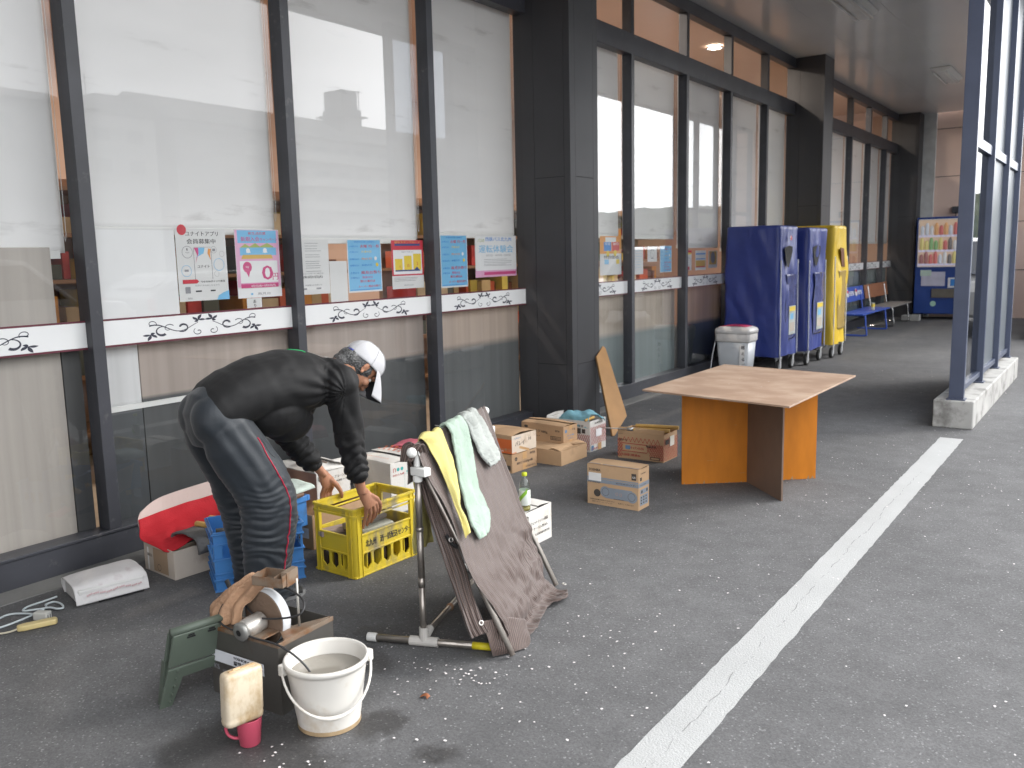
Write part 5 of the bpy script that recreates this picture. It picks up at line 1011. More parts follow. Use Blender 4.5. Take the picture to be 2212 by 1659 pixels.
# ================================================================ TROLLEYS WITH COVERS
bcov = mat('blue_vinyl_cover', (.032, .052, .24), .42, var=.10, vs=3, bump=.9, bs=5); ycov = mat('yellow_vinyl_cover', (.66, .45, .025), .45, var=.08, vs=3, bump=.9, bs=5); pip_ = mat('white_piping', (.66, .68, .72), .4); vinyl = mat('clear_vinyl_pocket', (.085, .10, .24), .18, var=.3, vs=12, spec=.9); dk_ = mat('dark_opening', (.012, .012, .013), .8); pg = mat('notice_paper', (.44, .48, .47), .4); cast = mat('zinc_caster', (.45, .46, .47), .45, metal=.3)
def trolley(label, x0, x1, y0, y1, m, H_=1.90, seed=0, yellow=False):
    t = thing('covered_trolley', label, 'trolley', (x1, y0, 0), 0, 'covered roll trolleys by the windows'); W_, D_ = x1-x0, y1-y0; z0 = .205; r = .05
    b = MB(); rws = []; NZ = 46
    def ringpts(z, ins):
        P = []
        for cx, cy, a0 in ((-r, r, -pi/2), (-r, D_-r, 0), (-W_+r, D_-r, pi/2), (-W_+r, r, pi)):
            for k in range(5):
                a = a0+pi/2*k/4; P.append(Vector((cx+(r-ins)*cos(a)+(ins if False else 0), cy+(r-ins)*sin(a), z)))
        # subdivide straight runs
        out = []
        for i in range(len(P)):
            a, c = P[i], P[(i+1) % len(P)]; out.append(a)
            if (c-a).length > .12:
                for k in range(1, 22): out.append(a.lerp(c, k/22))
        return out
    vs_ = []; zsq = [z0+(H_-z0-.02)*i/NZ for i in range(NZ+1)]+[H_-.004, H_]
    insq = [0]*(NZ+1)+[.02, .05]
    for z, ins in zip(zsq, insq):
        for p in ringpts(z, min(ins, r)):
            q = Vector((p.x-x1*0+seed*7.3, p.y, p.z)); f = (z-z0)/(H_-z0)
            cx, cy = -W_/2, D_/2; d = Vector((p.x-cx, p.y-cy, 0)).normalized()
            fold = .034*noise.noise(Vector((q.x*2.6, q.y*2.6, q.z*1.3)))+.030*noise.noise(Vector((q.x*6+q.z*1.2, q.y*8, q.z*1.9)))+.008*noise.noise(Vector((q.x*14, q.y*16, q.z*4)))+.02*(1-f)*noise.noise(Vector((q.x*4, q.y*5, 1)))
            p = p+d*(fold+.012*(1-f)); p.z += (.012*noise.noise(Vector((q.x*5, q.y*5, 3))) if z == zsq[0] else 0)
            vs_.append(p)
    n_ = len(vs_)//len(zsq); fs = [(i*n_+k, i*n_+(k+1) % n_, (i+1)*n_+(k+1) % n_, (i+1)*n_+k) for i in range(len(zsq)-1) for k in range(n_)]+[[(len(zsq)-1)*n_+k for k in range(n_)]]
    b.add(vs_, fs); b.build('cover', m, t, smooth=True)
    def wob(z): return .010*noise.noise(Vector((seed, z*1.3, 0)))+.012*(1-(z-z0)/(H_-z0))+.006
    for yy, ya in ((.0, 0), (D_-.03, 1)):
        b = MB(); b.tube([(wob(z)+.003, yy+.035+(.0 if not ya else -.02), z) for z in [z0+.0+(H_-.45-z0)*i/20 for i in range(21)]], .0085, n=8); b.build('white_piping', pip_, t, smooth=True)
    fx = .022
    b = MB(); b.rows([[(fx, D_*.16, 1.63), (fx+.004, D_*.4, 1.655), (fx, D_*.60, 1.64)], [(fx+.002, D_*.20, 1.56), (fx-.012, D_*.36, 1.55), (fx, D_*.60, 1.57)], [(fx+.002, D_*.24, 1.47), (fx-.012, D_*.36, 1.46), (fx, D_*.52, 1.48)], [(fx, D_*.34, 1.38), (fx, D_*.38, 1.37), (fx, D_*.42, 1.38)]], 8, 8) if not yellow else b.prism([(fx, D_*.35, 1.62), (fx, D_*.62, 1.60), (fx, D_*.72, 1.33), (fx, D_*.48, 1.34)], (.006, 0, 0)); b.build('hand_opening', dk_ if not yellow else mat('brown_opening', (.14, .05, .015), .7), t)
    b = MB(); b.rows([[(fx-.002, D_*(.30+q), z), (fx+.012, D_*(.6+q*.5), z), (fx-.002, D_*.88, z)] for z, q in ((.42, 0), (.8, -.03), (1.1, .05), (1.28, .0))], 10, 24, disp=lambda u, v, p: .006*noise.noise(p*9+Vector((seed, 0, 0)))); b.build('vinyl_pocket', vinyl if not yellow else mat('yellow_vinyl_pocket', (.42, .30, .10), .2), t, smooth=True, solid=.003)
    if not yellow:
        b = MB(); b.box(fx+.014, fx+.0175, D_*.42, D_*.78, .48, .86); b.build('notice', pg, t); b = MB(); b.box(fx+.0176, fx+.0185, D_*.44, D_*.76, .79, .85, 0); b.box(fx+.0176, fx+.0185, D_*.48, D_*.66, .68, .76, 1); b.box(fx+.0176, fx+.0185, D_*.46, D_*.72, .52, .64, 2); b.build('notice_print', [yel, sky_, CP], t)
    if seed == 1: b = MB(); b.text('P', .07, (fx+.006, D_*.42, 1.73), (0, 1, 0), (0, 0, 1), bold=.04); b.disc((fx+.005, D_*.48, 1.755), (0, 1, 0), (0, 0, 1), .045, .032, mi=1); b.build('badge', [wht, crim], t)
    for (x, y) in ((-.02, .10), (-.02, D_-.12), (-W_+.1, .1), (-W_+.1, D_-.1)):
        Mx = Matrix.Translation((x, y, .078)) @ Matrix.Diagonal((1.26, 1.26, 1.26, 1)) @ Matrix.Rotation(pi/2, 4, 'Y') @ Matrix.Rotation(.5*x, 4, 'X')
        w_ = MB().lathe([(.040, -.016), (.060, -.016), (.062, -.01), (.062, .01), (.060, .016), (.040, .016)], M=Mx, n=22, cap=False).build('caster', tyre_, t, smooth=True)
        b = MB(); b.lathe([(.0, -.017), (.041, -.015), (.041, .015), (0, .017)], M=Mx, n=18); b.build('hub', cast, w_)
        b = MB(); b.box(x-.029, x-.025, y-.03, y+.03, .06, .19); b.box(x+.025, x+.029, y-.03, y+.03, .06, .19); b.box(x-.035, x+.035, y-.045, y+.045, .18, .20); b.build('fork', cast, w_)
tyre_ = mat('caster_rubber', (.03, .03, .03), .7)
trolley('blue vinyl covered trolley nearest the rubbish bin, with a red badge', -4.44, -3.70, 11.2, 11.95, bcov, 1.92, 1)
trolley('blue vinyl covered trolley in the middle, between the other blue one and the yellow one', -4.44, -3.60, 12.08, 12.9, bcov, 1.90, 2)
trolley('yellow vinyl covered trolley behind the two blue ones', -4.44, -3.52, 13.05, 13.75, ycov, 1.94, 3, True)
# ---- rubbish bin
binm = mat('translucent_bin', (.58, .61, .64), .35, var=.08, vs=2); lid = mat('bin_lid', (.66, .65, .64), .4); bag_ = mat('bin_bag', (.68, .66, .64), .4, bump=.6, bs=30, var=.12)
t = thing('rubbish_bin', 'pale translucent rubbish bin with a pink topped lid before the blue trolleys', 'bin', (-4.09, 10.75, 0))
b = MB(); 
def rr(w_, d_, z, r=.04):
    P = []
    for cx, cy, a0 in ((w_/2-r, -d_/2+r, -pi/2), (w_/2-r, d_/2-r, 0), (-w_/2+r, d_/2-r, pi/2), (-w_/2+r, -d_/2+r, pi)):
        for k in range(5): a = a0+pi/2*k/4; P.append(Vector((cx+r*cos(a), cy+r*sin(a), z)))
    return P
def stack(b, rings, mi=0, cap=True):
    n_ = len(rings[0]); b.add([p for r in rings for p in r], [(i*n_+k, i*n_+(k+1) % n_, (i+1)*n_+(k+1) % n_, (i+1)*n_+k) for i in range(len(rings)-1) for k in range(n_)]+([list(range(n_))[::-1], [(len(rings)-1)*n_+k for k in range(n_)]] if cap else []), mi)
stack(b, [rr(.36, .26, 0), rr(.40, .29, .25), rr(.43, .31, .46)]); b.build('bin_body', binm, t, smooth=True)
b = MB(); stack(b, [rr(.44, .32, .45), rr(.46, .335, .47), rr(.465, .34, .55), rr(.45, .33, .575)]); b.build('bag_rim', bag_, t, smooth=True)
b = MB(); stack(b, [rr(.47, .345, .555), rr(.475, .35, .60), rr(.45, .33, .625), rr(.36, .26, .645), rr(.1, .08, .65, .02)]); b.build('lid', lid, t, smooth=True)
b = MB(); b.rows([[(-.20, y, .642), (-.08, y, .660), (.08, y, .660), (.17, y, .645)] for y in (-.10, 0, .10)], 14, 6); b.v = [q-Zr*.004 for q in b.v]; b.build('pink_flap', mat('pink_flap', (.55, .04, .12), .4), t, smooth=True, solid=.008)
b = MB(); b.poly([(.10, -.1625, .12), (.165, -.1635, .12), (.175, -.1675, .42), (.11, -.1665, .42)]); bp_ = b.build('label', wht, t)
for i in range(4): b = MB(); b.text('燃えるごみ'[i], .05, (.125+.003*i, -.170, .37-.075*i), (1, 0, .0), (0, 0, 1), bold=.03); b.build('lettering', blk, t)
for y_ in (-.0, ): b = MB(); b.tube([(-.235, -.1, .50), (-.26, -.14, .3), (-.29, -.15, .05)], .006, n=6); b.build('loose_strap', pip_, t)
# ================================================================ BENCHES, CAN, VENDING MACHINE
bb = mat('blue_bench_paint', (.035, .09, .42), .35, var=.06); wb_ = mat('brown_bench_board', (.28, .115, .055), .5, var=.1, stretch=(5, 1, 5)); gs_ = mat('grey_bench_seat', (.26, .24, .22), .5); chrome = mat('chrome_leg', (.5, .5, .5), .15, metal=.95)
def bench(label, y0, y1, seat, back, legm, pepsi):
    t = thing('bench', label, 'bench', (-4.1, y0, 0), 0, 'benches under the far windows'); L_ = y1-y0
    b = MB()
    for i in range(3): b.box(-.22+.155*i, -.08+.155*i, 0, L_, .40, .425)
    b.build('seat', seat, t, bevel=.006)
    b = MB(); b.prism([(-.27, 0, .58), (-.265, 0, .58), (-.31, 0, .86), (-.315, 0, .86)], (0, L_, 0)); b.build('backrest', back, t, bevel=.004)
    for y in (.28, L_-.28):
        b = MB(); b.tube(smooth_path([(-.30, y, .84), (-.25, y, .55), (-.22, y, .38), (-.18, y, .38), (.15, y, .385), (.20, y, .36), (.215, y, .2), (.235, y, .06), (.20, y, .016), (-.10, y, .016), (-.32, y, .016)], 5), .0155, n=8); b.build('leg', legm, t, smooth=True)
    if pepsi:
        b = MB()
        for i in range(3):
            y = .12+i*.62
            b.disc((-.262, y+.10, .75), (0, 1, 0), (-.16, 0, .98), .075, .075, mi=0); b.disc((-.2605, y+.10, .78), (0, 1, 0), (-.16, 0, .98), .055, .03, mi=1); b.disc((-.258, y+.10, .715), (0, 1, 0), (-.16, 0, .98), .055, .028, mi=2)
            b.text('PEPSI', .12, (-.254, y+.20, .70), (0, 1, 0), (-.16, 0, .98), mi=0, wid=.34, bold=.05)
        b.build('lettering', [wht, crim, cob], t)
bench('blue metal bench with printed blue backrest, just beyond the yellow trolley', 16.35, 18.5, bb, bb, bb, True)
bench('older bench with a brown board backrest and grey seat, beyond the blue one', 18.6, 20.6, gs_, wb_, chrome, False)
t = thing('drink_can', 'small yellow and white drink can standing on the blue bench seat', 'can', (-3.98, 17.55, .426)); b = MB(); b.lathe([(.028, 0), (.033, .006), (.033, .12), (.027, .134), (0, .134)], n=18); b.build('can_body', mat('can_cream', (.6, .58, .45), .3), t, smooth=True); b = MB(); b.lathe([(.0335, .06), (.0335, .118)], n=18, cap=False); b.build('yellow_label', yel, t, smooth=True)
vb = mat('blue_vending_paint', (.018, .055, .24), .32, var=.05)
t = thing('vending_machine', 'blue drinks vending machine with a lit display against the far pink wall', 'vending machine', (-3.93, 21.1, .12)); VW, VH = 1.18, 2.12
b = MB(); b.box(0, VW, 0, .75, 0, VH); b.build('cabinet', vb, t, bevel=.02)
b = MB(); b.box(.05, .09, .05, .7, -.118, 0); b.box(VW-.12, VW-.05, .05, .7, -.118, 0); b.build('foot', M['frame'], t)
gl_ = emis('lit_display_panel', (.50, .38, .29), .22); b = MB(); b.box(.06, VW-.06, -.012, -.004, 1.05, 2.06); b.build('display_panel', gl_, t)
b = MB(); 
for x0, x1, z0, z1 in ((.045, VW-.045, 2.06, 2.075), (.045, VW-.045, 1.035, 1.05), (.045, .06, 1.035, 2.075), (VW-.06, VW-.045, 1.035, 2.075)): b.box(x0, x1, -.03, -.001, z0, z1)
b.build('display_frame', pip_, t)
random.seed(21); drm = [emis('drink_%d' % i, tuple(.25*.4+q*.6 for q in c), .14) for i, c in enumerate([(.6, .65, .75), (.75, .35, .08), (.6, .06, .05), (.7, .6, .15), (.15, .4, .1), (.08, .06, .06), (.3, .05, .05), (.7, .7, .72)])]
for r_, (z, cs) in enumerate(((1.74, [0, 0, 7, 1, 2, 1, 0, 2, 1, 1, 0]), (1.42, [3, 3, 4, 4, 3, 2, 5, 7, 1, 6, 3]), (1.12, [6, 6, 2, 2, 0, 7, 5, 3, 1, 6, 2]))):
    b = MB(); b.box(.06, VW-.06, -.04, -.012, z-.055, z-.01); b.build('price_shelf', emis('shelf_glow_%d' % r_, (.50, .48, .62), .3), t)
    for i, c in enumerate(cs):
        b = MB(); x = .13+i*.094; hh = .20+.06*((i+r_) % 2); b.lathe([(.038, 0), (.040, .01), (.040, hh*.75), (.020, hh), (0, hh+.004)], c=(x, -.045, z-.01), n=12); b.build('drink_sample', drm[c], t, smooth=True)
        b = MB(); b.box(x-.022, x+.022, -.046, -.040, z-.045, z-.022); b.build('button', pip_, t)
b = MB(); b.box(.14, .62, -.008, -.001, .62, .93); b.build('notice_panel', mat('lilac_notice', (.50, .50, .62), .4), t)
b = MB(); b.box(.12, .34, -.014, -.0085, .84, .97); b.build('sticker', mat('pale_green_sticker', (.45, .58, .52), .4), t); b = MB(); b.box(.68, .98, -.008, -.001, .58, .80); b.build('payment_panel', pip_, t); b = MB(); b.box(.73, .90, -.012, -.0085, .62, .77); b.build('reader', cob, t)
b = MB(); b.box(.36, 1.02, -.03, -.001, .36, .56); b.build('pickup_tray', mat('steel_tray', (.16, .15, .13), .4, metal=.5), t, bevel=.01)
b = MB(); b.disc((.40, -.004, .23), (1, 0, 0), (0, 0, 1), .06, n=24); b.build('round_sticker', mat('pale_green_disc', (.35, .58, .48), .4), t)
b = MB(); b.box(-.2, -.03, 0, .2, 0, .12); b.box(-.02, .16, .0, .2, 0, .13); o = b.build('concrete_block', M['concrete'], bevel=.008); o.location = (-3.86, 20.55, .0); tag(o, 'pair of pale concrete blocks on the asphalt before the vending machine', 'concrete block')
# ================================================================ GRINDER, STOOL, JERRY CAN, MUG, BUCKET
ss_ = mat('dull_stainless', (.20, .19, .175), .33, metal=.75, var=.12, vs=4, stain=(.16, .10, .06), ss=6, st=(.56, .76)); rust = mat('rust_stained_steel', (.26, .20, .15), .45, metal=.4, var=.2, vs=9, stain=(.22, .10, .04), ss=12, st=(.45, .65)); dks = mat('brown_wheel_face', (.17, .115, .08), .8, var=.15, vs=8, bump=.4); wst = mat('white_grinding_rim', (.56, .58, .60), .7, var=.05)
GW, GD, GH = .362, .275, .266
t = thing('wet_grinder', 'stainless wet grinding machine with a large white rimmed wheel and a rusty drip tray', 'grinder', (-2.358, 1.857, 0), radians(3.5))
b = MB(); b.box(-GW, 0, 0, .002, 0, GH); b.box(-.002, 0, .002, GD, 0, GH); b.box(-GW, -GW+.002, .002, GD, 0, GH); b.box(-GW+.002, -.002, GD-.002, GD, 0, GH); b.box(-GW+.003, -.003, .003, GD-.003, .0, .19); b.build('tank_body', ss_, t, bevel=.001)
b = MB(); b.box(-GW+.001, -.085, .001, .11, GH-.004, GH+.001); b.prism([(-.10, .10, GH-.002), (-.002, .03, GH+.004), (-.002, GD-.01, GH+.006), (-.05, GD-.01, GH-.03)], (0, 0, .003)); b.box(-GW, 0, -.003, .0, GH-.012, GH+.003); b.box(0, .003, 0, GD, GH-.012, GH+.006); b.build('top_plate', rust, t, bevel=.001)
b = MB(); b.poly([(-.355, -.0035, .132), (-.075, -.0035, .132), (-.075, -.0035, .178), (-.355, -.0035, .178)]); b.build('name_plate', pip_, t)
b = MB(); b.text('YOSHIOKA', .014, (-.235, -.0045, .161), (1, 0, 0), (0, 0, 1), wid=.085, bold=.05); b.text('縦型水研機', .019, (-.235, -.0045, .139), (1, 0, 0), (0, 0, 1), wid=.10, bold=.05); b.build('lettering', blk, t)
b = MB(); b.disc((-.122, -.0045, .147), (1, 0, 0), (0, 0, 1), .009); b.build('red_dot', crim, t)
b = MB(); b.text('KS', .028, (-.345, -.0045, .103), (1, 0, 0), (0, 0, 1), wid=.03, bold=.03); b.text('水研機械製作所', .014, (-.30, -.0045, .098), (1, 0, 0), (0, 0, 1), wid=.075, bold=.03); b.build('lettering', gry, t)
Wc = Vector((-.165, .105, .300))
Mw = Matrix.Translation(Wc) @ Matrix.Rotation(-pi/2, 4, 'X')
b = MB(); b.lathe([(.0, -.018), (.094, -.018), (.101, -.014)], M=Mw, n=48, cap=False); wh = b.build('wheel_face', dks, t, smooth=False)
b = MB(); b.lathe([(.101, -.017), (.103, -.015), (.103, .020), (.101, .022), (.0, .022)], M=Mw, n=56, cap=False); b.build('grinding_wheel', wst, t, smooth=True)
Mh = Matrix.Translation((-.165, .075, .295)) @ Matrix.Rotation(pi/2+.08, 4, 'X')
b = MB(); b.lathe([(.024, -.01), (.036, 0), (.038, .05), (.036, .075), (.030, .085)], M=Mh, n=28); b.build('hub_drum', mat('scuffed_alloy', (.48, .46, .43), .38, metal=.6, stain=(.3, .25, .2), ss=30), t, smooth=True, bevel=.001)
b = MB(); b.lathe([(.012, .084), (.034, .084), (.036, .098), (.030, .104), (.012, .104)], M=Mh, n=28); b.build('end_ring', mat('grey_end_ring', (.22, .22, .21), .4, metal=.4), t, smooth=True); b = MB(); b.lathe([(.0, .106), (.012, .106)], M=Mh, n=16, cap=False); b.build('bore', M['groove'], t)
b = MB(); b.tube([(-.045, .148, GH), (-.045, .148, .455)], .0045, n=8); b.build('tray_rod', mat('galvanised_rod', (.42, .41, .38), .4, metal=.6), t, smooth=True)
T0 = Matrix.Translation((-.095, .10, .445)) @ Matrix.Rotation(radians(12), 4, 'Z')
b = MB()
for q in ((-.075, .055, -.045, .045, 0, .002), (-.075, .055, -.045, -.043, 0, .035), (-.075, .055, .043, .045, 0, .035), (-.075, -.073, -.045, .045, 0, .035), (.053, .055, -.045, .045, 0, .045), (.020, .022, -.045, .045, 0, .04)): b.box(*q, M=T0)
b.box(.035, .058, -.02, .05, -.004, .05, M=T0); b.build('drip_tray', rust, t)
b = MB(); hos = [(-.36, .10, .385), (-.31, .10, .365), (-.26, .08, .345), (-.17, .06, .315), (-.06, .06, .330), (.045, .07, .365), (.02, .11, .40), (-.10, .13, .415), (-.24, .10, .40), (-.325, .06, .35), (-.33, .02, .295), (-.26, -.01, .285), (-.12, -.01, .275), (.02, .0, .265), (.12, .02, .20), (.14, .04, .10), (.14, .06, .02)]
b.tube(smooth_path(hos, 7), .0038, n=8); b.build('supply_hose', mat('black_hose', (.025, .025, .027), .5), t, smooth=True); b = MB(); b.tube([(-.375, .105, .40), (-.352, .098, .378)], .009, n=10); b.build('hose_plug', M['groove'], t)
rg_ = mat('tan_rag', (.40, .24, .145), .9, var=.15, vs=12, bump=.7, bs=80, stain=(.3, .18, .11), ss=10)
b = MB(); o_ = Vector((-2.72, 1.93, 0))
b.rows([[(-2.765, 1.872, .225), (-2.70, 1.850, .250), (-2.64, 1.862, .275), (-2.57, 1.87, .29)], [(-2.77, 1.885, .29), (-2.70, 1.865, .318), (-2.64, 1.875, .34), (-2.575, 1.89, .345)], [(-2.73, 1.905, .345), (-2.67, 1.90, .378), (-2.62, 1.905, .388), (-2.565, 1.91, .365)], [(-2.67, 1.93, .395), (-2.62, 1.93, .425), (-2.58, 1.94, .43), (-2.535, 1.935, .405)], [(-2.64, 1.965, .42), (-2.605, 1.972, .438), (-2.57, 1.98, .44), (-2.54, 1.985, .42)], [(-2.66, 1.985, .33), (-2.62, 2.0, .33), (-2.60, 2.01, .33), (-2.575, 2.015, .33)]], 60, 40, disp=lambda u, v, p: .008*sin(u*26+2.5*noise.noise(p*9))+.009*noise.noise(p*22)); o = b.build('tan_rag', rg_, smooth=True, solid=.003); tag(o, 'crumpled tan cloth lying over the back corner of the wet grinder', 'cloth')
# stool: folded step stool leaning against the grinder
gsm = mat('grey_green_plastic', (.085, .107, .085), .5, var=.08, vs=6)
t = thing('folding_stool', 'folded grey green plastic step stool leaning beside the grinder', 'stool', (-2.778, 1.672, 0), radians(78))
lean = Matrix.Rotation(radians(13), 4, 'X') @ Matrix.Diagonal((.85, 1, .86, 1))
def sbox(*q, nm='panel', bev=.006, Mx=None): b = MB(); b.box(*q, M=Mx or lean); return b.build(nm, gsm, t, bevel=bev)
# plane of the stool: local x along the ground (0..0.26), y thickness, z up
b = MB(); b.prism([(.0, -.012, .19), (.26, -.012, .19), (.26, -.012, .345), (.02, -.012, .345)], (0, .012, 0), M=lean); b.build('seat_half', gsm, t, bevel=.008, seg=3)
b = MB(); b.prism([(.0, .008, .20), (.26, .008, .20), (.26, .008, .335), (.02, .008, .335)], (0, .012, 0), M=(Matrix.Rotation(radians(8), 4, 'X') @ Matrix.Diagonal((.85, 1, .86, 1)))); b.build('seat_half', gsm, t, bevel=.006)
b = MB(); b.tube([lean @ Vector((.015, .004, .352)), lean @ Vector((.265, .004, .352))], .016, n=12); b.build('hinge_spine', gsm, t, smooth=True)
b = MB(); b.prism([(-.035, -.014, .0), (.02, -.014, .0), (.065, -.014, .13), (.20, -.014, .13), (.245, -.014, .02), (.285, -.014, .02), (.26, -.014, .185), (.0, -.014, .185)], (0, .012, 0), M=lean); b.build('leg_frame', gsm, t, bevel=.004)
b = MB(); b.prism([(-.02, .010, .0), (.005, .010, .0), (.045, .010, .19), (.01, .010, .19)], (0, .03, 0), M=(Matrix.Rotation(radians(1), 4, 'X') @ Matrix.Diagonal((.85, 1, .86, 1)))); b.build('rear_leg', gsm, t, bevel=.003); b = MB(); b.prism([(.235, .010, .0), (.275, .010, .0), (.255, .010, .19), (.22, .010, .19)], (0, .03, 0), M=(Matrix.Rotation(radians(1), 4, 'X') @ Matrix.Diagonal((.85, 1, .86, 1)))); b.build('leg_frame', gsm, t, bevel=.003)
for i in range(5): b = MB(); z = .03+.035*i; b.tube([lean @ Vector((.01+.008*i, -.022, z)), lean @ Vector((.01+.008*i, -.012, z))], .005, n=8); b.build('rivet', gsm, t)
for x in (.08, .17): b = MB(); b.box(x, x+.035, -.016, -.012, .318, .323, M=lean); b.box(x+.005, x+.03, -.016, -.012, .328, .334, M=lean); b.build('hinge_slot', M['groove'], t)
# jerry can on the mug
mug = mat('pink_enamel_mug', (.56, .085, .14), .35, var=.06, vs=6)
t = thing('pink_mug', 'pink plastic mug standing on the wet asphalt under the beige can', 'mug', (-2.312, 1.682, 0))
b = MB(); b.lathe([(.030, .0), (.034, .003), (.043, .094), (.044, .096), (.041, .096), (.032, .008), (.0, .006)], n=36); b.build('cup', mug, t, smooth=True)
b = MB(); b.tube(smooth_path([(-.030, -.022, .08), (-.045, -.034, .082), (-.063, -.045, .062), (-.060, -.043, .034), (-.043, -.031, .020), (-.028, -.020, .020)], 5), .0052, n=8); b.build('handle', mug, t, smooth=True)
can_ = mat('stained_beige_can', (.58, .50, .38), .4, var=.05, vs=5, stain=(.36, .25, .13), ss=9, st=(.44, .62), stretch=(1, 1, .6))
t = thing('jerry_can', 'stained beige plastic can standing upside down on the pink mug', 'can', (-2.300, 1.650, .098), radians(82))
b = MB(); 
def rrb(hw, hd, z, r=.014): return rr(hw*2, hd*2, z, r)
R_ = Matrix.Rotation(radians(2), 4, 'Y')
rings = [rrb(.055, .018, 0, .01), rrb(.066, .024, .006), rrb(.068, .026, .02), rrb(.0665, .0245, .028), rrb(.068, .026, .035), rrb(.068, .026, .165), rrb(.066, .024, .178), rrb(.058, .017, .184)]
stack(b, [[R_ @ p for p in r] for r in rings]); b.build('can_body', can_, t, smooth=True)
b = MB(); b.tube([R_ @ Vector((-.030, 0, .184)), R_ @ Vector((-.005, 0, .186))], .006, n=8); b.box(-.045, .048, -.006, .006, .183, .1865, M=R_); b.build('moulded_grip', mat('tan_stain', (.50, .33, .18), .5), t, bevel=.002)
bk = mat('white_bucket_plastic', (.60, .58, .54), .38, var=.05, vs=3, stain=(.44, .35, .24), ss=5, st=(.54, .74)); 
t = thing('bucket', 'white plastic bucket of murky water with its handle hanging down', 'bucket', (-2.192, 1.928, 0))
BH = .245
b = MB(); b.lathe([(.100, .0), (.108, .004), (.109, .014), (.1085, .02), (.137, BH-.03), (.139, BH-.02), (.146, BH-.018), (.147, BH-.006), (.143, BH), (.136, BH-.001), (.134, BH-.01), (.106, .02), (.0, .018)], n=64); b.build('pail', bk, t, smooth=True)
b = MB(); b.lathe([(.1092, .003), (.1098, .018)], n=64, cap=False); b.lathe([(.1345, BH-.012), (.1325, BH-.03)], n=64, cap=False); b.build('dirt_ring', mat('brown_scum', (.36, .26, .15), .6, var=.3, vs=20), t, smooth=True)
b = MB(); b.disc((0, 0, BH-.055), (1, 0, 0), (0, 1, 0), .129, n=64); b.build('murky_water', mat('murky_water', (.27, .25, .215), .06, var=.05, vs=3, stain=(.33, .31, .28), ss=8), t)
b = MB(); ha = radians(56); hx = Vector((cos(ha), sin(ha), 0)); hd = Vector((.62, -.44, -.62)).normalized(); P = []
for k in range(25):
    a = pi*k/24; P.append(hx*(-.152*cos(a))+Vector((0, 0, BH-.028))+(hd*sin(a)*.20))
wd_ = [.0045+.004*max(0, 1-abs(k-12)/4) for k in range(25)]
b.tube(P, wd_, n=10); b.build('handle', bk, t, smooth=True)
for s_ in (-1, 1): b = MB(); c = hx*s_*.148+Vector((0, 0, BH-.028)); b.box(c.x-.012, c.x+.012, c.y-.012, c.y+.012, c.z-.018, c.z+.022); b.build('handle_lug', bk, t, bevel=.004)
# ================================================================ PETALS
random.seed(17); b = MB(); pt = mat('cherry_petal', (.66, .62, .62), .6, var=.08)
def petal(x, y, s_, z=.004):
    a = random.uniform(0, 6.28); cx, cy = cos(a), sin(a); P = []; tl = random.uniform(-.3, .3); t2_ = random.uniform(-.3, .3)
    for k in range(7):
        q = 2*pi*k/7; u, v = cos(q)*s_, sin(q)*s_*.75*(1-.25*cos(q)); P.append((x+u*cx-v*cy, y+u*cy+v*cx, z+.0015+max(-.001, u*tl*.5+v*t2_*.5)+.0015*abs(sin(q))))
    b.poly(P)
def scat(n, cx, cy, sx, sy, s0=.0035, s1=.006):
    for _ in range(n): petal(random.gauss(cx, sx), random.gauss(cy, sy), random.uniform(s0, s1))
for _ in range(260): petal(random.uniform(-4.1, 1.8), 1.0+random.random()**.8*11.5, random.uniform(.0035, .0065))
for _ in range(230): petal(random.uniform(-1.9, 1.6), 1.2+random.random()*8, random.uniform(.003, .0065))
for _ in range(60): petal(-1.75+random.gauss(0, .22)-.0, 2.9+random.gauss(0, .45), random.uniform(.004, .007))
scat(26, -1.98, 2.45, .10, .06, .004, .0075); scat(16, -2.12, 1.68, .10, .07, .004, .006); scat(60, -1.3, 6.6, .45, .7); scat(30, -2.25, 2.3, .15, .2)
o = b.build('fallen_petals', pt); tag(o, 'scattered small white cherry petals on the asphalt', 'petals', kind='stuff')
b = MB(); b.rows([[(0, 0, .004), (.02, .006, .012), (.035, 0, .006)], [(0, .012, .008), (.018, .016, .018), (.036, .012, .01)], [(.004, .026, .004), (.018, .028, .01), (.03, .024, .004)]], 8, 8); o = b.build('dead_leaf', mat('dead_leaf', (.26, .09, .035), .7), smooth=True, solid=.001); o.location = (-2.03, 2.22, 0); tag(o, 'small curled brown leaf on the asphalt between the bucket and rack', 'leaf')
# ================================================================ THE WORKER
PF0 = Vector((-3.34, 2.5, 0)); An = radians(74); Dd = Vector((cos(An), sin(An), 0)); Nn = Vector((sin(An), -cos(An), 0))
def Wp(s, o, z): return PF0+Dd*s+Nn*o+Zr*z
def loft(b, secs, lat=None, n=20, mi=0):
    """secs: (centre, half width along lat, half thickness)"""
    P = [Vector(c) for c, *_ in secs]; vs_ = []; fs = []; lat = lat or Nn
    for i, (c, a, t_) in enumerate(secs):
        tg = (P[min(i+1, len(P)-1)]-P[max(i-1, 0)]).normalized(); l = (lat-tg*lat.dot(tg)).normalized(); w_ = tg.cross(l)
        for k in range(n):
            q = 2*pi*k/n; vs_.append(P[i]+l*cos(q)*a+w_*sin(q)*t_)
    for i in range(len(P)-1):
        for k in range(n): fs.append((i*n+k, i*n+(k+1) % n, (i+1)*n+(k+1) % n, (i+1)*n+k))
    fs += [list(range(n))[::-1], [(len(P)-1)*n+k for k in range(n)]]
    b.add(vs_, fs, mi)
def caps(b, pts, rs, n=14):
    b.tube(pts, rs, n=n)
    for p, r in zip(pts, rs): b.ell(p, (r, r, r), n=n, m=8)
person = thing('person', 'man in a black sweatshirt, white cap and dark track trousers bending over the yellow crate', 'person', tuple(PF0))
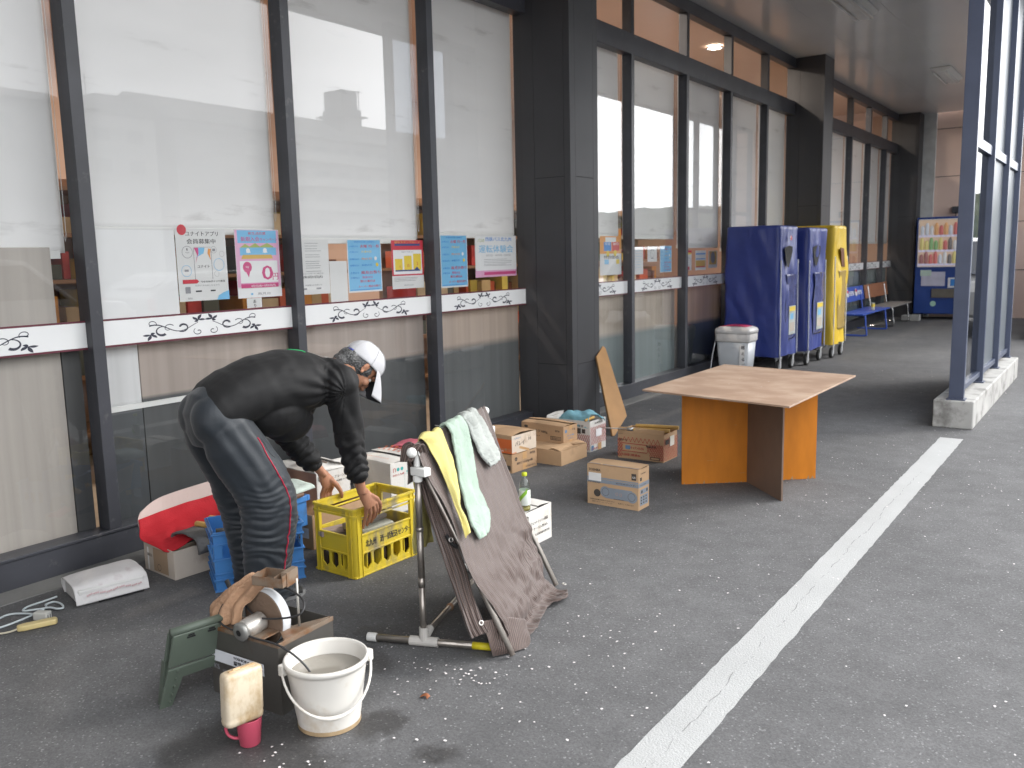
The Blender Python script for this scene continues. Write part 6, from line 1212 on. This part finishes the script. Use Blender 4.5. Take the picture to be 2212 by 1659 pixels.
inv = Matrix.Translation(-PF0)
def adopt(o, par=None): o.parent = par or person; o.matrix_parent_inverse = inv; return o
skin = mat('skin', (.42, .205, .125), .55, var=.08, vs=18, bump=.15, bs=120, spec=.35)
skin.node_tree.nodes['Principled BSDF'].inputs['Subsurface Weight'].default_value = .12
skin.node_tree.nodes['Principled BSDF'].inputs['Subsurface Radius'].default_value = (.02, .008, .004)
HC = (.640, 1.065); HF = Vector((.34, -.94)).normalized(); HU = Vector((.94, .34)).normalized()
def Hd(f, l, u): return Wp(HC[0]+HF.x*f+HU.x*u, l, HC[1]+HF.y*f+HU.y*u)
hf = (Dd*HF.x+Zr*HF.y); hu = (Dd*HU.x+Zr*HU.y); HR = Matrix((hf, Nn, hu)).transposed()
b = MB()
E_ = lambda f, l, u, rf, rl, ru: b.ell(Hd(f, l, u), (rf, rl, ru), rot=HR, n=24, m=16)
E_(-.010, 0, .02, .098, .076, .098); E_(.030, 0, -.035, .066, .060, .075); E_(.045, 0, -.075, .040, .038, .030)      # skull, face, chin
E_(.088, 0, .032, .016, .055, .012); E_(.104, 0, -.018, .015, .012, .026); E_(.112, 0, -.036, .012, .014, .010)       # brow, nose
E_(.092, 0, -.062, .010, .024, .006); E_(.090, 0, -.072, .010, .021, .006)                                             # lips
for s_ in (-1, 1):
    E_(.072, s_*.040, -.025, .022, .020, .022)
    E_(-.004, s_*.079, -.012, .016, .006, .030); E_(-.012, s_*.085, -.004, .012, .005, .022); E_(.002, s_*.080, -.038, .009, .006, .011)
loft(b, [(Wp(.42, 0, 1.04), .075, .07), (Wp(.50, 0, 1.06), .062, .062), (Hd(-.03, 0, -.10), .058, .060), (Hd(-.02, 0, -.05), .058, .062)])
# trunk and limbs under the clothes
loft(b, [(Wp(-.12, 0, .88), .15, .10), (Wp(-.10, 0, .95), .15, .11), (Wp(.0, 0, 1.0), .14, .11), (Wp(.14, 0, 1.04), .155, .115), (Wp(.28, 0, 1.05), .165, .12), (Wp(.38, 0, 1.045), .15, .10), (Wp(.45, 0, 1.045), .10, .07)])
for s_, hip, kn, an in ((1, (-.10, .09, .88), (.075, .11, .50), (.045, .10, .09)), (-1, (-.13, -.09, .88), (.015, -.10, .49), (.035, -.10, .09))):
    caps(b, [Wp(*hip), Wp(*kn)], [.085, .058]); caps(b, [Wp(*kn), Wp(an[0], an[1], .30), Wp(*an)], [.056, .052, .038]); caps(b, [Wp(an[0]-.02, an[1], .05), Wp(an[0]+.05, an[1]+.004, .038), Wp(an[0]+.09, an[1]+.006, .034)], [.030, .030, .022])
RW, LW = Vector((-3.052, 2.972, .468)), Vector((-3.385, 3.022, .500))
RS, RE = Wp(.44, .165, 1.02), Wp(.495, .13, .72); LS, LE = Wp(.44, -.165, 1.0), Wp(.32, -.215, .73)
for S_, E2, W_ in ((RS, RE, RW), (LS, LE, LW)):
    caps(b, [S_, E2], [.055, .042]); loft(b, [(E2, .042, .042), (E2.lerp(W_, .35), .042, .040), (E2.lerp(W_, .8), .031, .027), (W_, .029, .022), (W_+(W_-E2).normalized()*.02, .029, .02)])
# left hand, palm down on the far rail, fingers curled over it
def finger(pts, rs): caps(b, [Vector(p) for p in pts], rs, n=10)
kl = [(-3.397, 3.036+.0215*i, [.408, .415, .416, .408][i]) for i in range(4)]
loft(b, [(LW, .027, .021), (LW.lerp(Vector((-3.388, 3.06, .43)), .5), .037, .020), (Vector((-3.390, 3.064, .438)), .043, .018), (Vector((-3.396, 3.068, .412)), .040, .015)], lat=Vector((0, 1, .15)).normalized())
for i, k in enumerate(kl):
    y = k[1]; L_ = [.9, 1.0, 1.05, .98][i]
    finger([(-3.390, 3.045+.012*i, .44), k, (k[0]-.022*L_, y+.002, .378), (-3.424, y+.004, .345), (-3.410, y+.005, .328), (-3.397, y+.005, .325)], [.010, .0108, .0098, .0090, .0082, .0076])
finger([(-3.376, 3.07, .455), (-3.362, 3.098, .420), (-3.360, 3.118, .388), (-3.364, 3.131, .362), (-3.370, 3.137, .345)], [.016, .0145, .0122, .0105, .0085])
# right hand reaching through the open side of the crate to a whetstone
def nz_(q, k=.957): return Vector((q[0]*k, q[1]*k, 1.6-(1.6-q[2])*k))
kr = [nz_(q) for q in ((-3.183, 3.199, .322), (-3.182, 3.178, .315), (-3.186, 3.156, .310), (-3.192, 3.136, .309))]
loft(b, [(RW, .026, .021), (nz_((-3.19, 3.135, .375)), .036, .020), (nz_((-3.187, 3.158, .340)), .042, .018), (nz_((-3.186, 3.168, .315)), .039, .015)], lat=Vector((0, .93, .35)).normalized())
tips = [[(-3.188, 3.214, .288), (-3.196, 3.213, .258), (-3.203, 3.205, .238)], [(-3.186, 3.192, .278), (-3.194, 3.188, .245), (-3.203, 3.180, .222)], [(-3.190, 3.165, .272), (-3.197, 3.158, .238), (-3.206, 3.150, .212)], [(-3.196, 3.137, .272), (-3.201, 3.130, .238), (-3.207, 3.122, .205)]]
for k, q in zip(kr, tips): finger([nz_((-3.188, (k[1]/.957+3.15)/2, .345)), k]+[nz_(v, kk) for v, kk in zip(q, (.960, .964, .968))], [.0105, .0110, .0100, .0090, .0080])
finger([nz_((-3.184, 3.165, .372)), nz_((-3.184, 3.208, .345)), nz_((-3.188, 3.236, .312)), nz_((-3.196, 3.246, .282), .960), nz_((-3.201, 3.240, .258), .964)], [.016, .0140, .0115, .0100, .0085])
body = remesh(b, 'body', skin, .0034, 4); adopt(body)
# eyes
b = MB()
for s_ in (-1, 1): b.ell(Hd(.079, s_*.032, .004), (.011, .013, .010), rot=HR)
adopt(b.build('eyes', mat('eye_white', (.5, .48, .45), .2), smooth=True)); b = MB()
for s_ in (-1, 1): b.ell(Hd(.088, s_*.032, .002), (.004, .0055, .0055), rot=HR); b.tube([Hd(.094, s_*.018, .026), Hd(.094, s_*.034, .030), Hd(.082, s_*.050, .026)], .003, n=6)
adopt(b.build('pupils_and_brows', mat('dark_hair', (.03, .028, .026), .6), smooth=True))
# hair
def hairm():
    m, n, bs_ = new_mat('grey_hair'); N = n.nodes; K = n.links.new; tc = N.new('ShaderNodeTexCoord'); mp = N.new('ShaderNodeMapping'); mp.inputs['Scale'].default_value = (60, 14, 60); K(tc.outputs['Object'], mp.inputs[0])
    nz = N.new('ShaderNodeTexNoise'); nz.inputs['Scale'].default_value = 3; nz.inputs['Detail'].default_value = 5; K(mp.outputs[0], nz.inputs['Vector']); cr = N.new('ShaderNodeMixRGB'); cr.inputs[1].default_value = (.025, .025, .026, 1); cr.inputs[2].default_value = (.17, .17, .17, 1)
    r = N.new('ShaderNodeMapRange'); r.inputs[1].default_value = .38; r.inputs[2].default_value = .66; K(nz.outputs[0], r.inputs[0]); K(r.outputs[0], cr.inputs[0]); K(cr.outputs[0], bs_.inputs['Base Color']); bs_.inputs['Roughness'].default_value = .6
    bp = N.new('ShaderNodeBump'); bp.inputs['Strength'].default_value = .8; bp.inputs['Distance'].default_value = .004; K(nz.outputs[0], bp.inputs['Height']); K(bp.outputs[0], bs_.inputs['Normal']); return m
HM = hairm(); b = MB()
b.ell(Hd(-.014, 0, .004), (.092, .081, .088), rot=HR, n=28, m=18); b.ell(Hd(-.060, 0, -.040), (.062, .070, .062), rot=HR, n=24, m=14); b.ell(Hd(-.072, 0, -.085), (.040, .054, .045), rot=HR, n=24, m=14)
b.ell(Hd(.020, .072, .000), (.010, .008, .024), rot=HR); b.ell(Hd(.020, -.072, .000), (.010, .008, .024), rot=HR)
o = remesh(b, 'hair', HM, .0045, 3); adopt(o)
for v in o.data.vertices: v.co += v.normal*(.0022*noise.noise(v.co*150))
# random short hair strands standing off the surface
random.seed(6); b = MB(); vv = o.data.vertices
for _ in range(2600):
    v = vv[random.randrange(len(vv))]; p = v.co.copy(); n_ = v.normal
    q = HR.transposed() @ (p-Hd(0, 0, 0)); 
    if q.x > .0 or q.z > .01-.0*q.x or (q.x*-.42+q.z*.907) > .0: continue
    dr = (-hu*.8-hf*.25+n_*.25+Vector((random.uniform(-.3, .3), random.uniform(-.3, .3), random.uniform(-.3, .3)))).normalized(); sd_ = dr.cross(n_).normalized()*.0006; l_ = random.uniform(.006, .013)
    b.poly([p+sd_, p-sd_, p+dr*l_+n_*.003])
adopt(b.build('hair_strands', HM), None); bpy.data.objects['hair_strands'].parent = person
# cap and visor
capm = mat('white_cap_cloth', (.52, .52, .54), .8, var=.04, vs=14, bump=.2, bs=200); capu = mat('dark_visor_underside', (.035, .035, .04), .8)
cap = thing('cap', None, None); 
del_ = cap; bpy.data.objects.remove(del_)
b = MB(); vs_ = []; NU, NV = 36, 16
# dome over a tilted plane: edge runs from nape-side high to the forehead
up_ = Vector((-.42, 0, .907)).normalized(); fw_c = Vector((.907, 0, .42)).normalized()
def capP(a, t_, off=0):
    r_ = cos(t_*pi/2)**.75; x = .114*r_*cos(a); y = .090*r_*sin(a); z = .104*sin(t_*pi/2)**1.0
    p = Vector((-.010, 0, .022))+fw_c*x*(1+off)+Vector((0, 1, 0))*y*(1+off)+up_*z*(1+off)
    p += (fw_c*cos(a)+Vector((0, 1, 0))*sin(a))*(.0035*noise.noise(Vector((cos(a)*2, sin(a)*2, t_*3)))+.0018*cos(6*a)*(-1))
    return Hd(p.x, p.y, p.z)
for j in range(NV+1):
    for i in range(NU): vs_.append(capP(2*pi*i/NU, j/NV*.995-.06*(1-j/NV)))
b.add(vs_, [(j*NU+i, j*NU+(i+1) % NU, (j+1)*NU+(i+1) % NU, (j+1)*NU+i) for j in range(NV) for i in range(NU)]); cp_ = adopt(b.build('cap', capm, smooth=True, solid=.003, solid_off=1))
b = MB()
for k in range(6):
    a = pi/6+k*pi/3; b.tube([capP(a, j/12*.98, .028) for j in range(13)], .0011, n=5)
b.ell(capP(0, 1, .02), (.006, .006, .006)); so_ = b.build('cap_seam', capm, smooth=True); so_.parent = cp_
def vis(off, x0=1.0): 
    rows_ = []
    for j in range(6):
        q = j/5; row = []
        for i in range(15):
            a = radians(-66+132*i/14); ext = .112*q*(cos(a*.92))**.6
            x = .112*cos(a)+ext*.90; y = .090*sin(a)*(1-.12*q); z = .006-.062*q-.075*(y/.08)**2*.30*(.10+q*1.2)-.030*q*q
            p = Vector((-.004, 0, .018))+fw_c*x+Vector((0, 1, 0))*y+up_*(z+off); row.append(Hd(p.x, p.y, p.z))
        rows_.append(row)
    return rows_
b = MB(); b.rows(vis(0), 28, 12); vo = b.build('visor', capm, smooth=True, solid=.0022); vo.parent = cp_
b = MB(); b.rows(vis(-.0032), 28, 12); vu = b.build('visor_underside', capu, smooth=True, solid=.001); vu.parent = cp_
b = MB(); b.tube([capP(pi-.5+.1*i, -.02+.0*i, .03) for i in range(11)], .006, n=8); sp_ = b.build('blue_strap', mat('royal_blue_strap', (.04, .06, .30), .6), smooth=True); sp_.parent = cp_
# ---- black sweatshirt
fab = mat('black_sweatshirt', (.0105, .0105, .0112), .68, var=.10, vs=5, bump=.12, bs=300, spec=.35); fab.node_tree.nodes['Principled BSDF'].inputs['Sheen Weight'].default_value = .03
b = MB()
loft(b, [(Wp(-.155, 0, .925), .175, .105), (Wp(-.11, 0, .945), .185, .128), (Wp(-.03, 0, .985), .192, .140), (Wp(.08, 0, 1.018), .20, .150), (Wp(.20, 0, 1.030), .208, .156), (Wp(.31, 0, 1.025), .212, .152), (Wp(.40, 0, 1.025), .190, .125), (Wp(.455, 0, 1.040), .125, .092), (Wp(.49, 0, 1.055), .080, .074)], n=36)
b.ell(Wp(.165, 0, .905), (.165, .170, .135), rot=Matrix((Dd, Nn, Zr)).transposed(), n=28, m=16)        # cloth hanging under the belly
b.ell(Wp(.235, -.02, .850), (.125, .150, .120), rot=Matrix((Dd, Nn, Zr)).transposed(), n=28, m=16)
for S_, E2, W_, q, w0 in ((RS, RE, RW, .80, .95), (LS, LE, LW, .82, .98)):
    C_e = E2.lerp(W_, q)
    mid = S_.lerp(E2, .5)
    loft(b, [(S_-(E2-S_).normalized()*.05, .06, .06), (S_, .088*w0, .090*w0), (mid, .080*w0, .084*w0), (E2.lerp(S_, .12), .074*w0, .078*w0), (E2, .070*w0, .074*w0), (E2.lerp(W_, .25), .066*w0, .070*w0), (E2.lerp(W_, .50), .062*w0, .066*w0), (E2.lerp(W_, q-.13), .060*w0, .060*w0), (E2.lerp(W_, q-.05), .050, .046), (C_e, .039, .037)], n=24)
    b.ell(E2+Vector((0, 0, 0)), (.074, .074, .074), n=18, m=12)
    b.ell(S_, (.092, .092, .092), n=20, m=12)
b.ell(Wp(.42, .10, 1.035), (.10, .10, .10)); b.ell(Wp(.42, -.10, 1.03), (.10, .10, .10))
sw = remesh(b, 'sweatshirt', fab, .0050, 11, sfac=.6); adopt(sw)
def fold(o, fn):
    me = o.data
    d_ = [v.normal*fn(v.co) for v in me.vertices]
    for v, q in zip(me.vertices, d_): v.co += q
def q_(p):
    r_ = p-PF0; return r_.dot(Dd), r_.dot(Nn), r_.z
def gs(x): return abs(sin(x*.5))*2-1.27
def segd(p, A, B):
    t_ = max(0, min(1, (p-A).dot(B-A)/(B-A).length_squared)); return (p-A.lerp(B, t_)).length, t_
def ridge(x): return 1-abs(2*((x) % 1)-1)
def swf(p):
    s, o_, z = q_(p); r_ = 0
    for S_, E2, W_ in ((RS, RE, RW), (LS, LE, LW)):
        d1, t1 = segd(p, S_, E2); d2_, t2_ = segd(p, E2, W_)
        if d2_ < .10: r_ += .0062*gs(t2_*34+6*noise.noise(p*8)+(p-W_).dot(Nn)*30)*(.35+t2_*.9) + .004*noise.noise(p*30)
        if d1 < .11: r_ += .008*sin((p-S_).dot(Dd)*70+(p-S_).z*26+3*noise.noise(p*6))*(.5+.5*noise.noise(p*8))
    # pull lines fanning from the armpit across the side
    A = Wp(.42, .17, .98); v = p-A; 
    if o_ > .05 and s < .42:
        ang = math.atan2(v.z, v.dot(Dd)); r_ += .006*sin(ang*17+2*noise.noise(p*5))*max(0, 1-v.length/.34)*min(1, v.length/.05)
    r_ += .006*noise.noise(p*7)+.003*noise.noise(p*19)
    return r_
fold(sw, swf)
b = MB(); cr_ = []
for k in range(49):
    a = 2*pi*k/48; cr_.append(Wp(-.158+.010*cos(a)*0, 0, .925)+Nn*cos(a)*.170+(Dd*-.34+Zr*.0+Zr*.94*0)*0+((Wp(-.11, 0, .945)-Wp(-.155, 0, .925)).normalized().cross(Nn))*sin(a)*.104)
# cuffs, collar print, chest print
for W_, E2, q, nm in ((RW, RE, .80, 'cuff'), (LW, LE, .82, 'cuff')):
    b = MB(); A = E2.lerp(W_, q-.05); B = E2.lerp(W_, q+.03); loft(b, [(A, .044, .041), (A.lerp(B, .5), .043, .040), (B, .037, .034), (B-(B-A)*.2, .030, .027)], n=24); adopt(b.build('cuff', fab, smooth=True))
def drape(pts, name, m, off=.0025, r=.0022, flat=None):
    """lay a thin cord on a garment by walking to its nearest surface"""
    from mathutils.bvhtree import BVHTree
    out = []
    for p in pts:
        out.append(p)
    b = MB(); b.tube(out, r, n=6); return b.build(name, m, smooth=True)
from mathutils.bvhtree import BVHTree
def bvh(o): me = o.data; return BVHTree.FromPolygons([v.co.copy() for v in me.vertices], [tuple(p.vertices) for p in me.polygons])
def onto(T, p, off=.002):
    l, n_, i, d_ = T.find_nearest(p); return l+n_*off
TS = bvh(sw)
b = MB(); b.tube([onto(TS, Wp(.255+.012*i, .0+.014*i, 1.25), .0008) for i in range(7)], .0022, n=6); o = b.build('green_print_line', mat('bright_green_print', (.03, .60, .18), .5), smooth=True); adopt(o, sw); o.matrix_parent_inverse = Matrix.Identity(4)
b = MB()
for k in range(2):
    c_ = [(.405+.035*k, .02), (.432+.035*k, .045), (.445+.035*k, .075), (.43+.035*k, .080), (.405+.035*k, .045)]
    b.rows([[onto(TS, Wp(.395+.040*k+.004*j, -.02+.020*i+.006*j, 1.25), .002) for i in range(4)] for j in range(6)], 6, 6)
o = b.build('white_print', capm); adopt(o, sw); o.matrix_parent_inverse = Matrix.Identity(4)
# ---- trousers
trm = mat('dark_slate_track_trousers', (.0145, .0200, .0270), .55, var=.10, vs=4, bump=.10, bs=200, spec=.5); trm.node_tree.nodes['Principled BSDF'].inputs['Sheen Weight'].default_value = .15
b = MB(); RB_ = Matrix((Dd, Nn, Zr)).transposed()
loft(b, [(Wp(-.075, 0, 1.005), .150, .100), (Wp(-.10, 0, .965), .168, .128), (Wp(-.115, 0, .92), .178, .136), (Wp(-.11, 0, .86), .180, .132), (Wp(-.10, 0, .80), .165, .115)], n=32)
b.ell(Wp(-.145, .085, .905), (.108, .098, .120), rot=RB_, n=24, m=14); b.ell(Wp(-.145, -.085, .905), (.108, .098, .120), rot=RB_, n=24, m=14)
loft(b, [(Wp(-.125, .08, .92), .085, .085), (Wp(-.105, .09, .87), .105, .115), (Wp(-.075, .095, .79), .108, .130), (Wp(-.025, .10, .70), .105, .135), (Wp(.03, .11, .60), .104, .135), (Wp(.065, .115, .50), .104, .138), (Wp(.065, .115, .40), .100, .132), (Wp(.055, .11, .30), .096, .124), (Wp(.045, .105, .20), .092, .112), (Wp(.045, .10, .12), .086, .106), (Wp(.055, .10, .055), .084, .112), (Wp(.058, .10, .022), .080, .112)], n=26)
loft(b, [(Wp(-.13, -.09, .90), .11, .115), (Wp(-.105, -.095, .80), .105, .115), (Wp(-.06, -.10, .70), .10, .112), (Wp(-.025, -.10, .60), .098, .110), (Wp(.005, -.10, .50), .096, .112), (Wp(.025, -.10, .40), .094, .108), (Wp(.032, -.10, .30), .090, .098), (Wp(.036, -.10, .20), .086, .088), (Wp(.038, -.10, .12), .080, .082), (Wp(.042, -.10, .055), .074, .078)], n=26)
tr_ = remesh(b, 'trousers', trm, .0052, 10, sfac=.6); adopt(tr_)
def trf(p):
    s, o_, z = q_(p); r_ = 0
    k = max(0, min(1, (.72-z)/.35))
    # stacked cross folds over the lower legs, long drag lines over the thigh
    r_ += k*(.0046*gs(z*105+9*noise.noise(Vector((s*6, o_*6, z*5)))+s*14+o_*9)*(.35+1.0*noise.noise(p*6))+.0035*sin(z*190+9*noise.noise(p*8))*(.5+noise.noise(p*5)))
    kk = max(0, min(1, (.96-z)/.15))*max(0, min(1, (z-.50)/.2))
    r_ += kk*.0050*sin((s*1.0+z*.62)*80+2.2*noise.noise(p*5))*(.6+.5*noise.noise(p*4+Vector((3, 0, 0))))
    return r_+.004*noise.noise(p*10)
fold(tr_, trf)
TT = bvh(tr_)
b = MB(); pr = mat('crimson_piping', (.42, .012, .045), .5)
st_ = [(.045, .845), (.055, .80), (.060, .74), (.075, .68), (.10, .62), (.125, .56), (.135, .50), (.135, .44), (.128, .38), (.118, .32), (.11, .26), (.10, .20), (.085, .14), (.07, .08)]
sp = smooth_path([Wp(s, .235 if z > .7 else .22, z) for s, z in st_], 6)
b.tube([onto(TT, p, .0012) for p in sp], .0030, n=6); o = b.build('red_piping', pr, smooth=True); adopt(o, tr_); o.matrix_parent_inverse = Matrix.Identity(4)
b = MB(); b.tube([onto(TT, p, -.0005) for p in smooth_path([Wp(.06, .2, .83), Wp(.075, .2, .79), Wp(.085, .2, .75), Wp(.105, .19, .72)], 6)], .0018, n=6); o = b.build('pocket_seam', fab, smooth=True); adopt(o, tr_); o.matrix_parent_inverse = Matrix.Identity(4)
# ---- shoes
shm = mat('black_shoe', (.02, .02, .022), .5)
for sy, x0 in ((.10, .020), (-.10, .03)):
    b = MB(); loft(b, [(Wp(x0-.065, sy, .045), .034, .040), (Wp(x0-.02, sy, .055), .040, .050), (Wp(x0+.06, sy+.004, .045), .045, .040), (Wp(x0+.13, sy+.01, .034), .046, .030), (Wp(x0+.175, sy+.012, .026), .032, .020)], n=20); adopt(b.build('shoe', shm, smooth=True))
    b = MB(); b.prism([Wp(x0-.07, sy-.034, .001), Wp(x0+.05, sy-.044, .001), Wp(x0+.16, sy-.045, .001), Wp(x0+.205, sy+.01, .001), Wp(x0+.16, sy+.052, .001), Wp(x0+.05, sy+.044, .001), Wp(x0-.07, sy+.034, .001)], (0, 0, .022)); adopt(b.build('shoe_sole', mat('shoe_sole', (.2, .2, .2), .7) if 'shoe_sole' not in bpy.data.materials else bpy.data.materials['shoe_sole'], bevel=.003))
# ---- parked cars out in the car park
carp = {'w': mat('white_car_paint', (.6, .6, .6), .25, var=.02, coat=.6), 's': mat('silver_car_paint', (.28, .28, .27), .3, metal=.5, var=.02, coat=.6)}
tyre = mat('tyre_rubber', (.02, .02, .02), .8); alloy = mat('alloy_rim', (.4, .4, .42), .3, metal=.9); cgl = mat('tinted_car_glass', (.02, .025, .03), .06, spec=.9); redl = mat('tail_light_red', (.35, .01, .01), .2)
def car(label, loc, rz, paint, tall):
    t = thing('parked_car', label, 'car', loc, rz, 'cars parked beyond the walkway')
    H_ = 1.75 if tall else 1.45
    prof = [(0, .35), (0, .8), (.15, .98), (1.0, 1.05), (1.75, H_-.06), (2.3, H_), (3.7, H_-.02), (4.25, 1.15 if not tall else H_-.15), (4.4, 1.0), (4.4, .35)]
    b = MB(); b.prism([(-.83, y, z) for y, z in prof], (1.66, 0, 0)); b.build('body', carp[paint], t, bevel=.06, seg=3)
    g_ = [(1.18, 1.08), (1.82, H_-.12), (3.65, H_-.12), (4.05, 1.1)]
    for sx in (-.836, .832):
        b = MB(); b.prism([(sx, y, z) for y, z in g_], (.004, 0, 0)); b.build('side_window', cgl, t)
    b = MB(); b.poly([(-.72, 1.02, 1.075), (.72, 1.02, 1.075), (.66, 1.70, H_-.09), (-.66, 1.70, H_-.09)]); 
    for v in b.v: v.y -= .02; v.z += .012
    b.build('windscreen', cgl, t)
    b = MB(); b.poly([(-.68, 4.262, 1.2 if tall else 1.16), (.68, 4.262, 1.2 if tall else 1.16), (.62, 3.83 if not tall else 4.0, H_-.1), (-.62, 3.83 if not tall else 4.0, H_-.1)][::-1]); 
    for v in b.v: v.y += .03; v.z += .01
    b.build('rear_window', cgl, t)
    for sx in (-.8, .8):
        for y in (.85, 3.5):
            Mx = Matrix.Translation((sx, y, .31)) @ Matrix.Rotation(pi/2, 4, 'Y')
            b = MB(); b.lathe([(.19, -.1), (.30, -.1), (.31, -.06), (.31, .06), (.30, .1), (.19, .1)], M=Mx, n=28, cap=False); wh = b.build('wheel', tyre, t, smooth=True)
            b = MB(); b.lathe([(.02, -.095), (.19, -.085), (.195, 0), (.19, .085), (.02, .095)], M=Mx, n=20); b.build('rim', alloy, wh)
        b = MB(); b.box(sx*.95-.1, sx*.95+.1, -.012, .1, .66, .82); b.build('headlight', M['white'], t, bevel=.02)
        b = MB(); b.box(sx*.95-.07, sx*.95+.07, 4.33, 4.415, .75, .98); b.build('tail_light', redl, t, bevel=.01)
    return t
car('white minivan parked beyond the walkway, mirrored in the left windows', (6.0, 8.6, 0), pi, 'w', True)
car('silver car parked beyond the walkway, mirrored in the second window', (6.4, 13.6, 0), pi, 's', False)
car('silver car with a white lamp parked at the right edge behind the screen', (.35, 17.0, 0), radians(2), 's', True)
for o in list(bpy.data.objects):
    if 'dims' in o: del o['dims']
    if 'label' in o and not (4 <= len(o['label'].split()) <= 16): print('LABEL', len(o['label'].split()), o.name, '|', o['label'])
print('OBJECTS', len(bpy.data.objects))
